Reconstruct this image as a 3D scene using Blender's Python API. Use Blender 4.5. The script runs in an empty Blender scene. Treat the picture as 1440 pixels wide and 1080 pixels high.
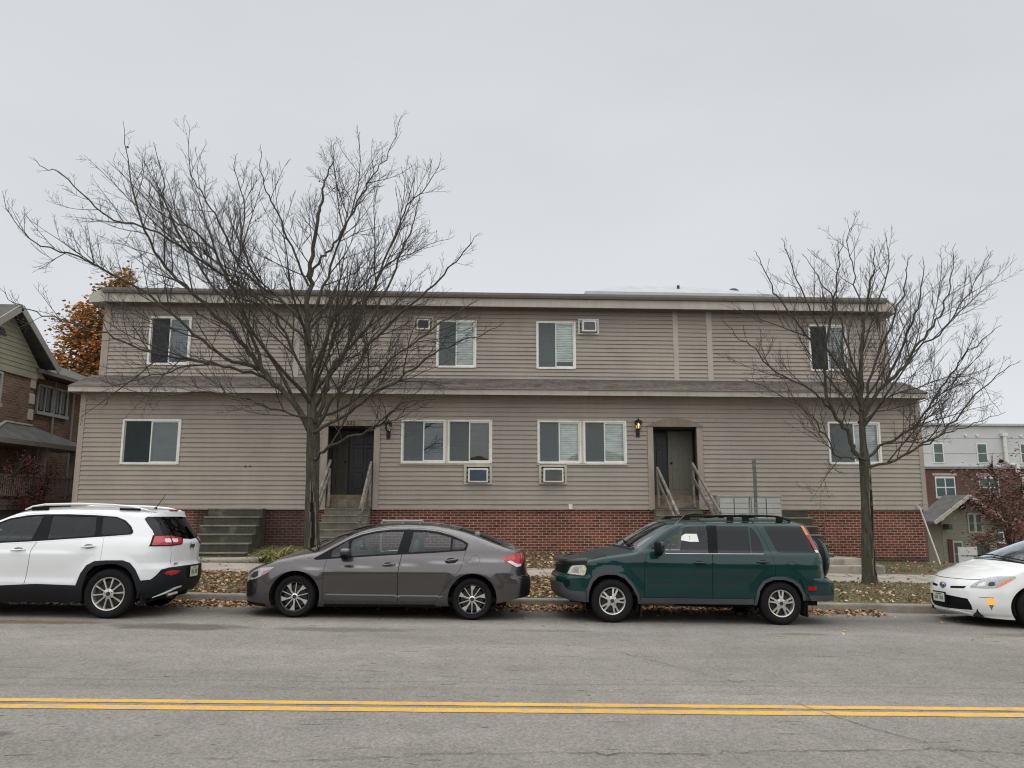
import bpy, math, random
import numpy as np
from mathutils import Vector, Matrix
from mathutils.geometry import delaunay_2d_cdt
R = math.radians
scene = bpy.context.scene
# ---------------------------------------------------------------- camera
PITCH, YAW, ROLL, CAMZ = R(8.8), R(2.6), R(0.10), 1.65
fwd = Vector((math.sin(YAW)*math.cos(PITCH), math.cos(YAW)*math.cos(PITCH), math.sin(PITCH)))
r0 = Vector((math.cos(YAW), -math.sin(YAW), 0)); u0 = r0.cross(fwd)
rgt = r0*math.cos(ROLL)+u0*math.sin(ROLL); upv = -r0*math.sin(ROLL)+u0*math.cos(ROLL)
cam = bpy.data.objects.new('camera', bpy.data.cameras.new('camera'))
scene.collection.objects.link(cam)
cam.matrix_world = Matrix(((rgt.x, upv.x, -fwd.x, 0), (rgt.y, upv.y, -fwd.y, 0), (rgt.z, upv.z, -fwd.z, CAMZ), (0, 0, 0, 1)))
cam.data.sensor_width = 36; cam.data.lens = 26.2; cam.data.clip_start = .1; cam.data.clip_end = 3000
scene.camera = cam
# ---------------------------------------------------------------- overcast daylight
SUN_EL, SUN_AZ = R(62), R(205)
w = bpy.data.worlds.new('World'); scene.world = w; w.use_nodes = True
nt = w.node_tree; nd = nt.nodes; lk = nt.links; nd.clear()
sky = nd.new('ShaderNodeTexSky'); sky.sky_type = 'NISHITA'; sky.sun_disc = False
sky.sun_elevation = SUN_EL; sky.sun_rotation = SUN_AZ; sky.air_density = 1; sky.dust_density = 2
hs = nd.new('ShaderNodeHueSaturation'); hs.inputs['Saturation'].default_value = .15; lk.new(sky.outputs[0], hs.inputs['Color'])
tc = nd.new('ShaderNodeTexCoord'); sep = nd.new('ShaderNodeSeparateXYZ'); lk.new(tc.outputs['Generated'], sep.inputs[0])
ns = nd.new('ShaderNodeTexNoise'); ns.inputs['Scale'].default_value = 2.2; ns.inputs['Detail'].default_value = 4; ns.inputs['Roughness'].default_value = .45
mp = nd.new('ShaderNodeMapping'); mp.inputs['Scale'].default_value = (1, 1, 2.6); lk.new(tc.outputs['Generated'], mp.inputs[0]); lk.new(mp.outputs[0], ns.inputs['Vector'])
cr = nd.new('ShaderNodeValToRGB'); lk.new(sep.outputs['Z'], cr.inputs[0])
SKYG = [(0.0, (6.7, 6.9, 7.1)), (.10, (6.7, 6.95, 7.25)), (.30, (6.2, 6.45, 6.75)), (.62, (5.75, 5.95, 6.2)), (.76, (8.8, 9.0, 9.25)), (1.0, (19.5, 19.7, 20))]
while len(cr.color_ramp.elements) < len(SKYG): cr.color_ramp.elements.new(.5)
for e, (p, c) in zip(cr.color_ramp.elements, SKYG): e.position = p; e.color = (c[0]/20, c[1]/20, c[2]/20, 1)
m1 = nd.new('ShaderNodeMapRange'); m1.inputs['From Min'].default_value = .3; m1.inputs['From Max'].default_value = .7
m1.inputs['To Min'].default_value = 20*.965; m1.inputs['To Max'].default_value = 20*1.055; lk.new(ns.outputs['Fac'], m1.inputs['Value'])
vm = nd.new('ShaderNodeVectorMath'); vm.operation = 'SCALE'; lk.new(cr.outputs[0], vm.inputs[0]); lk.new(m1.outputs[0], vm.inputs['Scale'])
mx = nd.new('ShaderNodeMix'); mx.data_type = 'RGBA'; mx.inputs['Factor'].default_value = .93
lk.new(hs.outputs[0], mx.inputs['A']); lk.new(vm.outputs[0], mx.inputs['B'])
bg = nd.new('ShaderNodeBackground'); bg.inputs['Strength'].default_value = .106; lk.new(mx.outputs['Result'], bg.inputs['Color'])
wo = nd.new('ShaderNodeOutputWorld'); lk.new(bg.outputs[0], wo.inputs['Surface'])
sl = bpy.data.lights.new('sun', 'SUN'); sl.energy = 1.75; sl.angle = R(140); sl.color = (1, .97, .93)
so = bpy.data.objects.new('sun', sl); scene.collection.objects.link(so)
sd = Vector((math.sin(SUN_AZ)*math.cos(SUN_EL), math.cos(SUN_AZ)*math.cos(SUN_EL), math.sin(SUN_EL)))
so.rotation_euler = (-sd).to_track_quat('-Z', 'Y').to_euler(); so.location = (0, -5, 30)
vs = scene.view_settings; vs.view_transform = 'Standard'; vs.look = 'None'; vs.exposure = .12; vs.gamma = 1; vs.use_curve_mapping = False
scene.cycles.max_bounces = 8; scene.cycles.transparent_max_bounces = 12
scene.cycles.use_denoising = True; scene.cycles.pixel_filter_type = 'BLACKMAN_HARRIS'; scene.cycles.filter_width = 1.15
# ---------------------------------------------------------------- helpers
COL = scene.collection
rng = random.Random(7)
def link(o, parent=None):
    COL.objects.link(o)
    if parent is not None: o.parent = parent
    return o
def tag(o, label=None, cat=None, group=None, kind=None):
    if label: o['label'] = label
    if cat: o['category'] = cat
    if group: o['group'] = group
    if kind: o['kind'] = kind
    return o
def empty(name, loc=(0, 0, 0), **k):
    o = bpy.data.objects.new(name, None); o.empty_display_size = .2; link(o); o.location = loc
    return tag(o, **k)
class MB:
    def __init__(s): s.v = []; s.f = []; s.m = []; s.cur = 0
    def add(s, vs, fs):
        b = len(s.v); s.v += [tuple(p) for p in vs]; s.f += [tuple(b+i for i in f) for f in fs]; s.m += [s.cur]*len(fs); return s
    def box(s, x0, x1, y0, y1, z0, z1):
        return s.add([(x0,y0,z0),(x1,y0,z0),(x1,y1,z0),(x0,y1,z0),(x0,y0,z1),(x1,y0,z1),(x1,y1,z1),(x0,y1,z1)],
                     [(0,3,2,1),(4,5,6,7),(0,1,5,4),(1,2,6,5),(2,3,7,6),(3,0,4,7)])
    def bev(s, x0, x1, y0, y1, z0, z1, b=.01):   # box with chamfered edges
        vs = []; idx = {}
        X = (x0, x1); Y = (y0, y1); Z = (z0, z1)
        for i in (0, 1):
            for j in (0, 1):
                for k in (0, 1):
                    sx = b if i == 0 else -b; sy = b if j == 0 else -b; sz = b if k == 0 else -b
                    idx[i,j,k,0] = len(vs); vs.append((X[i], Y[j]+sy, Z[k]+sz))
                    idx[i,j,k,1] = len(vs); vs.append((X[i]+sx, Y[j], Z[k]+sz))
                    idx[i,j,k,2] = len(vs); vs.append((X[i]+sx, Y[j]+sy, Z[k]))
        I = idx; fs = []
        for i in (0, 1): fs.append((I[i,0,0,0], I[i,1,0,0], I[i,1,1,0], I[i,0,1,0]))
        for j in (0, 1): fs.append((I[0,j,0,1], I[1,j,0,1], I[1,j,1,1], I[0,j,1,1]))
        for k in (0, 1): fs.append((I[0,0,k,2], I[1,0,k,2], I[1,1,k,2], I[0,1,k,2]))
        for i in (0, 1):
            for j in (0, 1): fs.append((I[i,j,0,0], I[i,j,1,0], I[i,j,1,1], I[i,j,0,1]))
            for k in (0, 1): fs.append((I[i,0,k,0], I[i,1,k,0], I[i,1,k,2], I[i,0,k,2]))
        for j in (0, 1):
            for k in (0, 1): fs.append((I[0,j,k,1], I[1,j,k,1], I[1,j,k,2], I[0,j,k,2]))
        for i in (0, 1):
            for j in (0, 1):
                for k in (0, 1): fs.append((I[i,j,k,0], I[i,j,k,1], I[i,j,k,2]))
        return s.add(vs, fs)
    def bar(s, a, b, w, h=None, up=(0, 0, 1)):     # rectangular bar between two points
        a = Vector(a); b = Vector(b); h = h or w; d = (b-a).normalized(); u = Vector(up)
        sx = d.cross(u)
        if sx.length < 1e-4: sx = d.cross(Vector((0, 1, 0)))
        sx.normalize(); u = sx.cross(d)
        vs = [p+sx*(w/2*i)+u*(h/2*j) for p in (a, b) for i, j in ((-1,-1),(1,-1),(1,1),(-1,1))]
        return s.add(vs, [(0,1,2,3),(7,6,5,4),(0,4,5,1),(1,5,6,2),(2,6,7,3),(3,7,4,0)])
    def tube(s, pts, rad, n=8, cap=True):
        P = [Vector(p) for p in pts]; m = len(P)
        if not hasattr(rad, '__len__'): rad = [rad]*m
        vs = []; ref = None
        for i, p in enumerate(P):
            d = (P[min(i+1, m-1)]-P[max(i-1, 0)])
            if d.length < 1e-9: d = Vector((0, 0, 1))
            d.normalize()
            if ref is None: ref = d.orthogonal().normalized()
            ref = ref-d*ref.dot(d)
            if ref.length < 1e-6: ref = d.orthogonal()
            ref.normalize(); q = d.cross(ref)
            for k in range(n):
                t = 2*math.pi*k/n; vs.append(p+(ref*math.cos(t)+q*math.sin(t))*rad[i])
        fs = [(i*n+k, i*n+(k+1) % n, (i+1)*n+(k+1) % n, (i+1)*n+k) for i in range(m-1) for k in range(n)]
        if cap: fs += [tuple(range(n-1, -1, -1)), tuple((m-1)*n+k for k in range(n))]
        return s.add(vs, fs)
    def lathe(s, prof, c=(0, 0, 0), axis='z', n=32, a0=0, a1=2*math.pi):   # prof: (radius, height along axis)
        full = abs(a1-a0-2*math.pi) < 1e-6; k = n if full else n+1; vs = []; c = Vector(c)
        for r, h in prof:
            for i in range(k):
                t = a0+(a1-a0)*i/n; x, y = r*math.cos(t), r*math.sin(t)
                vs.append(c+Vector((x, y, h) if axis == 'z' else ((x, h, y) if axis == 'y' else (h, x, y))))
        fs = []
        for j in range(len(prof)-1):
            for i in range(n):
                a = j*k+i; b = j*k+(i+1) % k; fs.append((a, b, b+k, a+k))
        return s.add(vs, fs)
    def prism(s, poly, y0, y1, T=None):        # poly in (x,z) extruded along y
        n = len(poly); vs = [(x, y0, z) for x, z in poly]+[(x, y1, z) for x, z in poly]
        if T: vs = [T(v) for v in vs]
        return s.add(vs, [tuple(range(n)), tuple(range(2*n-1, n-1, -1))]+[(i, i+n, (i+1) % n+n, (i+1) % n) for i in range(n)])
    def build(s, name, mats, parent=None, smooth=False, loc=None, auto=None, **k):
        me = bpy.data.meshes.new(name); me.from_pydata([tuple(v) for v in s.v], [], s.f)
        if not isinstance(mats, (list, tuple)): mats = [mats]
        for m in mats: me.materials.append(m)
        if len(mats) > 1: me.polygons.foreach_set('material_index', s.m)
        import bmesh
        bm = bmesh.new(); bm.from_mesh(me); bmesh.ops.recalc_face_normals(bm, faces=bm.faces) if auto != 'raw' else None
        bm.to_mesh(me); bm.free()
        if smooth:
            me.polygons.foreach_set('use_smooth', [True]*len(me.polygons))
            if auto != 'raw' and auto is not False: me.set_sharp_from_angle(angle=R(auto or 40))
        o = bpy.data.objects.new(name, me); link(o, parent)
        if loc: o.location = loc
        return tag(o, **k)
# ---------------------------------------------------------------- materials
MATS = {}
def mat(name, col, rough=.6, metal=0., var=.12, vs=3., hue=None, bump=0., bs=60., coat=0., spec=.5, emit=None, es=1., fine=0., streak=0., dirt=None, world=False):
    """Principled paint/stone/wood with broad and fine tonal variation, optional second hue, streaks and bump"""
    if name in MATS: return MATS[name]
    m = bpy.data.materials.new(name); m.use_nodes = True; MATS[name] = m
    n = m.node_tree.nodes; l = m.node_tree.links; b = n['Principled BSDF']
    b.inputs['Roughness'].default_value = rough; b.inputs['Metallic'].default_value = metal; b.inputs['Specular IOR Level'].default_value = spec
    if coat: b.inputs['Coat Weight'].default_value = coat; b.inputs['Coat Roughness'].default_value = .03
    if emit: b.inputs['Emission Color'].default_value = (*emit, 1); b.inputs['Emission Strength'].default_value = es
    if world: g = n.new('ShaderNodeNewGeometry'); vec = g.outputs['Position']
    else: g = n.new('ShaderNodeTexCoord'); vec = g.outputs['Object']
    def noise(scale, det=3., v=None):
        t = n.new('ShaderNodeTexNoise'); t.inputs['Scale'].default_value = scale; t.inputs['Detail'].default_value = det; l.new(v or vec, t.inputs['Vector']); return t.outputs['Fac']
    def rmap(x, a, b_, c, d):
        t = n.new('ShaderNodeMapRange'); t.inputs[1].default_value = a; t.inputs[2].default_value = b_; t.inputs[3].default_value = c; t.inputs[4].default_value = d; l.new(x, t.inputs[0]); return t.outputs[0]
    def mixc(f, a, b_, mode='MIX'):
        t = n.new('ShaderNodeMix'); t.data_type = 'RGBA'; t.blend_type = mode
        for s_, x in (('Factor', f), ('A', a), ('B', b_)):
            if isinstance(x, (tuple, float, int)): t.inputs[s_].default_value = x if not isinstance(x, tuple) else (*x[:3], 1)
            else: l.new(x, t.inputs[s_])
        return t.outputs['Result']
    c = col
    if hue: c = mixc(rmap(noise(vs*.7, 4), .38, .62, 0, 1), col, hue)
    if dirt: c = mixc(rmap(noise(dirt[1], 5), dirt[2], dirt[2]+.15, 0, dirt[3] if len(dirt) > 3 else .8), c, dirt[0])
    if streak:
        mpn = n.new('ShaderNodeMapping'); mpn.inputs['Scale'].default_value = (1, 1, .12); l.new(vec, mpn.inputs[0])
        f = rmap(noise(9, 3, mpn.outputs[0]), .3, .7, 1-streak, 1+streak)
        t = n.new('ShaderNodeVectorMath'); t.operation = 'SCALE'
        if isinstance(c, tuple): t.inputs[0].default_value = c
        else: l.new(c, t.inputs[0])
        l.new(f, t.inputs['Scale']); c = t.outputs[0]
    if var or fine:
        f = rmap(noise(vs, 4), .3, .7, 1-var, 1+var)
        if fine:
            f2 = rmap(noise(bs*.7, 2), .25, .75, 1-fine, 1+fine); t = n.new('ShaderNodeMath'); t.operation = 'MULTIPLY'; l.new(f, t.inputs[0]); l.new(f2, t.inputs[1]); f = t.outputs[0]
        t = n.new('ShaderNodeVectorMath'); t.operation = 'SCALE'
        if isinstance(c, tuple): t.inputs[0].default_value = c
        else: l.new(c, t.inputs[0])
        l.new(f, t.inputs['Scale']); c = t.outputs[0]
    if isinstance(c, tuple): b.inputs['Base Color'].default_value = (*c, 1)
    else: l.new(c, b.inputs['Base Color'])
    if bump:
        t = n.new('ShaderNodeBump'); t.inputs['Strength'].default_value = bump; t.inputs['Distance'].default_value = .01; l.new(noise(bs, 3), t.inputs['Height']); l.new(t.outputs[0], b.inputs['Normal'])
    m['out'] = 1
    return m
def glass_mat(name, tint, refl=1.0, rough=.01):
    m = bpy.data.materials.new(name); m.use_nodes = True; n = m.node_tree.nodes; l = m.node_tree.links; n.clear()
    o = n.new('ShaderNodeOutputMaterial'); t = n.new('ShaderNodeBsdfTransparent'); t.inputs[0].default_value = (*tint, 1)
    g = n.new('ShaderNodeBsdfGlossy'); g.inputs['Roughness'].default_value = rough; g.inputs['Color'].default_value = (.9, .95, 1, 1)
    f = n.new('ShaderNodeFresnel'); f.inputs['IOR'].default_value = 1.52
    k = n.new('ShaderNodeMath'); k.operation = 'MULTIPLY_ADD'; k.inputs[1].default_value = 1.6*refl; k.inputs[2].default_value = .02*refl; k.use_clamp = True; l.new(f.outputs[0], k.inputs[0])
    x = n.new('ShaderNodeMixShader'); l.new(k.outputs[0], x.inputs[0]); l.new(t.outputs[0], x.inputs[1]); l.new(g.outputs[0], x.inputs[2]); l.new(x.outputs[0], o.inputs[0])
    return m
def text_mb(txt, size, name, m, parent, loc, rot, depth=.002, align='CENTER', **k):
    cu = bpy.data.curves.new(name, 'FONT'); cu.body = txt; cu.size = size; cu.extrude = depth; cu.align_x = align; cu.align_y = 'CENTER'
    ob = bpy.data.objects.new(name, cu); COL.objects.link(ob); bpy.context.view_layer.update()
    me = bpy.data.meshes.new_from_object(ob.evaluated_get(bpy.context.evaluated_depsgraph_get())); bpy.data.objects.remove(ob)
    me.name = name; me.materials.clear(); me.materials.append(m)
    o = bpy.data.objects.new(name, me); link(o, parent); o.location = loc; o.rotation_euler = rot
    return tag(o, **k)
def gz(X, Y):       # road surface: falls to the right, crowned at the centre line
    return -.019*X-.029*abs(Y-6.2)
CURB_Y = 13.5
def hz(X, Y):       # ground beyond the curb
    X = max(-60., min(60., X)); base = -.019*X
    pts = [(13.5, -.075), (13.65, -.07), (16.1, .06), (17.5, .10), (18.6, .17), (20.1, .30), (26, .3), (60, -.6), (400, -4)]
    z = pts[-1][1]
    for (a, b), (c, d) in zip(pts, pts[1:]):
        if Y <= c: z = b+(d-b)*max(0, (Y-a))/(c-a); break
    if 17.5 < Y < 30: z += (-.008*(X-1.5))*min(1, (Y-17.5)/2.6)
    if X > 12.3 and Y > 20.2: z -= 2.6*max(0, min(1, (X-12.3)/1.8))*max(0, min(1, (Y-20.2)/9))
    return base+z
# ---------------------------------------------------------------- ground, road, pavement
def asphalt():
    m = bpy.data.materials.new('asphalt'); m.use_nodes = True; n = m.node_tree.nodes; l = m.node_tree.links; b = n['Principled BSDF']
    g = n.new('ShaderNodeNewGeometry'); P = g.outputs['Position']
    def noise(sc, det=3., rough=.5, scale=(1, 1, 1)):
        mp = n.new('ShaderNodeMapping'); mp.inputs['Scale'].default_value = scale; l.new(P, mp.inputs[0])
        t = n.new('ShaderNodeTexNoise'); t.inputs['Scale'].default_value = sc; t.inputs['Detail'].default_value = det; t.inputs['Roughness'].default_value = rough; l.new(mp.outputs[0], t.inputs['Vector']); return t.outputs['Fac']
    def rm(x, a, b_, c, d):
        t = n.new('ShaderNodeMapRange'); t.inputs[1].default_value = a; t.inputs[2].default_value = b_; t.inputs[3].default_value = c; t.inputs[4].default_value = d; l.new(x, t.inputs[0]); return t.outputs[0]
    def mul(a, b_, op='MULTIPLY'):
        t = n.new('ShaderNodeMath'); t.operation = op
        for i, x in enumerate((a, b_)):
            if isinstance(x, (int, float)): t.inputs[i].default_value = x
            else: l.new(x, t.inputs[i])
        return t.outputs[0]
    base = rm(noise(.35, 4, .6, (.35, 1.2, 1)), .3, .7, .78, 1.18)
    mid = rm(noise(2.2, 5, .6), .3, .7, .9, 1.1)
    v = n.new('ShaderNodeTexVoronoi'); v.inputs['Scale'].default_value = 55; l.new(P, v.inputs['Vector'])
    agg = rm(v.outputs['Color'], 0, 1, .72, 1.3)
    sp = rm(noise(240, 2, .7), .3, .7, .62, 1.4)
    f = mul(mul(base, mid), mul(agg, sp))
    # dark elongated scuffs
    sc = rm(noise(3.0, 3, .5, (.5, 3.5, 1)), .665, .72, 1, .6); f = mul(f, sc)
    # pits
    pit = rm(noise(14, 1, .5, (.6, 1.6, 1)), .73, .78, 1, .4); f = mul(f, pit)
    sx = n.new('ShaderNodeSeparateXYZ'); l.new(P, sx.inputs[0])
    # long seams of paving passes
    for (yy, wd, dk) in ((7.25, .035, .8), (6.98, .12, .9), (9.0, .03, .9)):
        wob = mul(sx.outputs['Y'], rm(noise(.8, 3), 0, 1, -.12, .12), 'ADD')
        d = mul(mul(wob, yy, 'SUBTRACT'), 1, 'MULTIPLY'); t = n.new('ShaderNodeMath'); t.operation = 'ABSOLUTE'; l.new(d, t.inputs[0])
        f = mul(f, rm(t.outputs[0], 0, wd, dk, 1))
    # wheel paths slightly darker/smoother, shade under the parked cars painted as a dark strip
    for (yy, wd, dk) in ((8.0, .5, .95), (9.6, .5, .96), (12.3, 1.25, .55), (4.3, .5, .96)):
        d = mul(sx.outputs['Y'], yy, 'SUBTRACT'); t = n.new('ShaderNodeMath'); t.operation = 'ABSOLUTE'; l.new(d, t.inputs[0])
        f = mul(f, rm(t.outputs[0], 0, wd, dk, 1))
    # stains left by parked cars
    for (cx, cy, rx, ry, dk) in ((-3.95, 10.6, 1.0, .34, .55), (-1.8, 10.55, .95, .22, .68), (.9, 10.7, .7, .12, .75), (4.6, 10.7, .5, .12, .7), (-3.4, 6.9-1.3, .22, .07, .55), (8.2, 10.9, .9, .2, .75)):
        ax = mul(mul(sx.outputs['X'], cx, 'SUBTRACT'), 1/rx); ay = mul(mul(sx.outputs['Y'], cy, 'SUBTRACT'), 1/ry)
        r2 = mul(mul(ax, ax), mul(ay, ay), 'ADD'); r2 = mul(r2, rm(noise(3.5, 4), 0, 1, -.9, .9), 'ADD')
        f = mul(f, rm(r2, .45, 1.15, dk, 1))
    t = n.new('ShaderNodeVectorMath'); t.operation = 'SCALE'; t.inputs[0].default_value = (.245, .230, .206); l.new(f, t.inputs['Scale'])
    # brown wet dirt by the left car
    ax = mul(mul(sx.outputs['X'], -6.35, 'SUBTRACT'), 1/1.5); ay = mul(mul(sx.outputs['Y'], 10.85, 'SUBTRACT'), 1/.2)
    r2 = mul(mul(mul(ax, ax), mul(ay, ay), 'ADD'), rm(noise(6, 5), 0, 1, -1.1, 1.1), 'ADD')
    mx = n.new('ShaderNodeMix'); mx.data_type = 'RGBA'; l.new(rm(r2, .3, 1.2, .8, 0), mx.inputs['Factor']); l.new(t.outputs[0], mx.inputs['A']); mx.inputs['B'].default_value = (.13, .085, .045, 1)
    l.new(mx.outputs['Result'], b.inputs['Base Color'])
    b.inputs['Roughness'].default_value = .92; b.inputs['Specular IOR Level'].default_value = .25
    bp = n.new('ShaderNodeBump'); bp.inputs['Strength'].default_value = .7; bp.inputs['Distance'].default_value = .006; l.new(mul(agg, sp), bp.inputs['Height']); l.new(bp.outputs[0], b.inputs['Normal'])
    return m
M_ASPH = asphalt()
def strip_mesh(name, ys, zf, m, x0=-70, x1=70, nx=71, **k):
    b = MB(); xs = [x0+(x1-x0)*i/(nx-1) for i in range(nx)]
    vs = [(x, y, zf(x, y)) for y in ys for x in xs]
    b.add(vs, [(j*nx+i, j*nx+i+1, (j+1)*nx+i+1, (j+1)*nx+i) for j in range(len(ys)-1) for i in range(nx-1)])
    return b.build(name, m, smooth=True, kind='structure', **k)
strip_mesh('road', [-3, 0, 2, 4, 5, 5.8, 6.2, 6.6, 7.5, 9, 11, 13, 13.52], gz, M_ASPH, nx=57)
M_EARTH = mat('earth', (.10, .085, .055), .95, var=.25, vs=.6, hue=(.085, .095, .045), bump=.5, bs=30, fine=.3, world=True)
M_TURF = mat('turf', (.085, .083, .04), .95, var=.3, vs=1.6, hue=(.13, .105, .055), bump=.8, bs=45, fine=.4, world=True, dirt=((.11, .07, .04), 4, .52, .8))
# ground sheet to the horizon, under everything; road and verge lie above it
b = MB(); xs = [-900, -300, -120, -60, -30, -10, 10, 12.3, 14.1, 20, 30, 60, 120, 300, 900]; ys = [-600, -200, -60, -20, -2.9, 13.55, 17, 20.2, 24, 29.2, 40, 60, 120, 400, 900]
b.add([(x, y, (gz(max(-60, min(60, x)), 6.2+min(8, abs(y-6.2)))-.12) if y < 14 else hz(x, y)-.12) for y in ys for x in xs], [(j*15+i, j*15+i+1, (j+1)*15+i+1, (j+1)*15+i) for j in range(14) for i in range(14)])
b.build('ground', M_EARTH, kind='structure')
strip_mesh('grass_verge', [13.66, 14.5, 15.3, 16.1], hz, M_TURF)
strip_mesh('lawn', [17.5, 18.2, 18.6, 19.3, 20.2, 23, 26, 29.2, 40, 60], hz, M_TURF, nx=161)
M_CONC = mat('concrete', (.36, .325, .27), .9, var=.16, vs=1.8, bump=.35, bs=70, fine=.16, world=True, dirt=((.15, .135, .11), 2.2, .5, .7))
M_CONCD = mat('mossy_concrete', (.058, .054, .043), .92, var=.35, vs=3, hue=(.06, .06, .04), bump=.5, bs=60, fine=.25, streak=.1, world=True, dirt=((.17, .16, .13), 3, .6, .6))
M_CONCM = mat('weathered_concrete', (.19, .175, .14), .92, var=.2, vs=3, hue=(.14, .135, .10), bump=.4, bs=60, fine=.2, streak=.15, world=True)
# sidewalk in slabs
b = MB(); x = -60.
while x < 60:
    x2 = x+1.5-.014; d = rng.uniform(-.006, .006)
    vs = [(xx, yy, hz(xx, yy)+.012+d+dz) for dz in (0, -.12) for xx, yy in ((x, 16.08), (x2, 16.08), (x2, 17.52), (x, 17.52))]
    b.add(vs, [(0, 1, 2, 3), (0, 4, 5, 1), (1, 5, 6, 2), (2, 6, 7, 3), (3, 7, 4, 0)]); x += 1.5
b.build('sidewalk', M_CONC, kind='structure')
# curb in 3 m stones with a rounded lip
b = MB(); x = -60.
while x < 60:
    x2 = x+3-.012; d = rng.uniform(-.004, .004)
    pr = [(13.50, -.5), (13.505, .0), (13.515, -.02), (13.535, -.004), (13.56, 0), (13.66, 0), (13.66, -.3)]
    pr = [(13.50, None), (13.515, -.03), (13.525, -.01), (13.545, 0), (13.655, 0), (13.665, -.2)]
    A = []
    for xx in (x, x2):
        for yy, dz in pr: A.append((xx, yy, gz(xx, 13.5)-.03 if dz is None else hz(xx, 13.5)+.015+d+dz))
    b.add(A, [(i, i+1, i+7, i+6) for i in range(5)]+[tuple(range(6)), tuple(range(11, 5, -1))]); x += 3
b.build('curb', mat('curb_stone', (.25, .225, .185), .92, var=.2, vs=2, bump=.5, bs=60, fine=.2, world=True, dirt=((.15, .125, .095), 3, .56, .7)), kind='structure')
# yellow double centre line, thick worn paint
M_YEL = mat('yellow_paint', (.60, .345, .055), .6, var=.08, vs=1.2, bump=.4, bs=90, fine=.16, world=True, dirt=((.34, .27, .17), 9, .50, .6))
for ya, yb in ((6.37, 6.48), (6.165, 6.285)):
    ww = rng.uniform
    b = MB(); N = 700; vs = []
    for i in range(N+1):
        x = -35+70*i/N; e0 = ya+ww(-.004, .004); e1 = yb+ww(-.004, .004); vs += [(x, e0, gz(x, e0)+.004), (x, e1, gz(x, e1)+.004)]
    b.add(vs, [(2*i, 2*i+2, 2*i+3, 2*i+1) for i in range(N)]); b.build('centre_line', M_YEL, kind='structure')
# cracks in the asphalt: narrow ragged ribbons
def crack(b, pts, wd, step=.05, jit=.03, seed=1):
    r = random.Random(seed); P = [pts[0]]
    for (x0, y0), (x1, y1) in zip(pts, pts[1:]):
        L = math.hypot(x1-x0, y1-y0); k = max(1, int(L/step))
        for i in range(1, k+1):
            t = i/k; P.append((x0+(x1-x0)*t+r.gauss(0, jit*.4), y0+(y1-y0)*t+r.gauss(0, jit*.5)))
    vs = []
    for i, (x, y) in enumerate(P):
        a = P[max(0, i-1)]; c = P[min(len(P)-1, i+1)]; dx, dy = c[0]-a[0], c[1]-a[1]; L = math.hypot(dx, dy) or 1
        ww = wd*.75*r.uniform(.3, 1.2)*(0.2 if i in (0, len(P)-1) else 1); nx, ny = -dy/L*ww/2, dx/L*ww/2
        vs += [(x+nx, y+ny, gz(x, y)+.0065), (x-nx, y-ny, gz(x, y)+.0065)]
    b.add(vs, [(2*i, 2*i+2, 2*i+3, 2*i+1) for i in range(len(P)-1)])
b = MB()
crack(b, [(2.7, 6.6), (2.85, 6.15), (3.0, 5.85), (3.3, 5.5)], .009, .06, .02, 1)
crack(b, [(.4, 5.33), (1.3, 5.3), (2.2, 5.38), (3.2, 5.42), (4.2, 5.3), (5, 5.32)], .012, .06, .03, 2)
crack(b, [(-1.4, 5.1), (-.2, 5.28), (.4, 5.33)], .008, .06, .03, 3)
crack(b, [(1.6, 9.2), (1.8, 8.7), (2.05, 8.3), (2.4, 7.6), (2.6, 7.1), (2.7, 6.7)], .008, .07, .04, 4)
crack(b, [(-4.5, 7.35), (-3, 7.4), (-1.8, 7.36), (-.4, 7.42), (.8, 7.38), (2.2, 7.44), (4.5, 7.4)], .007, .08, .05, 5)
crack(b, [(3.3, 5.5), (3.45, 5.1), (3.4, 4.9)], .008, .05, .02, 6)
b.build('road_crack', mat('crack_dark', (.045, .042, .038), .95, var=0), kind='structure')
# ---------------------------------------------------------------- apartment building
WY, UY = 20.1, 20.75                 # lower and upper wall planes
BX0, BX1 = -10.5, 12.25
M_SID = mat('vinyl_siding', (.336, .290, .237), .55, var=.07, vs=.9, hue=(.308, .272, .232), bump=.15, bs=120, fine=.05, streak=.03, world=True, dirt=((.24, .212, .178), 1.3, .6, .5))
M_TRIM = mat('taupe_trim', (.33, .285, .235), .6, var=.08, vs=2, fine=.05, world=True, streak=.06)
M_FASC = mat('fascia', (.40, .375, .32), .55, var=.08, vs=1.3, streak=.08, world=True, dirt=((.24, .21, .17), 1.4, .62, .6))
M_GUT = mat('gutter_brown', (.155, .14, .125), .45, var=.1, world=True)
M_DARK = mat('dark_void', (.012, .012, .013), .9, var=0)
M_WHT = mat('white_vinyl_frame', (.74, .74, .70), .45, var=.06, vs=4, streak=.06)
M_CRM = mat('cream_frame', (.50, .47, .36), .55, var=.08, vs=4, streak=.08)
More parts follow.
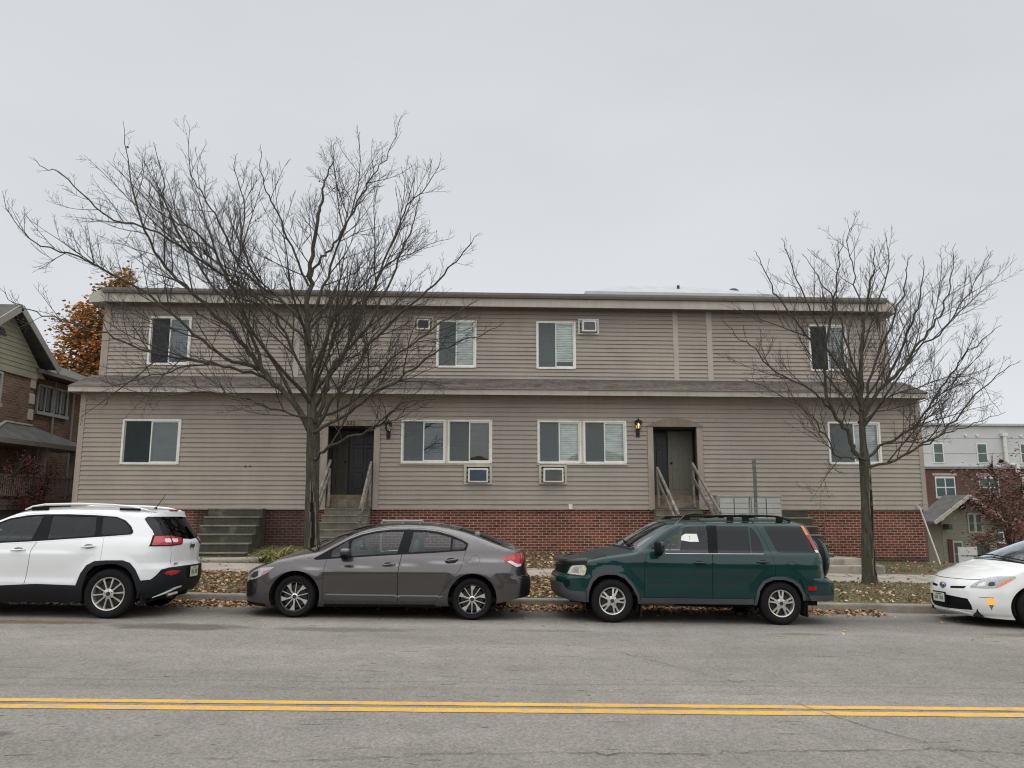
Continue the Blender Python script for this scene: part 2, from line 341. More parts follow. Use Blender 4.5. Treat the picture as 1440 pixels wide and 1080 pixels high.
def brick_mat(name, c1, c2, mo, bw=.194, bh=.0577, ms=.010, axis='xz', bump=.5, off=.5, dark=None, rough=.85):
    m = bpy.data.materials.new(name); m.use_nodes = True; n = m.node_tree.nodes; l = m.node_tree.links; b = n['Principled BSDF']
    g = n.new('ShaderNodeNewGeometry'); sp = n.new('ShaderNodeSeparateXYZ'); l.new(g.outputs['Position'], sp.inputs[0])
    cb = n.new('ShaderNodeCombineXYZ'); l.new(sp.outputs['Y' if axis == 'yz' else 'X'], cb.inputs[0]); l.new(sp.outputs['Y' if axis == 'xy' else 'Z'], cb.inputs[1])
    t = n.new('ShaderNodeTexBrick'); l.new(cb.outputs[0], t.inputs['Vector']); t.inputs['Scale'].default_value = 1; t.offset = off
    t.inputs['Brick Width'].default_value = bw+ms; t.inputs['Row Height'].default_value = bh+ms; t.inputs['Mortar Size'].default_value = ms*.58; t.inputs['Mortar Smooth'].default_value = .15; t.inputs['Bias'].default_value = 0
    t.inputs['Color1'].default_value = (*c1, 1); t.inputs['Color2'].default_value = (*c2, 1); t.inputs['Mortar'].default_value = (*mo, 1)
    f = None
    for sc, lo, hi in ((1.1, .8, 1.2), (28, .75, 1.25), (120, .85, 1.15)):
        ns_ = n.new('ShaderNodeTexNoise'); ns_.inputs['Scale'].default_value = sc; ns_.inputs['Detail'].default_value = 3; l.new(g.outputs['Position'], ns_.inputs['Vector'])
        r = n.new('ShaderNodeMapRange'); r.inputs[1].default_value = .3; r.inputs[2].default_value = .7; r.inputs[3].default_value = lo; r.inputs[4].default_value = hi; l.new(ns_.outputs['Fac'], r.inputs[0])
        if f is None: f = r.outputs[0]
        else:
            q = n.new('ShaderNodeMath'); q.operation = 'MULTIPLY'; l.new(f, q.inputs[0]); l.new(r.outputs[0], q.inputs[1]); f = q.outputs[0]
    v = n.new('ShaderNodeVectorMath'); v.operation = 'SCALE'; l.new(t.outputs['Color'], v.inputs[0]); l.new(f, v.inputs['Scale']); c = v.outputs[0]
    if dark:   # damp soot band with its own ragged outline: rising damp below dark[0], blotches beside the steps
        ns_ = n.new('ShaderNodeTexNoise'); ns_.inputs['Scale'].default_value = 2.5; ns_.inputs['Detail'].default_value = 5; l.new(g.outputs['Position'], ns_.inputs['Vector'])
        acc = None
        def mth(op, a, b_):
            q = n.new('ShaderNodeMath'); q.operation = op
            for i, x in enumerate((a, b_)):
                if isinstance(x, (int, float)): q.inputs[i].default_value = x
                else: l.new(x, q.inputs[i])
            return q.outputs[0]
        nz = mth('MULTIPLY', mth('SUBTRACT', ns_.outputs['Fac'], .5), .8)
        for (cx, cz, rx, rz) in dark:
            ax = mth('MULTIPLY', mth('SUBTRACT', sp.outputs['X'], cx), 1/rx); az = mth('MULTIPLY', mth('SUBTRACT', sp.outputs['Z'], cz), 1/rz)
            d = mth('ADD', mth('ADD', mth('MULTIPLY', ax, ax), mth('MULTIPLY', az, az)), nz)
            r = n.new('ShaderNodeMapRange'); r.inputs[1].default_value = .4; r.inputs[2].default_value = 1.2; r.inputs[3].default_value = 1; r.inputs[4].default_value = 0; l.new(d, r.inputs[0])
            acc = r.outputs[0] if acc is None else mth('MAXIMUM', acc, r.outputs[0])
        k = n.new('ShaderNodeMix'); k.data_type = 'RGBA'; l.new(mth('MULTIPLY', acc, .7), k.inputs['Factor']); l.new(c, k.inputs['A']); k.inputs['B'].default_value = (.035, .03, .025, 1); c = k.outputs['Result']
    l.new(c, b.inputs['Base Color']); b.inputs['Roughness'].default_value = rough; b.inputs['Specular IOR Level'].default_value = .3
    bp = n.new('ShaderNodeBump'); bp.inputs['Strength'].default_value = bump; bp.inputs['Distance'].default_value = .008; bp.invert = True; l.new(t.outputs['Fac'], bp.inputs['Height']); l.new(bp.outputs[0], b.inputs['Normal'])
    return m
M_BRK = brick_mat('red_brick', (.078, .026, .020), (.185, .058, .040), (.40, .285, .22), bh=.0562, bw=.19, ms=.014,
                  dark=[(1.2, -.02, 40, .17), (-5.1, .85, .75, 1.0), (-7.1, 1.0, .35, .8), (-4.6, .35, 1.1, .42), (8.3, .55, .4, .5)])
def siding(b, x0, x1, z0, z1, Y, ex, z_start, holes=(), out=.027):
    """clapboard courses; every course leans out at its foot and drops a small lip; holes are (x0,x1,z0,z1)"""
    k0 = int(math.floor((z0-z_start)/ex))-1; z = z_start+k0*ex
    while z < z1:
        cuts = sorted({max(z, z0), min(z+ex, z1)}|{h for H in holes for h in H[2:] if max(z, z0) < h < min(z+ex, z1)})
        for za, zb in zip(cuts, cuts[1:]):
            if zb-za < 1e-5: continue
            ya = Y-out*(1-(za-z)/ex); yb = Y-out*(1-(zb-z)/ex)
            segs = [(x0, x1)]
            for hx0, hx1, hz0, hz1 in holes:
                if hz0 < (za+zb)/2 < hz1:
                    s2 = []
                    for a, c in segs:
                        if hx1 <= a or hx0 >= c: s2.append((a, c)); continue
                        if hx0 > a: s2.append((a, hx0))
                        if hx1 < c: s2.append((hx1, c))
                    segs = s2
            for a0_, c0_ in segs:
                # break long runs: panels bow a little between their nails and end in staggered laps
                rr_ = random.Random(int(z*1000)//2+int(a0_*7)); X_ = [a0_]; j_ = [0.]
                while X_[-1]+1.3 < c0_: X_.append(X_[-1]+rr_.uniform(.5, 1.25)); j_.append(rr_.gauss(0, .0022))
                X_.append(c0_); j_.append(0.)
                for q_ in range(len(X_)-1):
                    a, c = X_[q_], X_[q_+1]; ja, jc = j_[q_], j_[q_+1]; zj, zk = za+ja*.7*(za == z), za+jc*.7*(za == z)
                    b.add([(a, ya+ja, zj), (c, ya+jc, zk), (c, yb+jc*.3, zb), (a, yb+ja*.3, zb)], [(0, 1, 2, 3)])
                    if abs(za-z) < 1e-6: b.add([(a, ya+ja, zj), (c, ya+jc, zk), (c, Y+.006, za+.006), (a, Y+.006, za+.006)], [(0, 3, 2, 1)])
                if (int(round((z-z_start)/ex)) % 2 == 0) and zb-za > ex*.9 and c0_-a0_ > 2.5:
                    xj = rr_.uniform(a0_+.5, c0_-.5); b.add([(xj, ya-.003, za-.001), (xj+.012, ya-.003, za-.001), (xj+.012, yb-.003, zb), (xj, yb-.003, zb), (xj, ya+.01, za), (xj, yb+.01, zb), (xj+.012, ya+.01, za), (xj+.012, yb+.01, zb)], [(0, 1, 2, 3), (0, 3, 5, 4), (1, 6, 7, 2)])
        z += ex
LW = [(-9.37, -7.87, 2.545, 3.73), (9.63, 11.09, 2.62, 3.78), (-2.05, -.86, 2.61, 3.765), (-.82, .37, 2.61, 3.765), (1.61, 2.79, 2.61, 3.765), (2.85, 4.02, 2.61, 3.765)]
UW = [(-9.16, -8.03, 5.32, 6.68), (-1.19, -.08, 5.32, 6.675), (1.64, 2.75, 5.31, 6.68), (9.55, 10.65, 5.32, 6.68)]
DR = [(-4.0, -2.78, 1.40, 3.60), (4.76, 5.96, 1.40, 3.62)]
B = empty('apartment_building', (0, WY, 0), label='long two-storey taupe clapboard building on a red brick base, set back upper floor', cat='building')
def bp(mb, name, m, parent=None, **k):      # part of the building, positions given in world space
    o = mb.build(name, m, parent or B, **k)
    p = parent or B; off = Vector((0, 0, 0)); q = p
    while q is not None: off += q.location; q = q.parent
    o.location = -off; return o
b = MB(); siding(b, BX0, BX1, 1.40, 4.47, WY, .1235, 1.40, LW+DR)
bp(b, 'lower_siding', M_SID, auto='raw', label='taupe clapboard siding of the ground floor')
b = MB(); siding(b, -10.42, 11.86, 4.8, 7.05, UY, .1185, 4.98, UW)
bp(b, 'upper_siding', M_SID, auto='raw', label='taupe clapboard siding of the set back upper floor')
# side and back walls so that the volume is closed
b = MB(); b.box(BX0+.02, BX0+.2, WY+.03, 31, 1.4, 4.5); b.box(BX1-.2, BX1-.02, WY+.03, 31, 1.4, 4.5); b.box(BX0+.21, BX1-.21, 30.8, 31, -.6, 4.5)
b.box(-10.40, -10.2, UY+.03, 31, 4.5, 7.2); b.box(11.64, 11.84, UY+.03, 31, 4.5, 7.2); b.box(-10.19, 11.63, 30.7, 31, 4.51, 7.2)
bp(b, 'side_wall', M_SID)
b = MB(); b.box(BX0+.06, BX1-.06, WY+.045, 30.79, -.8, 1.395)
bp(b, 'brick_foundation', M_BRK)
# rooms behind the windows
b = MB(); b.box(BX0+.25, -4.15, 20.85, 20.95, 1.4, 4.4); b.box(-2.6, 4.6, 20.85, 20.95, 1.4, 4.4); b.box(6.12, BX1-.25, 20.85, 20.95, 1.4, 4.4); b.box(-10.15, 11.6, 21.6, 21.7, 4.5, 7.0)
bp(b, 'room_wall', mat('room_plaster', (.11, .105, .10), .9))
# corner boards and vertical trim strips
b = MB(); b.box(BX0-.02, BX0+.12, WY-.03, WY+.02, 1.37, 4.5); b.box(BX0-.023, BX0+.0, WY+.02, WY+.12, 1.37, 4.5)
bp(b, 'corner_board', M_TRIM); b = MB()
b.box(BX1-.10, BX1+.03, WY-.03, WY+.02, 1.37, 4.5); b.box(BX1, BX1+.03, WY+.02, WY+.12, 1.37, 4.5)
bp(b, 'corner_board', M_TRIM)
b = MB(); b.box(-10.44, -10.25, UY-.035, UY+.02, 4.8, 7.2); bp(b, 'corner_board', M_TRIM); b = MB(); b.box(11.70, 11.88, UY-.035, UY+.02, 4.8, 7.2)
bp(b, 'corner_board', M_TRIM)
for xa, xb in ((5.57, 5.72), (6.55, 6.71), (-5.17, -5.02), (-4.25, -4.10)):
    b = MB(); b.bev(xa, xb, UY-.03, UY+.01, 4.82, 7.03, .004); bp(b, 'trim_strip', M_FASC)
# starter strip over the bricks
b = MB(); b.box(BX0, DR[0][0]-.16, WY-.022, WY+.03, 1.375, 1.402); b.box(DR[0][1]+.16, DR[1][0]-.18, WY-.022, WY+.03, 1.375, 1.402); b.box(DR[1][1]+.17, BX1, WY-.022, WY+.03, 1.375, 1.402)
bp(b, 'starter_strip', M_TRIM)
# lower shingled skirt roof
M_SHI = bpy.data.materials.new('asphalt_shingle'); M_SHI.use_nodes = True
def shingle(m):
    n = m.node_tree.nodes; l = m.node_tree.links; b = n['Principled BSDF']; g = n.new('ShaderNodeNewGeometry')
    sp = n.new('ShaderNodeSeparateXYZ'); l.new(g.outputs['Position'], sp.inputs[0]); cb = n.new('ShaderNodeCombineXYZ'); l.new(sp.outputs['X'], cb.inputs[0]); l.new(sp.outputs['Y'], cb.inputs[1])
    t = n.new('ShaderNodeTexBrick'); l.new(cb.outputs[0], t.inputs['Vector']); t.inputs['Scale'].default_value = 1; t.inputs['Brick Width'].default_value = .3; t.inputs['Row Height'].default_value = .125
    t.inputs['Mortar Size'].default_value = .006; t.inputs['Mortar'].default_value = (.04, .035, .03, 1); t.inputs['Color1'].default_value = (.0, .0, .0, 1); t.inputs['Color2'].default_value = (1, 1, 1, 1); t.inputs['Bias'].default_value = 0
    ns_ = n.new('ShaderNodeTexNoise'); ns_.inputs['Scale'].default_value = 1.5; ns_.inputs['Detail'].default_value = 5; l.new(g.outputs['Position'], ns_.inputs['Vector'])
    a = n.new('ShaderNodeMath'); a.operation = 'MULTIPLY_ADD'; l.new(t.outputs['Color'], a.inputs[0]); a.inputs[1].default_value = .28; 
    a2 = n.new('ShaderNodeMath'); a2.operation = 'MULTIPLY_ADD'; l.new(ns_.outputs['Fac'], a2.inputs[0]); a2.inputs[1].default_value = 2.0; a2.inputs[2].default_value = -.62; l.new(a2.outputs[0], a.inputs[2])
    r = n.new('ShaderNodeValToRGB'); l.new(a.outputs[0], r.inputs[0]); e = r.color_ramp.elements
    cols = [(.15, (.085, .07, .06)), (.32, (.17, .13, .095)), (.45, (.085, .095, .115)), (.58, (.19, .155, .11)), (.7, (.085, .082, .085)), (.9, (.15, .115, .085))]
    while len(e) < len(cols): e.new(.5)
    for q, (p, c) in zip(e, cols): q.position = p; q.color = (*c, 1)
    l.new(r.outputs[0], b.inputs['Base Color']); b.inputs['Roughness'].default_value = .95
shingle(M_SHI)
FY = 19.6
b = MB(); x0, x1 = -10.62, 12.24; ze = 4.545; zt = 5.02
N = 9; prof = []
for i in range(N):
    y0 = FY-.02+(UY+.03-FY)*i/N; y1 = FY-.02+(UY+.03-FY)*(i+1)/N; za = ze+(zt-ze)*i/N; zb = ze+(zt-ze)*(i+1)/N
    prof += [(y0, za+.010), (y1+.004, zb)]
vs = []
for (y, z) in prof: vs += [(x0+.0, y, z), (x1, y, z)]
b.add(vs, [(2*i, 2*i+1, 2*i+3, 2*i+2) for i in range(len(prof)-1)])
b.add([(x0, FY-.02, ze), (x0, UY, zt), (x0, UY, ze)], [(0, 1, 2)]); b.add([(x1, FY-.02, ze), (x1, UY, zt), (x1, UY, ze)], [(0, 1, 2)])
# roof wraps past the ends of the upper floor
b.add([(x0, UY, zt), (-10.3, UY, zt), (-10.3, 31, zt), (x0, 31, zt-.1)], [(0, 1, 2, 3)]); b.add([(x1, UY, zt-.1), (11.7, UY, zt), (11.7, 31, zt), (x1, 31, zt-.1)], [(0, 1, 2, 3)])
lr = bp(b, 'lower_roof', M_SHI, auto='raw', label='brown and slate mottled shingle strip between the floors')
b = MB(); b.box(x0, x1, FY, FY+.03, 4.395, 4.535); b.box(x0, x0+.03, FY+.03, 31, 4.395, 4.53); b.box(x1-.03, x1, FY+.03, 31, 4.395, 4.53)
bp(b, 'fascia', M_FASC, lr)
b = MB(); b.box(x0+.03, x1-.03, FY+.03, WY+.05, 4.44, 4.46)
bp(b, 'soffit', mat('soffit', (.14, .12, .105), .7), lr)
b = MB(); b.box(x0-.01, x1+.01, FY-.035, FY+.02, 4.536, 4.55)
bp(b, 'drip_edge', M_GUT, lr)
b = MB(); b.box(BX0+.12, BX1-.1, WY-.028, WY+.0, 4.32, 4.44); bp(b, 'frieze_board', M_TRIM)
# top roof with gutter, fascia and returns
EY = 20.3
b = MB(); b.add([(-10.3, EY-.02, 7.37), (11.66, EY-.02, 7.37), (12.02, EY+.1, 7.17), (12.02, 31.3, 7.17), (11.66, 31.3, 7.37), (-10.3, 31.3, 7.37), (-10.68, 31.3, 7.19), (-10.68, EY+.1, 7.19), (-10.3, 25, 7.52), (11.66, 25, 7.52)],
      [(0, 1, 9, 8), (8, 9, 4, 5), (1, 2, 3, 4, 9), (0, 8, 5, 6, 7)])
ur = bp(b, 'upper_roof', mat('roof_membrane', (.30, .31, .32), .7, var=.1, vs=1, world=True))
b = MB()      # white low-hipped membrane hump seen over the eave
b.add([(4.0, 22.4, 7.5), (8.6, 22.4, 7.5), (8.6, 27, 7.5), (4.0, 27, 7.5), (5.0, 23.6, 8.46), (6.9, 23.6, 8.44), (6.9, 26, 8.46), (5.0, 26, 8.46), (3.4, 22.3, 8.02), (9.4, 22.3, 8.0)], [(4, 5, 6, 7)])
b = MB(); b.add([(3.3, 22.4, 7.4), (9.6, 22.4, 7.4), (9.6, 27, 7.4), (3.3, 27, 7.4), (3.3, 22.4, 8.08), (9.6, 22.4, 8.06), (9.6, 27, 8.06), (3.3, 27, 8.06), (4.75, 23.2, 8.52), (6.9, 23.2, 8.49), (6.9, 26.2, 8.49), (4.75, 26.2, 8.52)],
      [(0, 1, 5, 4), (1, 2, 6, 5), (2, 3, 7, 6), (3, 0, 4, 7), (4, 5, 9, 8), (5, 6, 10, 9), (6, 7, 11, 10), (7, 4, 8, 11), (8, 9, 10, 11)])
bp(b, 'roof_hump', mat('pale_membrane', (.37, .38, .39), .6, var=.08, world=True), ur, label='pale low hipped hump on the roof')
b = MB(); b.tube([(6.39, 22.95, 8.1), (6.39, 22.95, 8.46)], .045, 10); b.tube([(6.39, 22.95, 8.3), (6.39, 22.95, 8.33)], .055, 10); b.tube([(6.39, 22.95, 8.17), (6.39, 22.95, 8.2)], .055, 10)
bp(b, 'vent_pipe', mat('black_vent', (.02, .02, .022), .5), ur, smooth=True)
b = MB(); b.lathe([(.001, .14), (.09, .13), (.17, .07), (.18, .03), (.12, .02), (.12, -.3)], (8.2, 23, 8.26), n=24)
bp(b, 'roof_ventilator', MATS['black_vent'], ur, smooth=True)
b = MB(); pr = [(EY-.11, 7.36), (EY-.12, 7.355), (EY-.115, 7.29), (EY-.085, 7.23), (EY-.0, 7.225), (EY, 7.37)]
b.add([(x, y, z) for x in (-10.28, 11.66) for y, z in pr], [(i, i+1, i+7, i+6) for i in range(5)]+[(0, 1, 2, 3, 4, 5), (6, 7, 8, 9, 10, 11)])
bp(b, 'gutter', M_GUT, ur)
b = MB(); b.box(-10.3, 11.66, EY+.003, EY+.03, 6.99, 7.222)
# end returns, each a box with a sloping top
for s, xa, xb in ((1, -10.30, -10.68), (1, 11.66, 12.02)):
    za = 7.36; zb = 7.18
    b.add([(xa, EY+.0, 6.985), (xb, EY+.03, 6.96), (xb, EY+.03, zb), (xa, EY, za), (xa, EY+.6, 6.985), (xb, EY+.6, 6.96), (xb, EY+.6, zb), (xa, EY+.6, za)], [(0, 1, 2, 3), (4, 5, 6, 7), (0, 1, 5, 4), (1, 2, 6, 5), (2, 3, 7, 6), (3, 0, 4, 7)])
b.box(-10.68, -10.65, EY+.61, 31.3, 6.96, 7.18); b.box(11.99, 12.02, EY+.61, 31.3, 6.96, 7.17)
bp(b, 'fascia', M_FASC, ur)
b = MB(); b.box(-10.24, -10.15, EY-.03, EY+.0, 6.985, 7.35); bp(b, 'end_cap', M_TRIM, ur); b = MB(); b.box(11.54, 11.63, EY-.03, EY+.0, 6.985, 7.34); bp(b, 'end_cap', M_TRIM, ur)
b = MB(); b.box(-10.64, 11.98, EY+.03, UY+.05, 7.02, 7.04); b.box(-10.64, -10.43, UY+.05, 31.2, 7.02, 7.04); b.box(11.87, 11.98, UY+.05, 31.2, 7.02, 7.04); bp(b, 'soffit', MATS['soffit'], ur)
# ---- windows
G_PANE = glass_mat('window_glass', (.90, .94, .92), .75, .012)
M_SCR = bpy.data.materials.new('insect_screen'); M_SCR.use_nodes = True
def scr(m):
    n = m.node_tree.nodes; l = m.node_tree.links; n.clear(); o = n.new('ShaderNodeOutputMaterial'); t = n.new('ShaderNodeBsdfTransparent'); d = n.new('ShaderNodeBsdfDiffuse'); d.inputs[0].default_value = (.17, .19, .195, 1)
    x = n.new('ShaderNodeMixShader'); x.inputs[0].default_value = .5; l.new(t.outputs[0], x.inputs[1]); l.new(d.outputs[0], x.inputs[2]); l.new(x.outputs[0], o.inputs[0])
scr(M_SCR)
M_SCRD = M_SCR.copy(); M_SCRD.name = 'insect_screen_dark'
for q_ in M_SCRD.node_tree.nodes:
    if q_.type == 'BSDF_DIFFUSE': q_.inputs[0].default_value = (.05, .06, .065, 1)
M_BLD = {}
def blind_mat(k, c):
    if k not in M_BLD:
        m = bpy.data.materials.new('blind_'+k); m.use_nodes = True; n = m.node_tree.nodes; l = m.node_tree.links; bs = n['Principled BSDF']
        g = n.new('ShaderNodeNewGeometry'); mp_ = n.new('ShaderNodeMapping'); mp_.inputs['Scale'].default_value = (1.2, 1, 5); l.new(g.outputs['Position'], mp_.inputs[0])
        t = n.new('ShaderNodeTexNoise'); t.inputs['Scale'].default_value = 2.5; t.inputs['Detail'].default_value = 3; l.new(mp_.outputs[0], t.inputs['Vector'])
        r = n.new('ShaderNodeMapRange'); r.inputs[1].default_value = .3; r.inputs[2].default_value = .7; r.inputs[3].default_value = .75; r.inputs[4].default_value = 1.2; l.new(t.outputs['Fac'], r.inputs[0])
        v = n.new('ShaderNodeVectorMath'); v.operation = 'SCALE'; v.inputs[0].default_value = c; l.new(r.outputs[0], v.inputs['Scale']); l.new(v.outputs[0], bs.inputs['Base Color']); bs.inputs['Roughness'].default_value = .7; M_BLD[k] = m
    return M_BLD[k]
def slats(b, x0, x1, y, z0, z1, p=.05):
    z = z0
    while z < z1: b.add([(x0, y, z), (x1, y, z), (x1, y+.022, min(z1, z+p*.93)), (x0, y+.022, min(z1, z+p*.93))], [(0, 1, 2, 3)]); z += p
def window(x0, x1, z0, z1, Y, label, blinds, cream=False, left_open=False, divider=None):
    fw = .045; yo = Y-.045
    xm = (x0+x1)/2
    b = MB(); M = M_CRM if cream else M_WHT
    for a in ((x0-.01, x0+fw, z0, z1), (x1-fw, x1+.01, z0, z1), (x0+fw, x1-fw, z1-fw, z1+.006), (x0+fw, x1-fw, z0-.01, z0+fw)): b.bev(a[0], a[1], yo, Y+.06, a[2], a[3], .004)
    w_ = bp(b, 'window', M, label=label)
    # sash frames
    b = MB()
    sx = ((x0+fw+.002, xm+.014, Y+.012, Y+.04), (xm-.02, x1-fw-.002, Y-.02, Y+.010))
    for i, (a, c, ya, yb) in enumerate(sx):
        t = .022 if i == 0 else .03
        b.box(a, a+t, ya, yb, z0+fw+.002, z1-fw-.002); b.box(c-t, c, ya, yb, z0+fw+.002, z1-fw-.002)
        b.box(a+t, c-t, ya, yb, z0+fw+.002, z0+fw+t); b.box(a+t, c-t, ya, yb, z1-fw-t, z1-fw-.002)
    bp(b, 'sash', M_WHT, w_)
    b = MB(); b.box(sx[0][0]+.02, sx[0][1]-.02, Y-.004, Y-.001, z0+fw+.01, z1-fw-.01); bp(b, 'insect_screen', M_SCRD if not any(q_[0] == 'l' and q_[1] != 'dark' for q_ in blinds) else M_SCR, w_)
    for i, (a, c, ya, yb) in enumerate(sx):
        b = MB(); ym = (ya+yb)/2; b.add([(a+.018, ym, z0+fw+.015), (c-.022, ym, z0+fw+.015), (c-.022, ym, z1-fw-.015), (a+.018, ym, z1-fw-.015)], [(0, 1, 2, 3)]); bp(b, 'pane', G_PANE, w_)
    for (side, key, col, drop) in blinds:
        a, c = (x0+.03, xm) if side == 'l' else ((xm, x1-.03) if side == 'r' else (x0+.03, x1-.03))
        b = MB(); slats(b, a, c, Y+.075, z1-(z1-z0)*drop, z1-.01, .05); bp(b, 'blind', blind_mat(key, col), w_, auto='raw')
    # reveal closes the gap to the room
    b = MB()
    for a in ((x0-.03, x0, z0-.03, z1+.03), (x1, x1+.03, z0-.03, z1+.03)): b.box(a[0], a[1], Y+.062, Y+.7, a[2], a[3])
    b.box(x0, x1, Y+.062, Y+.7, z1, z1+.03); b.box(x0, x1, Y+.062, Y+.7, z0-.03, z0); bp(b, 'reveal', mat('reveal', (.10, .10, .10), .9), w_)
    return w_
GRY = (.48, .53, .53); LGT = (.90, .93, .90); DKB = (.16, .18, .19)
window(*LW[0], WY, 'lower window at the far left with a green tinted right pane', [('r', 'green', (.11, .14, .12), .97)])
window(*LW[1], WY, 'lower window at the far right behind the slimmer tree', [('l', 'mid', GRY, 1), ('r', 'light', LGT, 1)])
window(*LW[2], WY, 'left half of the paired window beside the door numbered 532', [('l', 'olive', (.17, .18, .165), 1), ('r', 'dark', DKB, .97)])
window(*LW[3], WY, 'right half of the paired window beside the door numbered 532, yellowish behind its right pane', [('l', 'olive', (.17, .18, .165), 1), ('r', 'yellow', (.12, .11, .045), 1)])
window(*LW[4], WY, 'left half of the paired window beside the lit lantern', [('l', 'mid', GRY, 1), ('r', 'light', LGT, 1)])
window(*LW[5], WY, 'right half of the paired window beside the lit lantern', [('l', 'mid2', (.34, .36, .345), 1), ('r', 'light', LGT, 1)])
window(*UW[0], UY, 'upper window at the far left', [('r', 'mid3', (.20, .22, .225), .85), ('l', 'dark', DKB, .8)])
window(*UW[1], UY, 'upper window with a pale reflecting right pane behind the large tree', [('l', 'mid2', (.34, .36, .345), 1), ('r', 'light', LGT, 1)])
window(*UW[2], UY, 'upper window in clear view over the paired lower windows', [('l', 'mid', GRY, .84), ('r', 'light', LGT, .84)])
window(*UW[3], UY, 'upper window at the far right behind the slimmer tree', [('l', 'dark', DKB, .8), ('r', 'mid', GRY, .9)])
for xc in (-.84, 2.82):
    b = MB(); b.bev(xc-.03, xc+.03, WY-.05, WY+.03, 2.60, 3.775, .005); bp(b, 'window_mullion', M_CRM)
for (xa, xb, zb_) in ((-2.05, .37, 2.60), (1.61, 4.02, 2.60)):
    b = MB(); b.box(xa-.03, xb+.03, WY-.06, WY-.0, zb_-.035, zb_-.006); b.box(xa-.03, xb+.03, WY-.052, WY, 3.775, 3.795); bp(b, 'window_casing', M_CRM)
# room clutter seen in the yellow pane: a shelf
b = MB(); b.box(-.2, .3, 20.2, 20.28, 3.16, 3.185); bp(b, 'shelf', M_WHT)
# ---- recessed entrances
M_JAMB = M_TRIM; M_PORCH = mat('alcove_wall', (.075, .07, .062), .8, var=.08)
M_DOOR = mat('door_cream', (.24, .23, .185), .5, var=.05); M_DOORB = mat('door_beige', (.085, .08, .065), .6, var=.1); M_DOORD = mat('door_black', (.022, .023, .028), .35, var=.1)
M_WOOD = mat('weathered_wood', (.20, .175, .135), .85, var=.2, vs=6, hue=(.15, .12, .085), bump=.5, bs=40, fine=.2, streak=.2)
M_BARE = mat('bare_wood_riser', (.19, .14, .085), .85, var=.25, vs=6, hue=(.16, .11, .07), bump=.4, bs=40, fine=.2)
def entrance(x0, x1, zt_, arch, label, leaves):
    # jambs and header board outside
    b = MB(); jw = .16
    b.bev(x0-jw, x0, WY-.05, WY+.02, 1.37, zt_, .006); b.bev(x1, x1+jw, WY-.05, WY+.02, 1.37, zt_, .006)
    pts = [(x0-jw, zt_)]+[(x0-jw+(x1-x0+2*jw)*i/20, zt_+.03+arch*(1-((i-10)/10)**2)) for i in range(21)]+[(x1+jw, zt_)]
    b.prism(pts, WY-.055, WY+.0)
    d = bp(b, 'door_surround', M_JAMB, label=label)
    b = MB(); b.prism([(x, z+.001) for x, z in pts], WY-.085, WY-.056); bp(b, 'header_board', mat('header_board', (.23, .19, .145), .8, var=.15, vs=4, streak=.1, bump=.3), d)
    b = MB(); yb = WY+1.05; zf = 1.76
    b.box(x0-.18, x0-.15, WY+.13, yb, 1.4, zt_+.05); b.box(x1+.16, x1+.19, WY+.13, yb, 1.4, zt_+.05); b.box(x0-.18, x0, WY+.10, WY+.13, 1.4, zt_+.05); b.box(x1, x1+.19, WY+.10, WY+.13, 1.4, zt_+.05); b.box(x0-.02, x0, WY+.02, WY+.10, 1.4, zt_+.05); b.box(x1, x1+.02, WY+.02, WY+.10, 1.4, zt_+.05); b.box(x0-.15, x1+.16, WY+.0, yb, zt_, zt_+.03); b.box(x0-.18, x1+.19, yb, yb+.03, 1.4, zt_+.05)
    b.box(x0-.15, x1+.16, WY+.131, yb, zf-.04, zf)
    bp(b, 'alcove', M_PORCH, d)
    b = MB(); b.box(x0, x1, WY+.07, WY+.1, 1.64, zf+.004); bp(b, 'threshold', M_BARE, d)
    b = MB(); b.box(x0, x1, WY-.02, WY+.065, 1.42, 1.60); b.box(x0, x1, WY-.03, WY+.068, 1.6, 1.638); bp(b, 'step_riser', M_WOOD, d)
    for (a, c, m, knob, side) in leaves:
        b = MB(); y = yb-.05; b.box(a, c, y, y+.04, zf+.01, zt_-.03)
        w3 = (c-a-.30)/2
        for r0_, r1_ in ((.18, .62), (.72, 1.30), (1.40, 1.68)):      # raised panels
            for q in (0, 1):
                xa = a+.10+q*(w3+.10); b.bev(xa, xa+w3, y-.012, y, zf+r0_, zf+r1_, .008)
        dd = bp(b, 'door', m, d)
        if knob:
            b = MB(); kx = a+.08 if side < 0 else c-.08; b.lathe([(.001, -.07), (.028, -.06), (.032, -.045), (.02, -.03), (.012, -.02), (.03, 0)], (kx, y, zf+.92), 'y', 16)
            bp(b, 'door_knob', M_DOORD, dd, smooth=True)
    return d
entrance(-4.0, -2.78, 3.585, .13, 'door surround with the number 532 over the opening', [(-4.05, -3.62, M_DOORB, True, 1), (-3.58, -2.72, M_DOORD, False, 1)])
entrance(4.76, 5.96, 3.615, .20, 'door surround with a low arched top board', [(4.70, 5.36, M_DOORD, False, -1), (5.42, 6.12, M_DOOR, True, -1)])
text_mb('532', .16, 'house_number', M_DARK, B, (-3.40, -.088, 3.650), (R(90), 0, 0), .004, label='black house number 532')
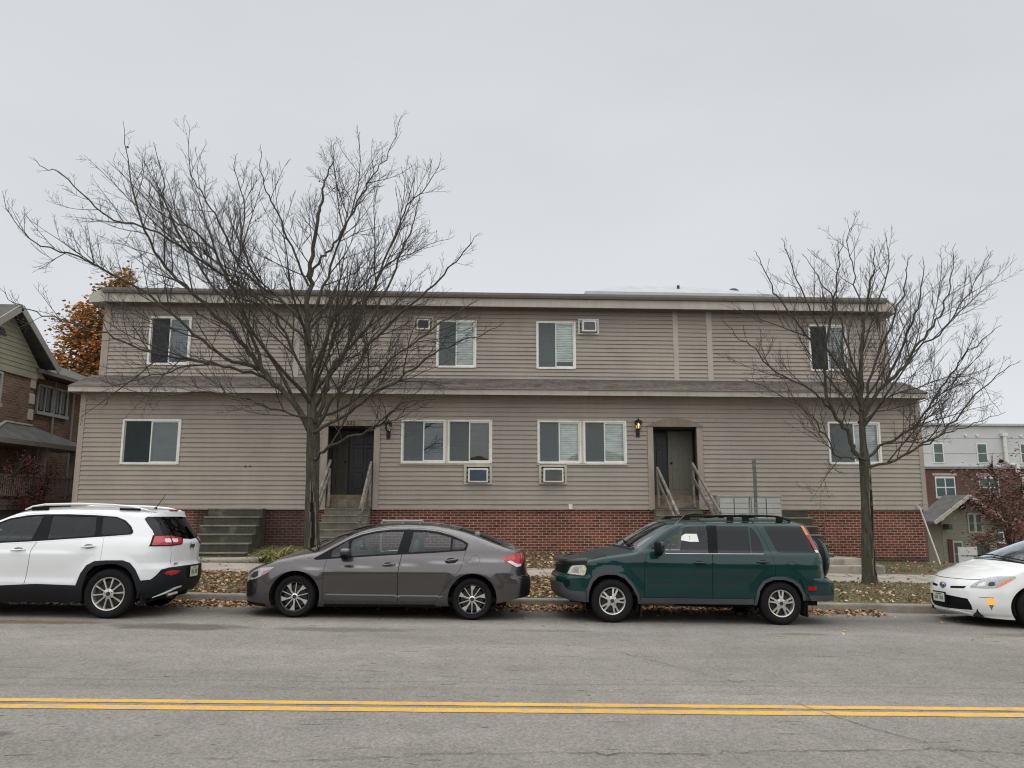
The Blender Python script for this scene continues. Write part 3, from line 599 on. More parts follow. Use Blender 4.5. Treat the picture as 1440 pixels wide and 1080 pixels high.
# ---- small wall items
b = MB(); b.bev(2.43, 2.53, WY-.07, WY-.012, 1.39, 1.52, .006); bp(b, 'outlet_box', M_WHT)
b = MB(); b.bev(-6.15, -6.11, WY-.035, WY-.012, 2.48, 2.52, .004); bp(b, 'wall_hook', M_DARK); b = MB(); b.bev(-6.03, -5.99, WY-.035, WY-.012, 2.49, 2.52, .004); bp(b, 'wall_hook', M_DARK)
b = MB(); b.tube([(9.4, 20.11, 1.36), (9.4, 20.11, .35)], .013, 8); b.tube([(9.25, 20.115, 1.37), (9.4, 20.11, 1.36)], .01, 6); bp(b, 'conduit', mat('pink_conduit', (.26, .15, .12), .7))
b = MB(); b.tube([(11.95, 20.02, 1.5), (12.02, 20.0, 1.4), (12.2, 19.6, -.02)], .022, 8); bp(b, 'drain_pipe', mat('pvc_white', (.55, .5, .48), .5))
b = MB(); b.tube([(11.93, 20.07, 1.42), (11.98, 20.07, 1.52), (12.1, 20.07, 1.56), (12.3, 20.07, 1.53)], .008, 6); bp(b, 'cable', M_TRIM)
for i, (a, c) in enumerate(((-10.2, -7.2), (-7.17, -4.05))): pass
# ---- window air conditioners in wall sleeves
def aircon(name, x0, x1, z0, z1, Y, label, mats, depth, proud):
    o = empty(name, ((x0+x1)/2, Y, z0), label=label, cat='air conditioner', group='air conditioners set into the siding')
    def p(mb, nm, m): q = mb.build(nm, m, o); q.location = -o.location; return q
    fr, body, grille = mats; t = .07 if proud < .2 else .055
    b = MB(); b.bev(x0, x1, Y-.06, Y+.0, z1-t, z1, .006); b.bev(x0, x1, Y-.06, Y, z0, z0+t*.7, .006); b.bev(x0, x0+t, Y-.06, Y, z0+t*.7, z1-t, .006); b.bev(x1-t, x1, Y-.06, Y, z0+t*.7, z1-t, .006); p(b, 'sleeve_frame', fr)
    b = MB(); b.box(x0+t, x1-t, Y-.012, Y+.1, z0+t*.7, z1-t); p(b, 'sleeve', M_DARK)
    ax0, ax1, az0, az1 = x0+t+.04, x1-t-.04, z0+.05, z1-t-.035
    yf = Y-depth
    b = MB(); b.bev(ax0, ax1, yf, Y-.013, az0, az1, .012); q = p(b, 'casing', body)
    b = MB(); g0, g1, h0, h1 = ax0+.05, ax1-.045, az0+.045, az1-.05
    b.box(g0, g1, yf-.004, yf-.001, h0, h1); 
    z = h0+.012
    while z < h1-.01: b.box(g0, g1, yf-.009, yf-.0045, z, z+.007); z += .018
    b.tube([((g0+g1)/2-.1+.02*i, yf-.012, h1+.002-.010*math.sin(math.pi*i/10)) for i in range(11)], .006, 6)
    q = p(b, 'grille', grille)
M_GRL = mat('ac_grille_grey', (.11, .12, .125), .5); M_GRB = mat('ac_grille_blue', (.05, .07, .12), .35); M_ACW = mat('ac_white', (.62, .62, .60), .45, var=.08, streak=.08)
M_BRN = mat('brown_sleeve', (.10, .045, .035), .6)
aircon('air_conditioner', -.37, .385, 2.04, 2.575, WY, 'air conditioner with a bluish grille under the window beside the door numbered 532', (M_CRM, M_ACW, M_GRB), .16, .1)
aircon('air_conditioner', 1.635, 2.395, 2.045, 2.585, WY, 'air conditioner with a dark grey grille under the paired window nearer the lit lantern', (M_CRM, M_ACW, M_GRL), .20, .1)
aircon('air_conditioner', 2.83, 3.43, 6.31, 6.77, UY, 'white air conditioner high on the upper floor right of a window', (M_ACW, M_ACW, M_GRL), .22, .3)
aircon('air_conditioner', -1.86, -1.29, 6.33, 6.78, UY, 'air conditioner high on the upper floor behind the branches of the large tree', (M_CRM, M_ACW, mat('ac_grille_dark', (.05, .05, .06), .5)), .14, .3)
# ---- lanterns
M_BLK = mat('black_iron', (.014, .014, .016), .45)
G_LAN = glass_mat('lantern_glass', (.85, .85, .85), .6, .02)
def lantern(x, z, lit, label):
    o = empty('wall_lantern', (x, WY, z), label=label, cat='wall lantern', group='lanterns beside the entrances')
    b = MB(); b.bev(-.055, .055, -.03, 0, -.30, -.06, .01); b.tube([(0, -.02, -.2), (0, -.08, -.24), (0, -.14, -.17), (0, -.14, -.10)], .012, 8); b.build('bracket', M_BLK, o)
    c = (0, -.14, 0)
    b = MB(); b.lathe([(.001, -.11), (.045, -.10), (.06, -.085), (.06, -.075)], c, n=6); b.lathe([(.11, .11), (.112, .125), (.06, .16), (.02, .18), (.012, .21), (.016, .225), (.001, .24)], c, n=6)
    for k in range(6):
        t = 2*math.pi*k/6; b.tube([(.058*math.cos(t), -.14+.058*math.sin(t), -.08), (.098*math.cos(t), -.14+.098*math.sin(t), .115)], .006, 5)
    b.build('cage', M_BLK, o)
    b = MB(); b.lathe([(.055, -.075), (.093, .11)], c, n=6); b.build('glass_shade', G_LAN, o)
    b = MB(); b.lathe([(.001, -.06), (.014, -.055), (.016, -.02), (.032, .02), (.034, .045), (.02, .07), (.001, .078)], c, n=12)
    if lit: m = mat('lit_bulb', (.9, .6, .3), .4, emit=(1, .52, .16), es=1.8, var=0)
    else: m = mat('clear_bulb', (.5, .52, .55), .15, var=0)
    b.build('bulb', m, o, smooth=True)
    if lit:
        L = bpy.data.lights.new('bulb_light', 'POINT'); L.energy = .3; L.color = (1, .6, .25); L.shadow_soft_size = .03
        q = bpy.data.objects.new('bulb_light', L); link(q, o); q.location = (0, -.14, .04)
lantern(-2.40, 3.53, False, 'unlit black lantern right of the door numbered 532')
lantern(4.34, 3.62, True, 'lit lantern left of the arched doorway')
# ---------------------------------------------------------------- steps, rails, mailboxes and other yard things
def steps(name, x0, x1, ytop, ztop, n, rise, tread, m, label, nose=.02, cheeks=True):
    b = MB(); r = random.Random(len(label))
    for i in range(n):
        z = ztop-i*rise; y0 = ytop-(i+1)*tread; y1 = ytop if i == 0 else ytop-i*tread
        e = r.uniform(-.008, .008)
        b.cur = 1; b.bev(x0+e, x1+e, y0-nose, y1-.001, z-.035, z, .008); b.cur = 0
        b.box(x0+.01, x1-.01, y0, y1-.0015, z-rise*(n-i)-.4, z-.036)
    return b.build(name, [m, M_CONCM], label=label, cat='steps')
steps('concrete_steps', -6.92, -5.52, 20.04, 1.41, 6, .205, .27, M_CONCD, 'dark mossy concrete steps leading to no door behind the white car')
steps('concrete_steps', -3.98, -2.80, 20.04, 1.41, 7, .17, .26, M_CONCM, 'weathered concrete steps up to the door numbered 532, behind the large tree')
steps('concrete_steps', 4.70, 5.98, 20.04, 1.41, 7, .17, .26, M_CONCM, 'concrete steps up to the arched doorway behind the green car')
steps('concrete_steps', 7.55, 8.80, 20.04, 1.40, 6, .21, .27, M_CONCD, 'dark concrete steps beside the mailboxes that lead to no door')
def slab(x0, x1, y0, y1, z1, th, label, m=None, name='concrete_landing', poly=None):
    b = MB()
    P = poly or [(x0, y0), (x1, y0), (x1, y1), (x0, y1)]
    n = len(P); cx = sum(p[0] for p in P)/n; cy = sum(p[1] for p in P)/n
    q = [(cx+(x-cx)*(1-.012/max(.1, math.hypot(x-cx, y-cy))), cy+(y-cy)*(1-.012/max(.1, math.hypot(x-cx, y-cy)))) for x, y in P]
    b.add([(x, y, z1-th) for x, y in P]+[(x, y, z1-.012) for x, y in P]+[(x, y, z1) for x, y in q],
          [(i, (i+1) % n, n+(i+1) % n, n+i) for i in range(n)]+[(n+i, n+(i+1) % n, 2*n+(i+1) % n, 2*n+i) for i in range(n)]+[tuple(range(2*n, 3*n))])
    return b.build(name, m or M_CONC, label=label, cat='landing')
slab(-7.2, -5.0, 17.75, 18.45, .285, .3, 'upper concrete landing at the foot of the mossy steps')
slab(-7.4, -4.9, 17.53, 17.74, .20, .3, 'lower concrete edge between the sidewalk and the mossy steps', name='concrete_kerb_step')
slab(6.9, 9.0, 18.15, 19.4, .25, .45, 'upper broad concrete landing right of the mailboxes', poly=[(4.5, 17.95), (9.4, 17.95), (9.36, 18.3), (9.0, 19.2), (4.5, 19.2)])
slab(4.5, 9.35, 17.56, 17.94, .11, .4, 'lower broad concrete step onto the sidewalk by the slimmer tree', poly=[(4.5, 17.55), (9.45, 17.55), (9.62, 17.62), (9.66, 17.8), (9.5, 17.93), (4.5, 17.93)], name='concrete_kerb_step')
slab(-4.3, -2.5, 17.53, 18.15, .235, .3, 'concrete landing at the foot of the steps behind the grey car')
M_RAILW = mat('silvered_wood', (.20, .185, .16), .85, var=.25, vs=9, hue=(.14, .125, .10), bump=.5, bs=60, fine=.2, streak=.25)
def handrail(x, top, low, post, label, dx=0., worn=None):
    o = empty('handrail', (x, 18.5, .3), label=label, cat='handrail')
    def p(mb, nm, m=M_RAILW): q = mb.build(nm, m, o); q.location = -o.location
    (ya, za), (yb, zb) = top
    b = MB(); b.bar((x, ya, za), (x+dx, yb, zb), .06, .06); p(b, 'top_rail')
    (ya, za), (yb, zb) = low
    b = MB(); b.bar((x, ya, za), (x+dx, yb, zb), .038, .088); p(b, 'lower_rail')
    b = MB(); b.bev(x+dx-.045, x+dx+.045, post[0]-.045, post[0]+.045, post[1], post[2], .006); p(b, 'post')
    b = MB(); b.bev(x-.03, x+.03, 19.94, 20.04, 1.45, 2.45, .004); p(b, 'wall_post')
handrail(-3.90, ((20.04, 2.66), (18.2, 1.40)), ((20.04, 2.34), (18.2, 1.08)), (18.3, .25, 1.36), 'left weathered wooden handrail of the door numbered 532')
handrail(-2.83, ((20.04, 2.62), (18.4, 1.40)), ((20.04, 2.30), (18.4, 1.10)), (18.45, .25, 1.36), 'right weathered wooden handrail of the door numbered 532')
handrail(4.84, ((20.04, 2.50), (18.2, 1.28)), ((20.04, 2.18), (18.2, .96)), (18.3, .1, 1.24), 'left wooden handrail of the arched doorway', .05)
handrail(5.80, ((20.04, 2.62), (18.2, 1.34)), ((20.04, 2.24), (18.2, .98)), (18.3, .1, 1.30), 'right wooden handrail of the arched doorway', .12)
# cluster mailboxes
M_MB = mat('mailbox_grey', (.40, .41, .38), .45, var=.06, vs=3, metal=.2)
M_MBD = mat('mailbox_seam', (.15, .15, .14), .6); M_MBL = mat('number_label', (.62, .62, .6), .6)
def mailbox(x0, label):
    Y = 18.55; w_ = .80; z1 = 1.725; z0 = .80; o = empty('cluster_mailbox', (x0+w_/2, Y, hz(x0, Y)), label=label, cat='mailbox', group='cluster mailboxes')
    def p(mb, nm, m, par=None):
        q = mb.build(nm, m, par or o); q.location = -o.location; return q
    b = MB(); b.bev(x0, x0+w_, Y, Y+.45, z0, z1, .012); b.bev(x0-.012, x0+w_+.012, Y-.025, Y+.46, z1+.001, z1+.028, .006); p(b, 'cabinet', M_MB)
    b = MB(); b.box(x0+.02, x0+w_-.02, Y-.003, Y+.001, z0+.02, z1-.025); p(b, 'seam_back', M_MBD)
    b = MB(); b.box(x0+.3, x0+.5, Y+.12, Y+.33, hz(x0, Y)+.05, z0-.001); b.box(x0+.2, x0+.6, Y+.03, Y+.42, hz(x0, Y)-.1, hz(x0, Y)+.05); p(b, 'pedestal', M_MB)
    for c in range(2):
        xa = x0+.03+c*.378; zz = z1-.035
        rows = [.13]*5+[.16] if c == 0 else [.13]*4+[.29]
        for i, h in enumerate(rows):
            b = MB(); b.bev(xa+.007, xa+.358, Y-.018, Y-.004, zz-h+.010, zz, .004)
            if h > .2: b.bev(xa+.02, xa+.345, Y-.034, Y-.0185, zz-.06, zz-.03, .004)
            d = p(b, 'mailbox_door', M_MB)
            b = MB(); b.box(xa+.15, xa+.235, Y-.021, Y-.0185, zz-.07, zz-.035) if h < .2 else b.box(xa+.13, xa+.24, Y-.021, Y-.0185, zz-.14, zz-.08)
            p(b, 'number_label', M_MBL, d)
            b = MB(); b.lathe([(.001, -.025), (.009, -.024), (.01, -.0185)], (xa+.03, Y, zz-.045), 'y', 10); p(b, 'lock', M_MBD, d)
            zz -= h
mailbox(5.985, 'left one of the two pale grey cluster mailboxes'); mailbox(6.80, 'right one of the two pale grey cluster mailboxes')
# bare sign post in the verge (perforated square steel, no sign)
b = MB(); px_, py_ = 5.22, 13.95; zb = hz(px_, py_)
M_GALV = mat('galvanised', (.17, .19, .20), .5, metal=.35, var=.15, vs=6, bump=.2)
o = empty('sign_post', (px_, py_, zb), label='bare grey steel sign post without a sign in front of the mailboxes', cat='post')
b.box(-.026, .026, -.026, .026, -.3, 1.75); q = b.build('lower_post', M_GALV, o)
b = MB(); b.box(-.022, .022, -.0225, .0225, 1.75, 2.55); b.box(-.03, .03, -.029, -.0265, 1.86, 2.56)
q = b.build('upper_post', mat('galvanised_dull', (.12, .125, .12), .6, metal=.3, var=.2, vs=6), o)
b = MB()
for k in range(22): b.box(-.007, .007, -.0305, -.0262, .6+.09*k, .614+.09*k)
b.build('hole', M_DARK, o)
# pipe rail behind the grey car
o = empty('pipe_rail', (-1.8, 17.7, hz(-1.8, 17.7)), label='low grey pipe rail standing behind the roof of the grey car', cat='rail')
b = MB(); b.tube([(-.42, 0, -.1), (-.42, 0, .93), (-.40, 0, .985), (-.36, 0, 1.0), (.48, 0, 1.0), (.53, 0, .98), (.545, 0, .93), (.545, 0, -.1)], .026, 10); b.build('pipe', mat('pipe_grey', (.30, .30, .29), .5, metal=.4, var=.1), o, smooth=True)
b = MB()
for x in (-.37, .12, .50): b.tube([(x-.03, 0, 1.0), (x+.03, 0, 1.0)], .036, 10)
b.build('coupling', MATS['pipe_grey'], o, smooth=True)
# ---------------------------------------------------------------- trees and plants
def bark(name, c, moss=None):
    m = bpy.data.materials.new(name); m.use_nodes = True; n = m.node_tree.nodes; l = m.node_tree.links; b = n['Principled BSDF']
    g = n.new('ShaderNodeNewGeometry'); mp = n.new('ShaderNodeMapping'); mp.inputs['Scale'].default_value = (1, 1, .16); l.new(g.outputs['Position'], mp.inputs[0])
    t = n.new('ShaderNodeTexNoise'); t.inputs['Scale'].default_value = 22; t.inputs['Detail'].default_value = 6; t.inputs['Roughness'].default_value = .7; l.new(mp.outputs[0], t.inputs['Vector'])
    r = n.new('ShaderNodeValToRGB'); l.new(t.outputs['Fac'], r.inputs[0]); e = r.color_ramp.elements
    e[0].position = .32; e[0].color = (c[0]*.35, c[1]*.35, c[2]*.35, 1); e[1].position = .68; e[1].color = (c[0]*1.6, c[1]*1.6, c[2]*1.6, 1)
    out = r.outputs[0]
    if moss:
        t2 = n.new('ShaderNodeTexNoise'); t2.inputs['Scale'].default_value = 1.7; t2.inputs['Detail'].default_value = 5; l.new(g.outputs['Position'], t2.inputs['Vector'])
        r2 = n.new('ShaderNodeMapRange'); r2.inputs[1].default_value = .45; r2.inputs[2].default_value = .62; r2.inputs[3].default_value = 0; r2.inputs[4].default_value = .7; l.new(t2.outputs['Fac'], r2.inputs[0])
        k = n.new('ShaderNodeMix'); k.data_type = 'RGBA'; l.new(r2.outputs[0], k.inputs['Factor']); l.new(out, k.inputs['A']); k.inputs['B'].default_value = (*moss, 1); out = k.outputs['Result']
    l.new(out, b.inputs['Base Color']); b.inputs['Roughness'].default_value = .92; b.inputs['Specular IOR Level'].default_value = .2
    bp_ = n.new('ShaderNodeBump'); bp_.inputs['Strength'].default_value = .9; bp_.inputs['Distance'].default_value = .02; l.new(t.outputs['Fac'], bp_.inputs['Height']); l.new(bp_.outputs[0], b.inputs['Normal'])
    return m
M_BARK = bark('bark', (.068, .062, .048), (.055, .058, .036)); M_TWIG = mat('twig_bark', (.052, .044, .038), .85, var=.3, vs=4, world=True)
M_HEART = bark('dead_heartwood', (.035, .029, .024)); M_LIP = bark('callus_bark', (.15, .135, .11)); M_TWIGF = mat('far_twigs', (.085, .08, .08), .9, var=.2, world=True)
def smooth_path(P, k=4):
    out = []
    for i in range(len(P)-1):
        p0, p1, p2, p3 = P[max(0, i-1)], P[i], P[i+1], P[min(len(P)-1, i+2)]
        for j in range(k):
            t = j/k; out.append(.5*((2*p1)+(p2-p0)*t+(2*p0-5*p1+4*p2-p3)*t*t+(3*p1-p0-3*p2+p3)*t**3))
    out.append(P[-1]); return out
def grow(P, rad, level, b_limb, b_twig, r, S):
    """P: path of Vectors, rad: list of radii.  Adds the branch and its laterals (opposite buds, upward tips)."""
    (b_limb if rad[0] > S['split'] else b_twig).tube(P, rad, 7 if rad[0] > .05 else (5 if rad[0] > .015 else 3), cap=rad[0] > .05)
    if level >= S['maxl']: return
    L = [0]
    for a, c in zip(P, P[1:]): L.append(L[-1]+(c-a).length)
    tot = L[-1]
    if tot < .12: return
    gap = S['gap'][min(level, len(S['gap'])-1)]; d = gap*r.uniform(.4, 1.2)+(tot*S['bare'] if level == 0 else tot*.08)
    side = 1
    while d < tot*.985:
        i = 0
        while L[i+1] < d: i += 1
        t = (d-L[i])/(L[i+1]-L[i]); p = P[i].lerp(P[i+1], t); dr = (P[i+1]-P[i]).normalized(); rr = rad[i]+(rad[i+1]-rad[i])*t
        rem = tot-d
        for s_ in ((1, -1) if (level >= 2 and r.random() < .75) else (side,)):
            ln = min(S['lmax'][min(level, 4)], rem*r.uniform(.35, .8)+.10)*r.uniform(.6, 1.1)
            if level >= 2: ln = min(ln, r.uniform(.08, .38))
            if ln < .06: continue
            # perpendicular, mostly in a random plane round the parent
            q = dr.orthogonal().normalized(); q = Matrix.Rotation(r.uniform(0, 2*math.pi) if level < 2 else (S['pl']+math.pi*(s_ < 0)+r.uniform(-.5, .5)), 3, dr) @ q
            if level < 2:
                q.y *= S.get('flat', .8); q = (q-dr*q.dot(dr)).normalized() if (q-dr*q.dot(dr)).length > 1e-3 else dr.orthogonal().normalized()
            ang = R(r.uniform(*S['ang'])); dd = (dr*math.cos(ang)+q*math.sin(ang)); dd.z += S['lift']*.5; dd.normalize()
            n = 3 if ln < .3 else (4 if ln < .8 else 7); pts = [p.copy()]; cur = dd.copy()
            for k in range(n):
                cur = cur+Vector((r.gauss(0, S['wob']), r.gauss(0, S['wob']), r.gauss(0, S['wob'])+S['lift']/n)); cur.normalize(); pts.append(pts[-1]+cur*ln/n)
            r0_ = min(rr*.72, .0035+ln*S['thick']); r1_ = S['tip']
            rads = [max(r1_, r0_+(r1_-r0_)*k/n) for k in range(n+1)]
            lim = S.get('keep')
            if lim and not lim(pts[-1]): continue
            grow(pts, rads, level+1, b_limb, b_twig, r, S)
        side = -side; d += gap*r.uniform(.6, 1.5)*(1 if level else 1)
def add_leaf(b, p, r, s):
    a = Matrix.Rotation(r.uniform(0, 6.28), 3, 'Z') @ Matrix.Rotation(r.uniform(-1.3, 1.3), 3, 'X')
    q = [(-.5, 0, 0), (-.1, -.35, .08), (.5, 0, .0), (-.1, .35, .08)]
    b.add([p+a @ Vector(v)*s for v in q], [(0, 1, 2), (0, 2, 3)])
def ray_at(px, py, Y):      # used once per limb to read its points off the survey table below
    d = fwd+rgt*((px-720)/1048)-upv*((py-540)/1048); t = Y/d.y; return Vector((0, 0, CAMZ))+d*t
M_DRYLEAF = mat('dry_leaf', (.16, .07, .03), .8, var=.3, vs=9, hue=(.20, .10, .045))
def street_tree(name, label, base, trunk, limbs, extra, S, seed, scar, leaves=30):
    r = random.Random(seed); Y0 = base.y; o = empty(name, tuple(base), label=label, cat='tree', group=None)
    bl = MB(); bt = MB(); tr = MB()
    TP = [ray_at(x, y, Y0+dy) for x, y, dy, _ in trunk]; TP = smooth_path(TP, 5); tr_r = []
    for i in range(len(TP)):
        f = i/5; k = min(int(f), len(trunk)-2); tr_r.append(.80*(trunk[k][3]+(trunk[k+1][3]-trunk[k][3])*(f-k)))
    # trunk with buttress flare, fluting and a long open scar
    n = 44; vs = []
    for i, p in enumerate(TP):
        for k in range(n):
            t = 2*math.pi*k/n; z = p.z-base.z; fl = 1+.55*math.exp(-max(0, z)/.18)*(.6+.4*math.cos(3*t+1))
            rr = tr_r[i]*fl*(1+.05*math.sin(5*t+z*2.1)+.035*math.sin(9*t-z*3))
            dd = abs((t-scar[0]-.16*math.sin(z*2.3)+math.pi) % (2*math.pi)-math.pi)
            if scar[1] < z < scar[2]:
                w_ = (.30+.10*math.sin(z*5))*min(1, (scar[2]-z)/.5, (z-scar[1])/.15+.3)
                if dd < w_: rr *= .45+.5*(dd/w_)**2
                elif dd < w_+.3: rr *= 1.13
            vs.append((p.x+rr*math.cos(t), p.y+rr*math.sin(t), p.z))
    tr.add(vs, [(i*n+k, i*n+(k+1) % n, (i+1)*n+(k+1) % n, (i+1)*n+k) for i in range(len(TP)-1) for k in range(n)])
    for f in range(len(tr.f)):
        k = f % n; i = f//n; t = 2*math.pi*(k+.5)/n; z = TP[i].z-base.z
        if scar[1] < z < scar[2]:
            dd = abs((t-scar[0]-.16*math.sin(z*2.3)+math.pi) % (2*math.pi)-math.pi); w_ = (.30+.10*math.sin(z*5))*min(1, (scar[2]-z)/.5, (z-scar[1])/.15+.3); tr.m[f] = 1 if dd < w_ else (2 if dd < w_+.16 else 0)
    for L in limbs:
        x0, y0 = L['p'][0]
        for (xa, ya, _, _), (xb, yb, _, _) in zip(trunk, trunk[1:]):
            if yb <= y0 <= ya and abs(x0-xa) < 18: L['p'] = [(xa+(xb-xa)*(ya-y0)/(ya-yb), y0+4)]+L['p'][0:1]+L['p'][1:]; L['p'][1] = (L['p'][1][0]*.5+L['p'][0][0]*.5, y0+1)
        pts = [ray_at(x, y, Y0+L['dy']*(i/(len(L['p'])-1))**1.1*(1 if i else 0)) for i, (x, y) in enumerate(L['p'])]
        pts = smooth_path(pts, 4); m_ = len(pts); r0_ = L['r']*.80
        rads = [r0_*(1-i/(m_-1))**.85+.0035 for i in range(m_)]
        pts = [p+Vector((r.gauss(0, .022), r.gauss(0, .02), r.gauss(0, .022)))*(1 if 1 < i else 0) for i, p in enumerate(pts)]
        S['pl'] = r.uniform(0, 6.28); grow(pts, rads, 0, bl, bt, r, S)
    for (i0, az, el, ln, r0_) in extra:     # limbs that reach towards and away from the viewer
        p = TP[min(len(TP)-1, int(i0*len(TP)))]; d = Vector((math.cos(az)*math.cos(el), math.sin(az)*math.cos(el), math.sin(el))); pts = [p.copy()]
        for k in range(8): d = (d+Vector((r.gauss(0, .09), r.gauss(0, .09), .07+r.gauss(0, .05)))).normalized(); pts.append(pts[-1]+d*ln/8)
        S['pl'] = r.uniform(0, 6.28); grow(smooth_path(pts, 2), [r0_*(1-i/16)**.85+.0035 for i in range(17)], 0, bl, bt, r, S)
    off = -base
    for mb, nm, m in ((tr, 'trunk', [M_BARK, M_HEART, M_LIP]), (bl, 'limbs', M_BARK), (bt, 'twigs', M_TWIG)):
        q = mb.build(nm, m, o, smooth=True, auto='raw'); q.location = off
    lf = MB(); V = bt.v
    for _ in range(leaves):
        add_leaf(lf, Vector(V[r.randrange(len(V))]), r, r.uniform(.05, .09))
    q = lf.build('dead_leaves', M_DRYLEAF, o, auto='raw'); q.location = off; q['kind'] = 'stuff'
    return o, len(bt.f)+len(bl.f)
S1 = dict(split=.014, maxl=3, gap=[.28, .19, .105], lmax=[2.3, .95, .4, .3, .2], ang=(26, 54), lift=.30, wob=.075, thick=.0062, tip=.0027, pl=0, bare=.12, flat=.9)
Lb = Vector((-3.40, 15.9, hz(-3.4, 15.9)-.05))
T1 = [(435, 812, 0, .24), (438, 776, 0, .205), (439, 720, 0, .175), (440, 650, 0, .165), (440, 600, 0, .165), (437, 560, 0, .10), (434, 500, 0, .085), (432, 455, 0, .05)]
LM1 = [
 dict(p=[(434, 505), (432, 450), (435, 400), (438, 360), (446, 310), (452, 285), (455, 262), (466, 230), (470, 200)], r=.085, dy=.2),
 dict(p=[(437, 612), (412, 565), (385, 540), (370, 520), (350, 495), (322, 460), (280, 420), (240, 385), (212, 345), (195, 300), (180, 240), (173, 172)], r=.085, dy=-.5),
 dict(p=[(368, 520), (340, 512), (315, 502), (275, 470), (225, 425), (170, 392), (110, 362), (60, 345), (25, 320), (0, 268)], r=.050, dy=-.4),
 dict(p=[(372, 530), (330, 520), (300, 512), (250, 502), (200, 492), (150, 470), (100, 455), (50, 440), (20, 425), (0, 402)], r=.036, dy=-1.6),
 dict(p=[(432, 462), (400, 425), (352, 392), (325, 352), (303, 300), (282, 270), (268, 235), (265, 168)], r=.042, dy=.4),
 dict(p=[(370, 522), (352, 470), (338, 430), (318, 388), (300, 352), (262, 318), (225, 300), (190, 262), (150, 225)], r=.045, dy=.9),
 dict(p=[(434, 482), (402, 450), (352, 412), (300, 378), (250, 345), (200, 318), (152, 305), (118, 275), (90, 245), (60, 235), (45, 222)], r=.040, dy=-1.0),
 dict(p=[(444, 600), (456, 555), (466, 515), (492, 490), (520, 450), (550, 392), (572, 338), (584, 300), (592, 262)], r=.070, dy=.4),
 dict(p=[(446, 605), (468, 560), (490, 530), (530, 472), (590, 420), (625, 385), (645, 362), (676, 328)], r=.060, dy=-.6),
 dict(p=[(450, 606), (490, 580), (525, 552), (562, 535), (600, 505), (640, 482), (680, 470), (708, 452)], r=.046, dy=-1.4),
 dict(p=[(452, 642), (470, 625), (500, 612), (530, 600), (550, 580), (568, 566), (600, 562), (630, 556)], r=.048, dy=-1.8),
 dict(p=[(436, 392), (452, 362), (470, 345), (492, 305), (512, 268), (530, 240), (552, 205), (566, 160)], r=.036, dy=.3),
 dict(p=[(434, 452), (450, 418), (470, 360), (485, 320), (498, 285), (505, 240), (503, 175)], r=.040, dy=1.2),
 dict(p=[(434, 402), (415, 358), (395, 312), (378, 275), (368, 240), (368, 200)], r=.032, dy=-.6),
 dict(p=[(434, 540), (400, 470), (375, 420), (352, 372), (340, 330), (345, 290), (330, 240), (335, 215)], r=.040, dy=1.6),
 dict(p=[(450, 575), (480, 500), (512, 430), (535, 380), (556, 330), (575, 290), (610, 250), (620, 215)], r=.052, dy=1.9),
 dict(p=[(445, 590), (410, 582), (370, 570), (330, 556), (280, 552), (230, 556), (180, 548), (130, 530)], r=.028, dy=-2.2),
 dict(p=[(438, 560), (460, 500), (480, 440), (505, 405), (545, 372), (590, 350), (640, 330)], r=.045, dy=2.2),
 dict(p=[(447, 588), (500, 560), (550, 505), (600, 468), (640, 440), (690, 415)], r=.042, dy=1.2),
 dict(p=[(300, 512), (240, 520), (190, 535), (140, 545)], r=.02, dy=-2.6),
 dict(p=[(415, 565), (380, 500), (330, 440), (270, 360), (238, 300), (228, 250), (218, 200)], r=.045, dy=-1.5)]
EX1 = [(.70, -1.2, .7, 3.6, .045), (.68, -2.0, .6, 3.6, .045), (.72, 1.3, .8, 3.4, .045), (.76, 2.0, .7, 3.4, .04), (.88, -1.6, .9, 2.8, .03), (.92, 1.0, .9, 2.8, .03), (.78, -.7, .75, 3.0, .035)]
_, c1 = street_tree('street_tree', 'large bare spreading tree before the door numbered 532, its trunk split', Lb, T1, LM1, EX1, S1, 11, (4.9, .1, 1.75), 45)
S2 = dict(S1); S2['gap'] = [.26, .18, .105]; S2['thick'] = .0060
Rb = Vector((8.38, 15.9, hz(8.38, 15.9)-.05))
T2 = [(1224, 834, 0, .20), (1222, 818, 0, .165), (1220, 760, 0, .145), (1218, 700, 0, .135), (1216, 650, 0, .14), (1214, 625, 0, .085), (1212, 586, 0, .075), (1211, 560, 0, .05)]
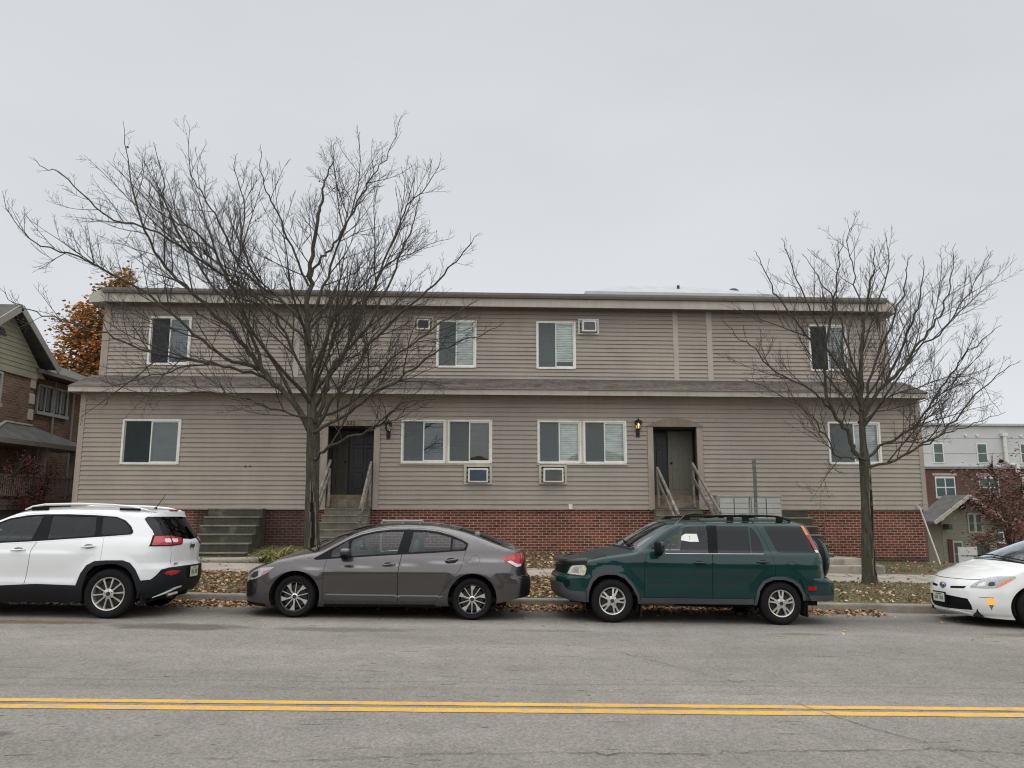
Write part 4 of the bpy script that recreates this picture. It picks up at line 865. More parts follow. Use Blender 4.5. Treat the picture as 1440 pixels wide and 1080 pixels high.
LM2 = [
 dict(p=[(1212, 588), (1211, 543), (1211, 492), (1215, 452), (1225, 405), (1228, 375), (1229, 344)], r=.075, dy=.1),
 dict(p=[(1212, 648), (1198, 627), (1193, 604), (1175, 586), (1164, 557), (1160, 514), (1164, 463), (1175, 409), (1179, 373), (1188, 322)], r=.072, dy=-.4),
 dict(p=[(1168, 575), (1150, 557), (1124, 539), (1088, 521), (1063, 492), (1034, 470), (1014, 445)], r=.030, dy=-.6),
 dict(p=[(1214, 644), (1195, 645), (1175, 640), (1160, 611), (1135, 579), (1105, 560), (1070, 540), (1040, 532)], r=.026, dy=-1.4),
 dict(p=[(1216, 588), (1233, 550), (1265, 521), (1283, 496), (1305, 467), (1327, 434), (1337, 391), (1345, 344)], r=.060, dy=.3),
 dict(p=[(1221, 646), (1247, 622), (1280, 604), (1305, 575), (1330, 535), (1356, 503), (1388, 470), (1409, 456)], r=.044, dy=.6),
 dict(p=[(1224, 656), (1258, 647), (1290, 629), (1334, 600), (1370, 557), (1402, 528), (1435, 507)], r=.042, dy=-.8),
 dict(p=[(1290, 629), (1327, 611), (1370, 597), (1413, 578)], r=.018, dy=-1.2),
 dict(p=[(1211, 543), (1193, 492), (1182, 452), (1170, 420), (1150, 390), (1130, 355)], r=.034, dy=.6),
 dict(p=[(1216, 572), (1233, 507), (1247, 470), (1269, 416), (1276, 385), (1280, 360)], r=.040, dy=-.7),
 dict(p=[(1246, 536), (1276, 470), (1290, 434), (1296, 395), (1298, 360)], r=.032, dy=-1.0),
 dict(p=[(1163, 520), (1140, 480), (1112, 440), (1090, 410), (1072, 370), (1062, 352)], r=.030, dy=-.5),
 dict(p=[(1164, 480), (1135, 430), (1118, 385), (1105, 350), (1100, 335)], r=.024, dy=.5),
 dict(p=[(1214, 452), (1205, 410), (1200, 370), (1190, 330), (1215, 310)], r=.020, dy=.3),
 dict(p=[(1213, 600), (1250, 560), (1300, 540), (1345, 530), (1380, 540), (1405, 582)], r=.022, dy=1.4),
 dict(p=[(1211, 500), (1230, 440), (1245, 390), (1250, 350), (1246, 325)], r=.026, dy=.9),
 dict(p=[(1283, 496), (1320, 470), (1350, 430), (1375, 390), (1395, 350)], r=.024, dy=.8)]
EX2 = [(.80, -1.3, .75, 2.6, .03), (.80, 1.2, .8, 2.7, .03), (.85, 2.1, .8, 2.4, .026), (.92, -1.0, .9, 2.2, .024), (.95, 1.7, 1., 2.2, .024), (.9, -2.6, .9, 2.2, .024)]
_, c2 = street_tree('street_tree', 'slimmer bare tree in the verge at the right, its trunk split by a dark hollow', Rb, T2, LM2, EX2, S2, 23, (5.35, .1, 2.35), 25)
print('tree faces', c1, c2)
# bare trees far behind the building
def far_tree(x, y, z0, h, spread, seed, label, maxl=3, group='bare trees beyond the building', rr=.11):
    r = random.Random(seed); o = empty('bare_tree', (x, y, z0), label=label, cat='tree', group=group)
    S = dict(split=.02, maxl=maxl, gap=[.5, .32, .2], lmax=[h*.35, h*.16, .8, .5, .3], ang=(25, 50), lift=.3, wob=.10, thick=.009, tip=.006, pl=0, bare=.15)
    bl = MB(); bt = MB(); tr = MB(); tr.tube([(0, 0, 0), (.05, 0, h*.18), (0, .05, h*.34)], [rr*1.6, rr*1.2, rr], 9)
    for k in range(9):
        az = k*2.4+r.uniform(-.3, .3); el = r.uniform(.7, 1.25); d = Vector((math.cos(az)*math.cos(el), math.sin(az)*math.cos(el), math.sin(el))); pts = [Vector((0, 0, h*r.uniform(.2, .34)))]
        for j in range(7): d = (d+Vector((r.gauss(0, .08), r.gauss(0, .08), .05))).normalized(); pts.append(pts[-1]+d*h*.68*spread/7)
        S['pl'] = r.uniform(0, 6.28); grow(pts, [rr*.6*(1-j/7.6)+.004 for j in range(8)], 0, bl, bt, r, S)
    tr.build('trunk', M_TWIGF, o, smooth=True, auto='raw'); bl.build('limbs', M_TWIGF, o, smooth=True, auto='raw'); bt.build('twigs', M_TWIGF, o, auto='raw')
far_tree(-7.2, 38, -.5, 14.6, .95, 3, 'tall bare tree behind the roof left of the middle, seen through the large tree', 3)
far_tree(-4.2, 38, -.5, 14.2, .95, 4, 'tall bare tree behind the roof, partly hidden by the right half of the large tree', 3)
far_tree(1.2, 45, -.5, 13.9, .8, 5, 'small bare tree top just over the middle of the roof', 2)
far_tree(6.5, 45, -.5, 13.6, .8, 6, 'faint bare twigs just over the roof left of the pale hump', 2)
far_tree(-22.0, 34, 0, 11.5, .9, 8, 'bare tree beyond the neighbouring house at the far left', 3)
far_tree(-19.0, 30, 0, 9.0, .9, 9, 'bare tree between the neighbouring house and the orange maple', 3)
# orange maple
def leafy(name, label, x, y, z0, h, blobs, cols, n, ls, seed, trunk_r=.12, twig=True, cat='tree'):
    r = random.Random(seed); o = empty(name, (x, y, z0), label=label, cat=cat)
    tr = MB(); tr.tube([(0, 0, -.2), (.05, 0, h*.25), (-.05, .05, h*.6)], [trunk_r*1.4, trunk_r, trunk_r*.4], 9)
    for cx, cy, cz, rx, ry, rz in blobs:
        a = Vector((0, 0, h*.3)); c = Vector((cx, cy, cz))
        tr.tube([a, a.lerp(c, .5)+Vector((0, 0, .15)), c, c+Vector((r.uniform(-.3, .3), 0, rz*.8))], [trunk_r*.5, trunk_r*.3, trunk_r*.15, .01], 5)
        for k in range(14):
            q = c+Vector((r.gauss(0, rx*.5), r.gauss(0, ry*.5), r.gauss(0, rz*.5))); tr.tube([c.lerp(a, .1*r.random()), c.lerp(q, .5)+Vector((0, 0, .05)), q], [.02, .012, .005], 3, cap=False)
    tr.build('trunk', M_BARK, o, smooth=True, auto='raw')
    b = MB(); tot = sum(q[3]*q[5] for q in blobs)
    for cx, cy, cz, rx, ry, rz in blobs:
        m_ = int(n*rx*rz/tot); clumps = [(r.gauss(0, .55), r.gauss(0, .55), r.gauss(0, .55), r.uniform(.12, .3)) for _ in range(max(6, m_//60))]
        for _ in range(m_):
            u = r.choice(clumps); p = Vector((cx+rx*(u[0]+r.gauss(0, u[3])), cy+ry*(u[1]+r.gauss(0, u[3])), cz+rz*(u[2]+r.gauss(0, u[3]))))
            b.cur = min(len(cols)-1, int(len(cols)*max(0, min(.999, .5+.22*math.sin(u[0]*5+cz)+.2*u[2]+r.gauss(0, .17))))); add_leaf(b, p, r, ls*r.uniform(.6, 1.3))
    b.build('crown', cols, o, auto='raw'); return o
M_OR = [mat('leaf_deep_orange', (.36, .12, .035), .7, var=.3, vs=2), mat('leaf_rust', (.45, .19, .05), .7, var=.3, vs=2), mat('leaf_amber', (.34, .19, .05), .7, var=.3, vs=2), mat('leaf_olive', (.16, .135, .06), .7, var=.3, vs=2)]
leafy('maple_tree', 'orange and amber autumn maple between the neighbouring house and the apartment building', -17.0, 31, 0, 8.5,
      [(0, 0, 4.7, 1.7, 1.6, 1.5), (.6, 0, 6.5, 1.4, 1.4, 1.4), (1.4, 0, 8.3, 1.1, 1.2, 1.1), (1.9, 0, 9.9, .85, .8, .9), (-.6, 0, 5.8, .9, 1, .8), (1.2, -1, 2.6, 1.0, 1, .9)], M_OR, 30000, .17, 5)
M_BRL = [mat('leaf_brown_red', (.15, .06, .045), .8, var=.3, vs=2), mat('leaf_brown', (.17, .085, .06), .8, var=.3, vs=2), mat('leaf_dull_brown', (.13, .085, .07), .8, var=.3, vs=2)]
leafy('oak_tree', 'small tree holding on to dry reddish brown leaves before the green house at the right', 21.7, 30, -2.2, 5.5,
      [(0, 0, 2.9, 1.35, 1.2, 1.0), (-.7, 0, 4.0, .8, .8, 1.0), (.7, 0, 4.4, 1.0, 1, .9), (-.5, 0, 5.2, .35, .4, .55), (1.5, 0, 3.6, 1.1, 1, .9), (-1.2, 0, 2.3, .7, .7, .35)], M_BRL, 9000, .10, 12, .08)
M_RDL = [mat('leaf_crimson', (.12, .012, .022), .7, var=.3, vs=2), mat('leaf_wine', (.07, .012, .015), .7, var=.3, vs=2)]
leafy('burning_bush', 'crimson leaved shrub before the porch of the neighbouring house', -11.75, 20.4, .25, 1.6,
      [(0, 0, 1.5, .35, .7, .5), (-.1, .8, 1.7, .3, .5, .6), (0, -.9, 1.9, .3, .5, .6), (0, .1, 2.2, .3, .5, .4)], M_RDL, 2600, .05, 14, .03, cat='shrub')
M_GRN = [mat('leaf_yellow_green', (.30, .30, .06), .7, var=.3, vs=2), mat('leaf_green', (.07, .10, .025), .7, var=.3, vs=2)]
leafy('evergreen_shrub', 'small green shrub at the corner of the green house', 15.6, 27, -.55, .8, [(0, 0, .45, .35, .3, .35), (.3, 0, .3, .3, .3, .25)], M_GRN, 1200, .05, 16, .02, cat='shrub')
# drooping iris like clump
o = empty('lily_clump', (-4.55, 17.85, hz(-4.55, 17.85)), label='yellowing strap leaved plant clump beside the large tree, over the grey car hood', cat='plant')
b = MB(); r = random.Random(3)
for _ in range(170):
    az = r.uniform(0, 6.28); ln = r.uniform(.4, .95); bx, by = r.gauss(0, .2), r.gauss(0, .12); w0 = r.uniform(.012, .022); up = r.uniform(.5, 1.15); vs = []
    for k in range(6):
        t = k/5; rad = ln*t*(.35+.5*t)*1.0; z = ln*(up*t-.75*t*t); wk = w0*(1-t)**.6+.001; q = Vector((-math.sin(az), math.cos(az), 0))*wk
        c = Vector((bx+math.cos(az)*rad, by+math.sin(az)*rad, max(.01, z))); vs += [c-q, c+q]
    b.cur = 0 if r.random() < .65 else 1; b.add(vs, [(2*k, 2*k+1, 2*k+3, 2*k+2) for k in range(5)])
b.build('strap_leaves', M_GRN, o, auto='raw')
# bare shrub in the lower left corner
o = empty('bare_shrub', (-12.6, 18.6, .2), label='bare dark shrub before the neighbouring porch, low at the far left', cat='shrub'); bl = MB(); bt = MB(); r = random.Random(5)
S = dict(split=.012, maxl=2, gap=[.2, .15], lmax=[.7, .35, .2], ang=(25, 50), lift=.25, wob=.12, thick=.008, tip=.003, pl=0, bare=.1)
for k in range(9):
    az = k*.75; d = Vector((math.cos(az)*.8, math.sin(az)*.6, .55)).normalized(); pts = [Vector((0, 0, 0))]
    for j in range(7): d = (d+Vector((r.gauss(0, .1), r.gauss(0, .1), .12))).normalized(); pts.append(pts[-1]+d*.26)
    S['pl'] = k; grow(pts, [.018*(1-j/8)+.003 for j in range(8)], 0, bl, bt, r, S)
bl.build('stems', M_BARK, o, auto='raw'); bt.build('twigs', M_TWIG, o, auto='raw')
# ---- unseen bank of woods added behind the viewer for windows and paint to mirror
b = MB(); r = random.Random(9); n_ = 90; vs = []
for i in range(n_+1):
    x = -90+180*i/n_; h = 5.0+.8*math.sin(i*.37)+.6*math.sin(i*1.3)+r.uniform(-.7, .7)
    for (dy, f) in ((0, 0), (-.5, .35), (-1.6, .7), (-3, .95), (-5, 1), (-9, .6), (-10, 0)): vs.append((x+r.uniform(-.5, .5), -16+dy+r.uniform(-.4, .4), h*f+(r.uniform(-.3, .3) if f else -1)))
b.add(vs, [(i*7+j, i*7+j+1, (i+1)*7+j+1, (i+1)*7+j) for i in range(n_) for j in range(6)])
b.build('reflection_backdrop', mat('reflection_backdrop', (.035, .035, .028), .95, var=.4, vs=.5, world=True), auto='raw', label='unseen dark bank added behind the viewer to be mirrored in the car windows', cat='backdrop', kind='stuff')
# ---- fallen leaves and grass
def litter():
    r = random.Random(77); b = MB(); K = 6
    def leaf(x, y, z, s):
        a = Matrix.Rotation(r.uniform(0, 6.28), 3, 'Z') @ Matrix.Rotation(r.gauss(0, .45), 3, 'X') @ Matrix.Rotation(r.gauss(0, .3), 3, 'Y')
        c = r.uniform(.1, .5); q = [(-.5, 0, 0), (-.22, -.42, c*.4), (.1, -.3, c*.25), (.5, 0, .02), (.1, .3, c*.25), (-.22, .42, c*.4), (0, 0, 0)]
        b.cur = r.choice((0, 0, 1, 1, 2, 3, 4, 5)); b.add([Vector((x, y, z))+a @ Vector(v)*s for v in q], [(6, 0, 1, 2), (6, 2, 3), (6, 3, 4), (6, 4, 5, 0)])
    def dens(x, lo, hi): return lo+(hi-lo)*max(0, min(1, .5+.5*math.sin(x*.9+1.3)*math.cos(x*.37)))
    for _ in range(7500):      # gutter pile
        x = r.uniform(-9, 7.2); y = 13.49-abs(r.gauss(0, .24))
        if x > 4.6 and r.random() < .4: continue
        leaf(x, y, gz(x, y)+.01+.05*max(0, r.random()-(13.5-y)*2), r.uniform(.04, .085))
    for _ in range(10800):      # verge
        x = r.triangular(-13, 13, -1) if r.random() < .6 else r.uniform(-12, 12); y = r.uniform(13.62, 16.15)
        if x > 4.5 and r.random() < .62: continue
        leaf(x, y, hz(x, y)+.015+.03*r.random(), r.uniform(.04, .085))
    for _ in range(2600):      # lawn
        x = r.uniform(-1.8, 5) if r.random() < .7 else r.uniform(-8, 13); y = r.uniform(17.5, 20)
        leaf(x, y, hz(x, y)+.02+.02*r.random(), r.uniform(.05, .09))
    for _ in range(260):       # sidewalk and road strays
        x = r.uniform(-12, 12); y = r.uniform(16.1, 17.5); leaf(x, y, hz(x, y)+.025, r.uniform(.05, .09))
    for _ in range(70): x = r.uniform(-9, 9); y = 13.3-abs(r.gauss(0, 1.2)); leaf(x, y, gz(x, y)+.012, r.uniform(.04, .08))
    ms = [mat('fallen_tan', (.40, .27, .15), .85, var=.3, vs=5), mat('fallen_brown', (.26, .15, .08), .85, var=.3, vs=5), mat('fallen_orange', (.42, .22, .09), .85, var=.3, vs=5),
          mat('fallen_pale', (.56, .42, .27), .85, var=.25, vs=5), mat('fallen_dark', (.09, .05, .03), .85, var=.3, vs=5), mat('fallen_rust', (.22, .085, .035), .85, var=.3, vs=5)]
    b.build('fallen_leaves', ms, auto='raw', label='fallen autumn leaves heaped in the gutter and strewn over the verge', cat='leaves', kind='stuff')
    g = MB()
    for _ in range(26000):
        if r.random() < .62: x = r.uniform(-9, 12); y = r.uniform(13.66, 16.08)
        else: x = r.uniform(-9, 14); y = r.uniform(17.54, 20.05)
        if x < 4 and r.random() < .35: continue
        z = hz(x, y); h = r.uniform(.025, .07); a = r.uniform(0, 3.14); dx, dy = math.cos(a)*.006, math.sin(a)*.006; lx, ly = r.gauss(0, .02), r.gauss(0, .02)
        g.cur = 0 if r.random() < .5 else (1 if r.random() < .6 else 2); g.add([(x-dx, y-dy, z), (x+dx, y+dy, z), (x+lx, y+ly, z+h)], [(0, 1, 2)])
    g.build('grass', [mat('grass_green', (.085, .105, .03), .8, var=.3, vs=1), mat('grass_dry', (.20, .17, .085), .8, var=.3, vs=1), mat('grass_olive', (.12, .12, .045), .8, var=.3, vs=1)], auto='raw', label='short patchy autumn grass of the verge and lawn', cat='grass', kind='stuff')
litter()
# ---------------------------------------------------------------- neighbouring house at the left
H = empty('neighbour_house', (-13, 20.7, 0), label='brown brick house with a shingled gable and a dark porch at the far left', cat='house')
def hp(mb, nm, m, par=None, **k):
    q = mb.build(nm, m, par or H, **k); q.location = -H.location if par is None else Vector((0, 0, 0)); return q
M_BBR = brick_mat('brown_brick', (.13, .075, .05), (.20, .125, .085), (.24, .19, .15), bw=.2, bh=.062, ms=.012, axis='yz', bump=.6)
M_BBRX = brick_mat('brown_brick_front', (.13, .075, .05), (.20, .125, .085), (.24, .19, .15), bw=.2, bh=.062, ms=.012, bump=.6)
M_SHK = mat('sage_shingle', (.29, .28, .20), .8, var=.1, vs=2, world=True); M_RTRM = mat('grey_rake', (.27, .255, .23), .6, var=.1, vs=2, world=True)
M_ROOF = mat('grey_roof_shingle', (.075, .076, .07), .95, var=.25, vs=3, bump=.8, bs=25, fine=.25, world=True)
PY, PZ = 20.68, 6.88
b = MB(); b.box(-21, -13, 18.9, 22.2, -.2, 5.17); hp(b, 'brick_wall', M_BBR)
b = MB(); b.box(-21, -13.4, 22.2, 29, -.2, 5.3); hp(b, 'brick_wall', M_BBR)
# shingled gable: courses as real steps
b = MB(); z = 5.17; k = 0
while z < PZ-.15:
    zz = min(z+.135, PZ-.1); h0 = (PZ-z)/1.42*2.05/2*1.0; y0 = PY-(PZ-z)*1.17; y1 = PY+(PZ-z)*1.17; y0b = PY-(PZ-zz)*1.17; y1b = PY+(PZ-zz)*1.17
    b.add([(-12.975, y0, z), (-12.975, y1, z), (-12.992, y1b, zz), (-12.992, y0b, zz), (-13.0, y0, z), (-13, y1, z)], [(0, 1, 2, 3), (0, 4, 5, 1)]); z += .135
hp(b, 'gable_shingles', M_SHK, auto='raw')
b = MB(); b.add([(-12.99, 18.85, 5.17), (-12.99, 22.25, 5.17), (-12.99, PY, PZ-.02)], [(0, 1, 2)]); hp(b, 'gable_back', M_SHK); b = MB(); b.box(-13.03, -12.94, 18.88, 22.22, 5.09, 5.175); hp(b, 'gable_band', M_SHK)
b = MB(); s = 1.42/2.07
for sg in (-1, 1):
    e = 2.1; b.add([(-12.65, PY, PZ+.03), (-12.65, PY+sg*e, PZ+.03-e*s*1.0), (-21, PY+sg*e, PZ+.03-e*s), (-21, PY, PZ+.03), (-12.65, PY, PZ+.09), (-12.65, PY+sg*e, PZ+.09-e*s), (-21, PY+sg*e, PZ+.09-e*s), (-21, PY, PZ+.09)],
          [(0, 1, 2, 3), (4, 5, 6, 7), (0, 1, 5, 4), (1, 2, 6, 5), (2, 3, 7, 6)])
gr_ = hp(b, 'roof', M_ROOF)
b = MB()
for sg in (-1, 1): b.bar((-12.64, PY, PZ+.0), (-12.64, PY+sg*2.12, PZ-2.12*s), .03, .19, up=(0, 0, 1))
q = hp(b, 'rake_board', M_RTRM, gr_)
b = MB(); b.box(-13.6, -12.95, 22.2, 29, 5.36, 5.42); b.add([(-12.95, 22.2, 5.43), (-12.95, 29, 5.43), (-15.6, 29, 6.5), (-15.6, 22.2, 6.5), (-12.95, 22.2, 5.36)], [(0, 1, 2, 3)]); b.add([(-18.3, 22.2, 5.4), (-18.3, 29, 5.4), (-15.6, 29, 6.5), (-15.6, 22.2, 6.5)], [(0, 1, 2, 3)])
hp(b, 'roof', M_ROOF)
b = MB(); b.box(-12.96, -12.86, 22.25, 29, 5.32, 5.43); hp(b, 'gutter', M_GUT)
b = MB(); M_QU = mat('quoin_stone', (.40, .38, .33), .8, var=.1)
for z in (4.82, 4.36, 3.90, 3.42): b.bev(-13.02, -12.965, 22.0, 22.24, z, z+.31, .01); b.bev(-13.03, -12.98, 22.195, 22.23, z, z+.31, .01)
hp(b, 'quoins', M_QU)
def hwin(y0, y1, z0, z1, X):
    b = MB(); b.box(X+.005, X+.06, y0-.06, y0, z0-.05, z1+.05); b.box(X+.005, X+.06, y1, y1+.06, z0-.05, z1+.05); b.box(X+.005, X+.06, y0, y1, z1, z1+.06); b.box(X+.005, X+.1, y0-.08, y1+.08, z0-.1, z0-.0); b.box(X+.005, X+.05, (y0+y1)/2-.02, (y0+y1)/2+.02, z0, z1)
    w_ = hp(b, 'window', mat('grey_frame', (.33, .34, .33), .5)); b = MB(); b.box(X+.004, X+.018, y0, y1, z0, z1); hp(b, 'pane', mat('house_pane', (.012, .016, .02), .06, var=0, spec=1.0), w_)
    b = MB(); b.box(X+.019, X+.021, y0+.15, (y0+y1)/2-.08, z0+.05, z1-.1); b.box(X+.019, X+.021, (y0+y1)/2+.12, y1-.1, z0+.05, z1-.1); hp(b, 'curtain', mat('curtain', (.12, .14, .15), .4), w_)
hwin(23.08, 23.82, 4.28, 5.05, -13.4); hwin(23.97, 24.66, 4.28, 5.05, -13.4); hwin(19.7, 20.6, 4.2, 5.0, -13.0); hwin(19.6, 20.6, 1.9, 3.0, -13.0)
b = MB(); b.lathe([(.001, .02), (.26, .02), (.28, .0)], (-12.985, 20.38, 6.05), 'x', 20, 0, math.pi); hp(b, 'gable_vent', mat('vent_grey', (.36, .37, .36), .6))
b = MB()
for k in range(6): b.box(-12.965, -12.95, 20.38-.25+.012*k*k*.4, 20.38+.25-.012*k*k*.4, 6.06+.035*k, 6.075+.035*k)
hp(b, 'vent_louvre', M_DARK)
b = MB(); b.tube([(-13.33, 23.9, 5.3), (-13.33, 23.9, 3.4)], .035, 8); b.tube([(-13.33, 25.0, 5.3), (-13.33, 25.0, 1.7), (-13.25, 25.0, 1.5)], .035, 8); hp(b, 'downpipe', M_RTRM)
# porch
pr_ = []
b = MB(); x0, x1 = -13.0, -11.9
b.add([(x1, 18.6, 3.16), (x1, 23.7, 3.16), (-13.4, 23.7, 3.62), (-13.0, 20.6, 3.66), (-13.0, 19.4, 3.45), (-13.0, 18.6, 3.17), (-12.6, 20.4, 3.66), (-12.6, 21.6, 3.66)], [(0, 1, 7, 6), (1, 2, 3, 7), (3, 6, 7), (0, 6, 3, 4, 5)])
po = hp(b, 'porch_roof', M_ROOF)
b = MB(); b.box(x1-.03, x1+.05, 18.6, 23.72, 3.04, 3.165); b.box(-13.0, x1-.03, 23.66, 23.72, 3.04, 3.16); b.box(-12.98, x1-.03, 18.6, 18.65, 3.04, 3.16); b.box(-12.98, x1-.03, 18.66, 23.65, 3.05, 3.07); hp(b, 'gutter', M_GUT, po)
b = MB(); b.tube([(x1, 18.62, 3.2), (-12.6, 20.4, 3.68), (-12.6, 21.6, 3.68)], .04, 6); hp(b, 'ridge_cap', M_RTRM, po)
M_PST = mat('porch_post', (.17, .145, .12), .8, var=.2)
for y in (18.8, 21.35, 22.75):
    b = MB(); b.box(-12.1, -11.98, y, y+.12, 1.55, 3.05); hp(b, 'porch_post', M_PST)
b = MB(); b.box(-11.98, -12.05, 18.7, 23.6, 2.22, 2.27); b.box(-12.05, -11.98, 18.7, 23.6, 1.72, 1.76)
y = 18.75
while y < 23.55: b.box(-12.03, -12.005, y, y+.022, 1.76, 2.22); y += .09
hp(b, 'porch_railing', mat('railing_brown', (.20, .15, .13), .7))
b = MB(); b.box(-13.3, -11.95, 18.6, 23.7, 1.48, 1.62); b.box(-11.99, -11.96, 18.6, 23.7, 1.36, 1.475); hp(b, 'porch_floor', mat('porch_floor', (.11, .095, .075), .8))
b = MB(); b.box(-13.3, -12.05, 18.7, 23.6, .1, 1.475); hp(b, 'porch_skirt', mat('porch_skirt', (.07, .055, .045), .9))
# ---------------------------------------------------------------- right: distant apartment block and green house
A = empty('apartment_block', (33, 55, -4), label='long modern block at the right with a pale upper storey over dark brick', cat='building')
def ap(mb, nm, m, par=None, **k):
    q = mb.build(nm, m, par or A, **k); q.location = -A.location if par is None else Vector((0, 0, 0)); return q
M_BK2 = brick_mat('dark_brick', (.095, .045, .04), (.12, .06, .05), (.15, .10, .09), bw=.2, bh=.062, ms=.012)
b = MB(); b.box(30.0, 75, 55, 70, -5, 3.99); ap(b, 'brick_storey', M_BK2)
b = MB(); b.box(29.95, 75.1, 54.95, 70, 4.21, 7.24); ap(b, 'pale_storey', mat('pale_panel', (.50, .51, .51), .6, var=.04, vs=.6, world=True))
b = MB()
for z in (5.15, 6.3): b.box(29.93, 75.2, 54.93, 54.949, z, z+.02)
ap(b, 'panel_joint', mat('panel_joint', (.3, .3, .3), .7))
b = MB(); b.box(29.9, 75.2, 54.82, 70.1, 3.99, 4.09); b.box(29.85, 75.3, 54.74, 70.2, 4.09, 4.20); ap(b, 'string_course', mat('band_grey', (.36, .36, .35), .6))
b = MB(); b.box(29.8, 75.4, 54.7, 70.3, 7.245, 7.40); ap(b, 'parapet_cap', mat('cap_grey', (.42, .42, .42), .5))
G_FAR = mat('far_pane', (.05, .085, .08), .15, var=.2, vs=1, spec=.8, world=True); M_WH2 = mat('white_frame_far', (.62, .62, .6), .5, var=0); M_LIN = mat('stone_lintel', (.40, .36, .31), .8)
for i in range(9):
    x = 34.44+3.4*i
    b = MB(); b.box(x-.1, x+.75, 54.90, 54.946, 4.40, 5.93); w_ = ap(b, 'window', M_WH2)
    b = MB(); b.box(x, x+.64, 54.88, 54.899, 4.5, 5.13); b.box(x, x+.64, 54.88, 54.899, 5.2, 5.84); ap(b, 'pane', G_FAR, w_)
    x = 34.42+3.39*i
    for zz in (1.93, -1.4):
        b = MB(); b.box(x-.08, x+1.45, 54.94, 54.996, zz-.08, zz+1.48); w_ = ap(b, 'window', M_WH2)
        b = MB()
        for a in (0, .73):
            for c in (0, .72): b.box(x+a, x+a+.63, 54.92, 54.939, zz+c, zz+c+.62)
        ap(b, 'pane', G_FAR, w_)
        b = MB(); b.box(x-.25, x+1.62, 54.93, 54.998, zz+1.55, zz+1.72); b.box(x-.15, x+1.52, 54.93, 54.997, zz-.16, zz-.09); ap(b, 'lintel', M_LIN, w_)
b = MB(); b.box(39.7, 40.1, 54.6, 54.93, 6.45, 6.7); b.tube([(39.9, 54.75, 6.5), (39.9, 54.75, 4.55), (40.1, 54.7, 4.35), (40.6, 54.65, 4.2)], .13, 8); b.tube([(40.6, 54.65, 4.3), (40.6, 54.6, 3.7)], .16, 8); ap(b, 'downpipe', M_WH2)
for x in (37.0, 37.9, 41.3): 
    b = MB(); b.lathe([(.001, -.1), (.1, -.08), (.12, 0)], (x, 54.93, 6.5), 'y', 10); ap(b, 'wall_vent', M_WH2)
for x in (35.7, 38.1):
    b = MB(); b.lathe([(.001, -.1), (.14, -.02), (.14, 0)], (x, 54.8, 3.9), 'z', 10); ap(b, 'soffit_light', M_LIN)
# green gabled house
G = empty('green_house', (22.7, 36, -2), label='small sage green gabled house in front of the brick block at the right', cat='house')
def gp(mb, nm, m, par=None, **k):
    q = mb.build(nm, m, par or G, **k); q.location = -G.location if par is None else Vector((0, 0, 0)); return q
M_GRW = mat('sage_clapboard', (.20, .20, .148), .7, var=.06, world=True)
b = MB(); siding(b, 22.62, 25.3, -3, .55, 36, .12, -3); b.box(22.62, 25.3, 36.01, 37.2, -3, .6); b.add([(22.62, 36, .55), (25.3, 36, .55), (23.76, 36, 1.8)], [(0, 1, 2)]); gp(b, 'wall', M_GRW, auto='raw')
b = MB()
for sg, e in ((-1, 1.82), (1, 2.0)):
    s_ = 1.26/1.8; b.add([(23.76, 35.4, 1.9), (23.76+sg*e, 35.4, 1.9-e*s_), (23.76+sg*e, 37.4, 1.9-e*s_), (23.76, 37.4, 1.9), (23.76, 35.4, 1.78), (23.76+sg*e, 35.4, 1.78-e*s_), (23.76+sg*e, 37.4, 1.78-e*s_), (23.76, 37.4, 1.78)], [(0, 1, 2, 3), (4, 5, 6, 7), (0, 1, 5, 4), (1, 2, 6, 5)])
gp(b, 'roof', M_ROOF)
b = MB()
for sg, e in ((-1, 1.84), (1, 2.02)): b.bar((23.76, 35.38, 1.85), (23.76+sg*e, 35.38, 1.85-e*s_), .04, .16)
gp(b, 'barge_board', mat('cream_board', (.42, .39, .33), .6))
b = MB(); b.box(22.68, 22.85, 35.5, 36, .25, .5); b.box(23.6, 23.78, 35.5, 36, 1.2, 1.45); gp(b, 'bracket', mat('dark_bracket', (.05, .045, .035), .7))
def gwin(x0, x1, z0, z1):
    b = MB(); b.box(x0-.07, x1+.07, 35.94, 35.982, z0-.07, z1+.09); w_ = gp(b, 'window', M_LIN); b = MB(); m_ = (z0+z1)/2; b.box(x0, x1, 35.92, 35.939, z0, m_-.02); b.box(x0, x1, 35.92, 35.939, m_+.02, z1); gp(b, 'pane', G_FAR, w_)
gwin(24.0, 24.22, .15, .95); gwin(24.36, 24.6, .15, .95); gwin(23.15, 23.5, -1.45, -.4)
b = MB(); b.box(22.85, 23.05, 35.93, 35.98, -1.6, -.25); gp(b, 'shutter', mat('maroon', (.08, .02, .018), .6))
b = MB(); b.box(24.2, 24.9, 35.93, 35.98, -1.7, -.45); gp(b, 'door', G_FAR)
o = empty('notice_board', (22.5, 34, -1.6), label='white board sign with a line of dark lettering before the green house', cat='sign')
b = MB(); b.box(-.40, .40, -.02, .02, .1, 1.12); b.build('board', mat('sign_white', (.68, .68, .68), .5, var=.03), o)
b = MB(); b.box(-.44, -.40, -.03, .03, -.5, 1.14); b.box(.40, .44, -.03, .03, -.5, 1.14); b.build('post', M_WH2, o)
b = MB()   # lettering too small to read in the photograph: short dark marks and a round emblem
r = random.Random(1); x = -.34
while x < .34:
    w_ = r.uniform(.02, .05)
    if abs(x+.08) > .06: b.box(x, x+w_*.7, -.024, -.0205, .70, .755)
    x += w_
b.lathe([(.001, 0), (.045, 0)], (-.06, -.023, .73), 'y', 14); b.build('lettering', mat('ink', (.06, .06, .08), .6, var=0), o)
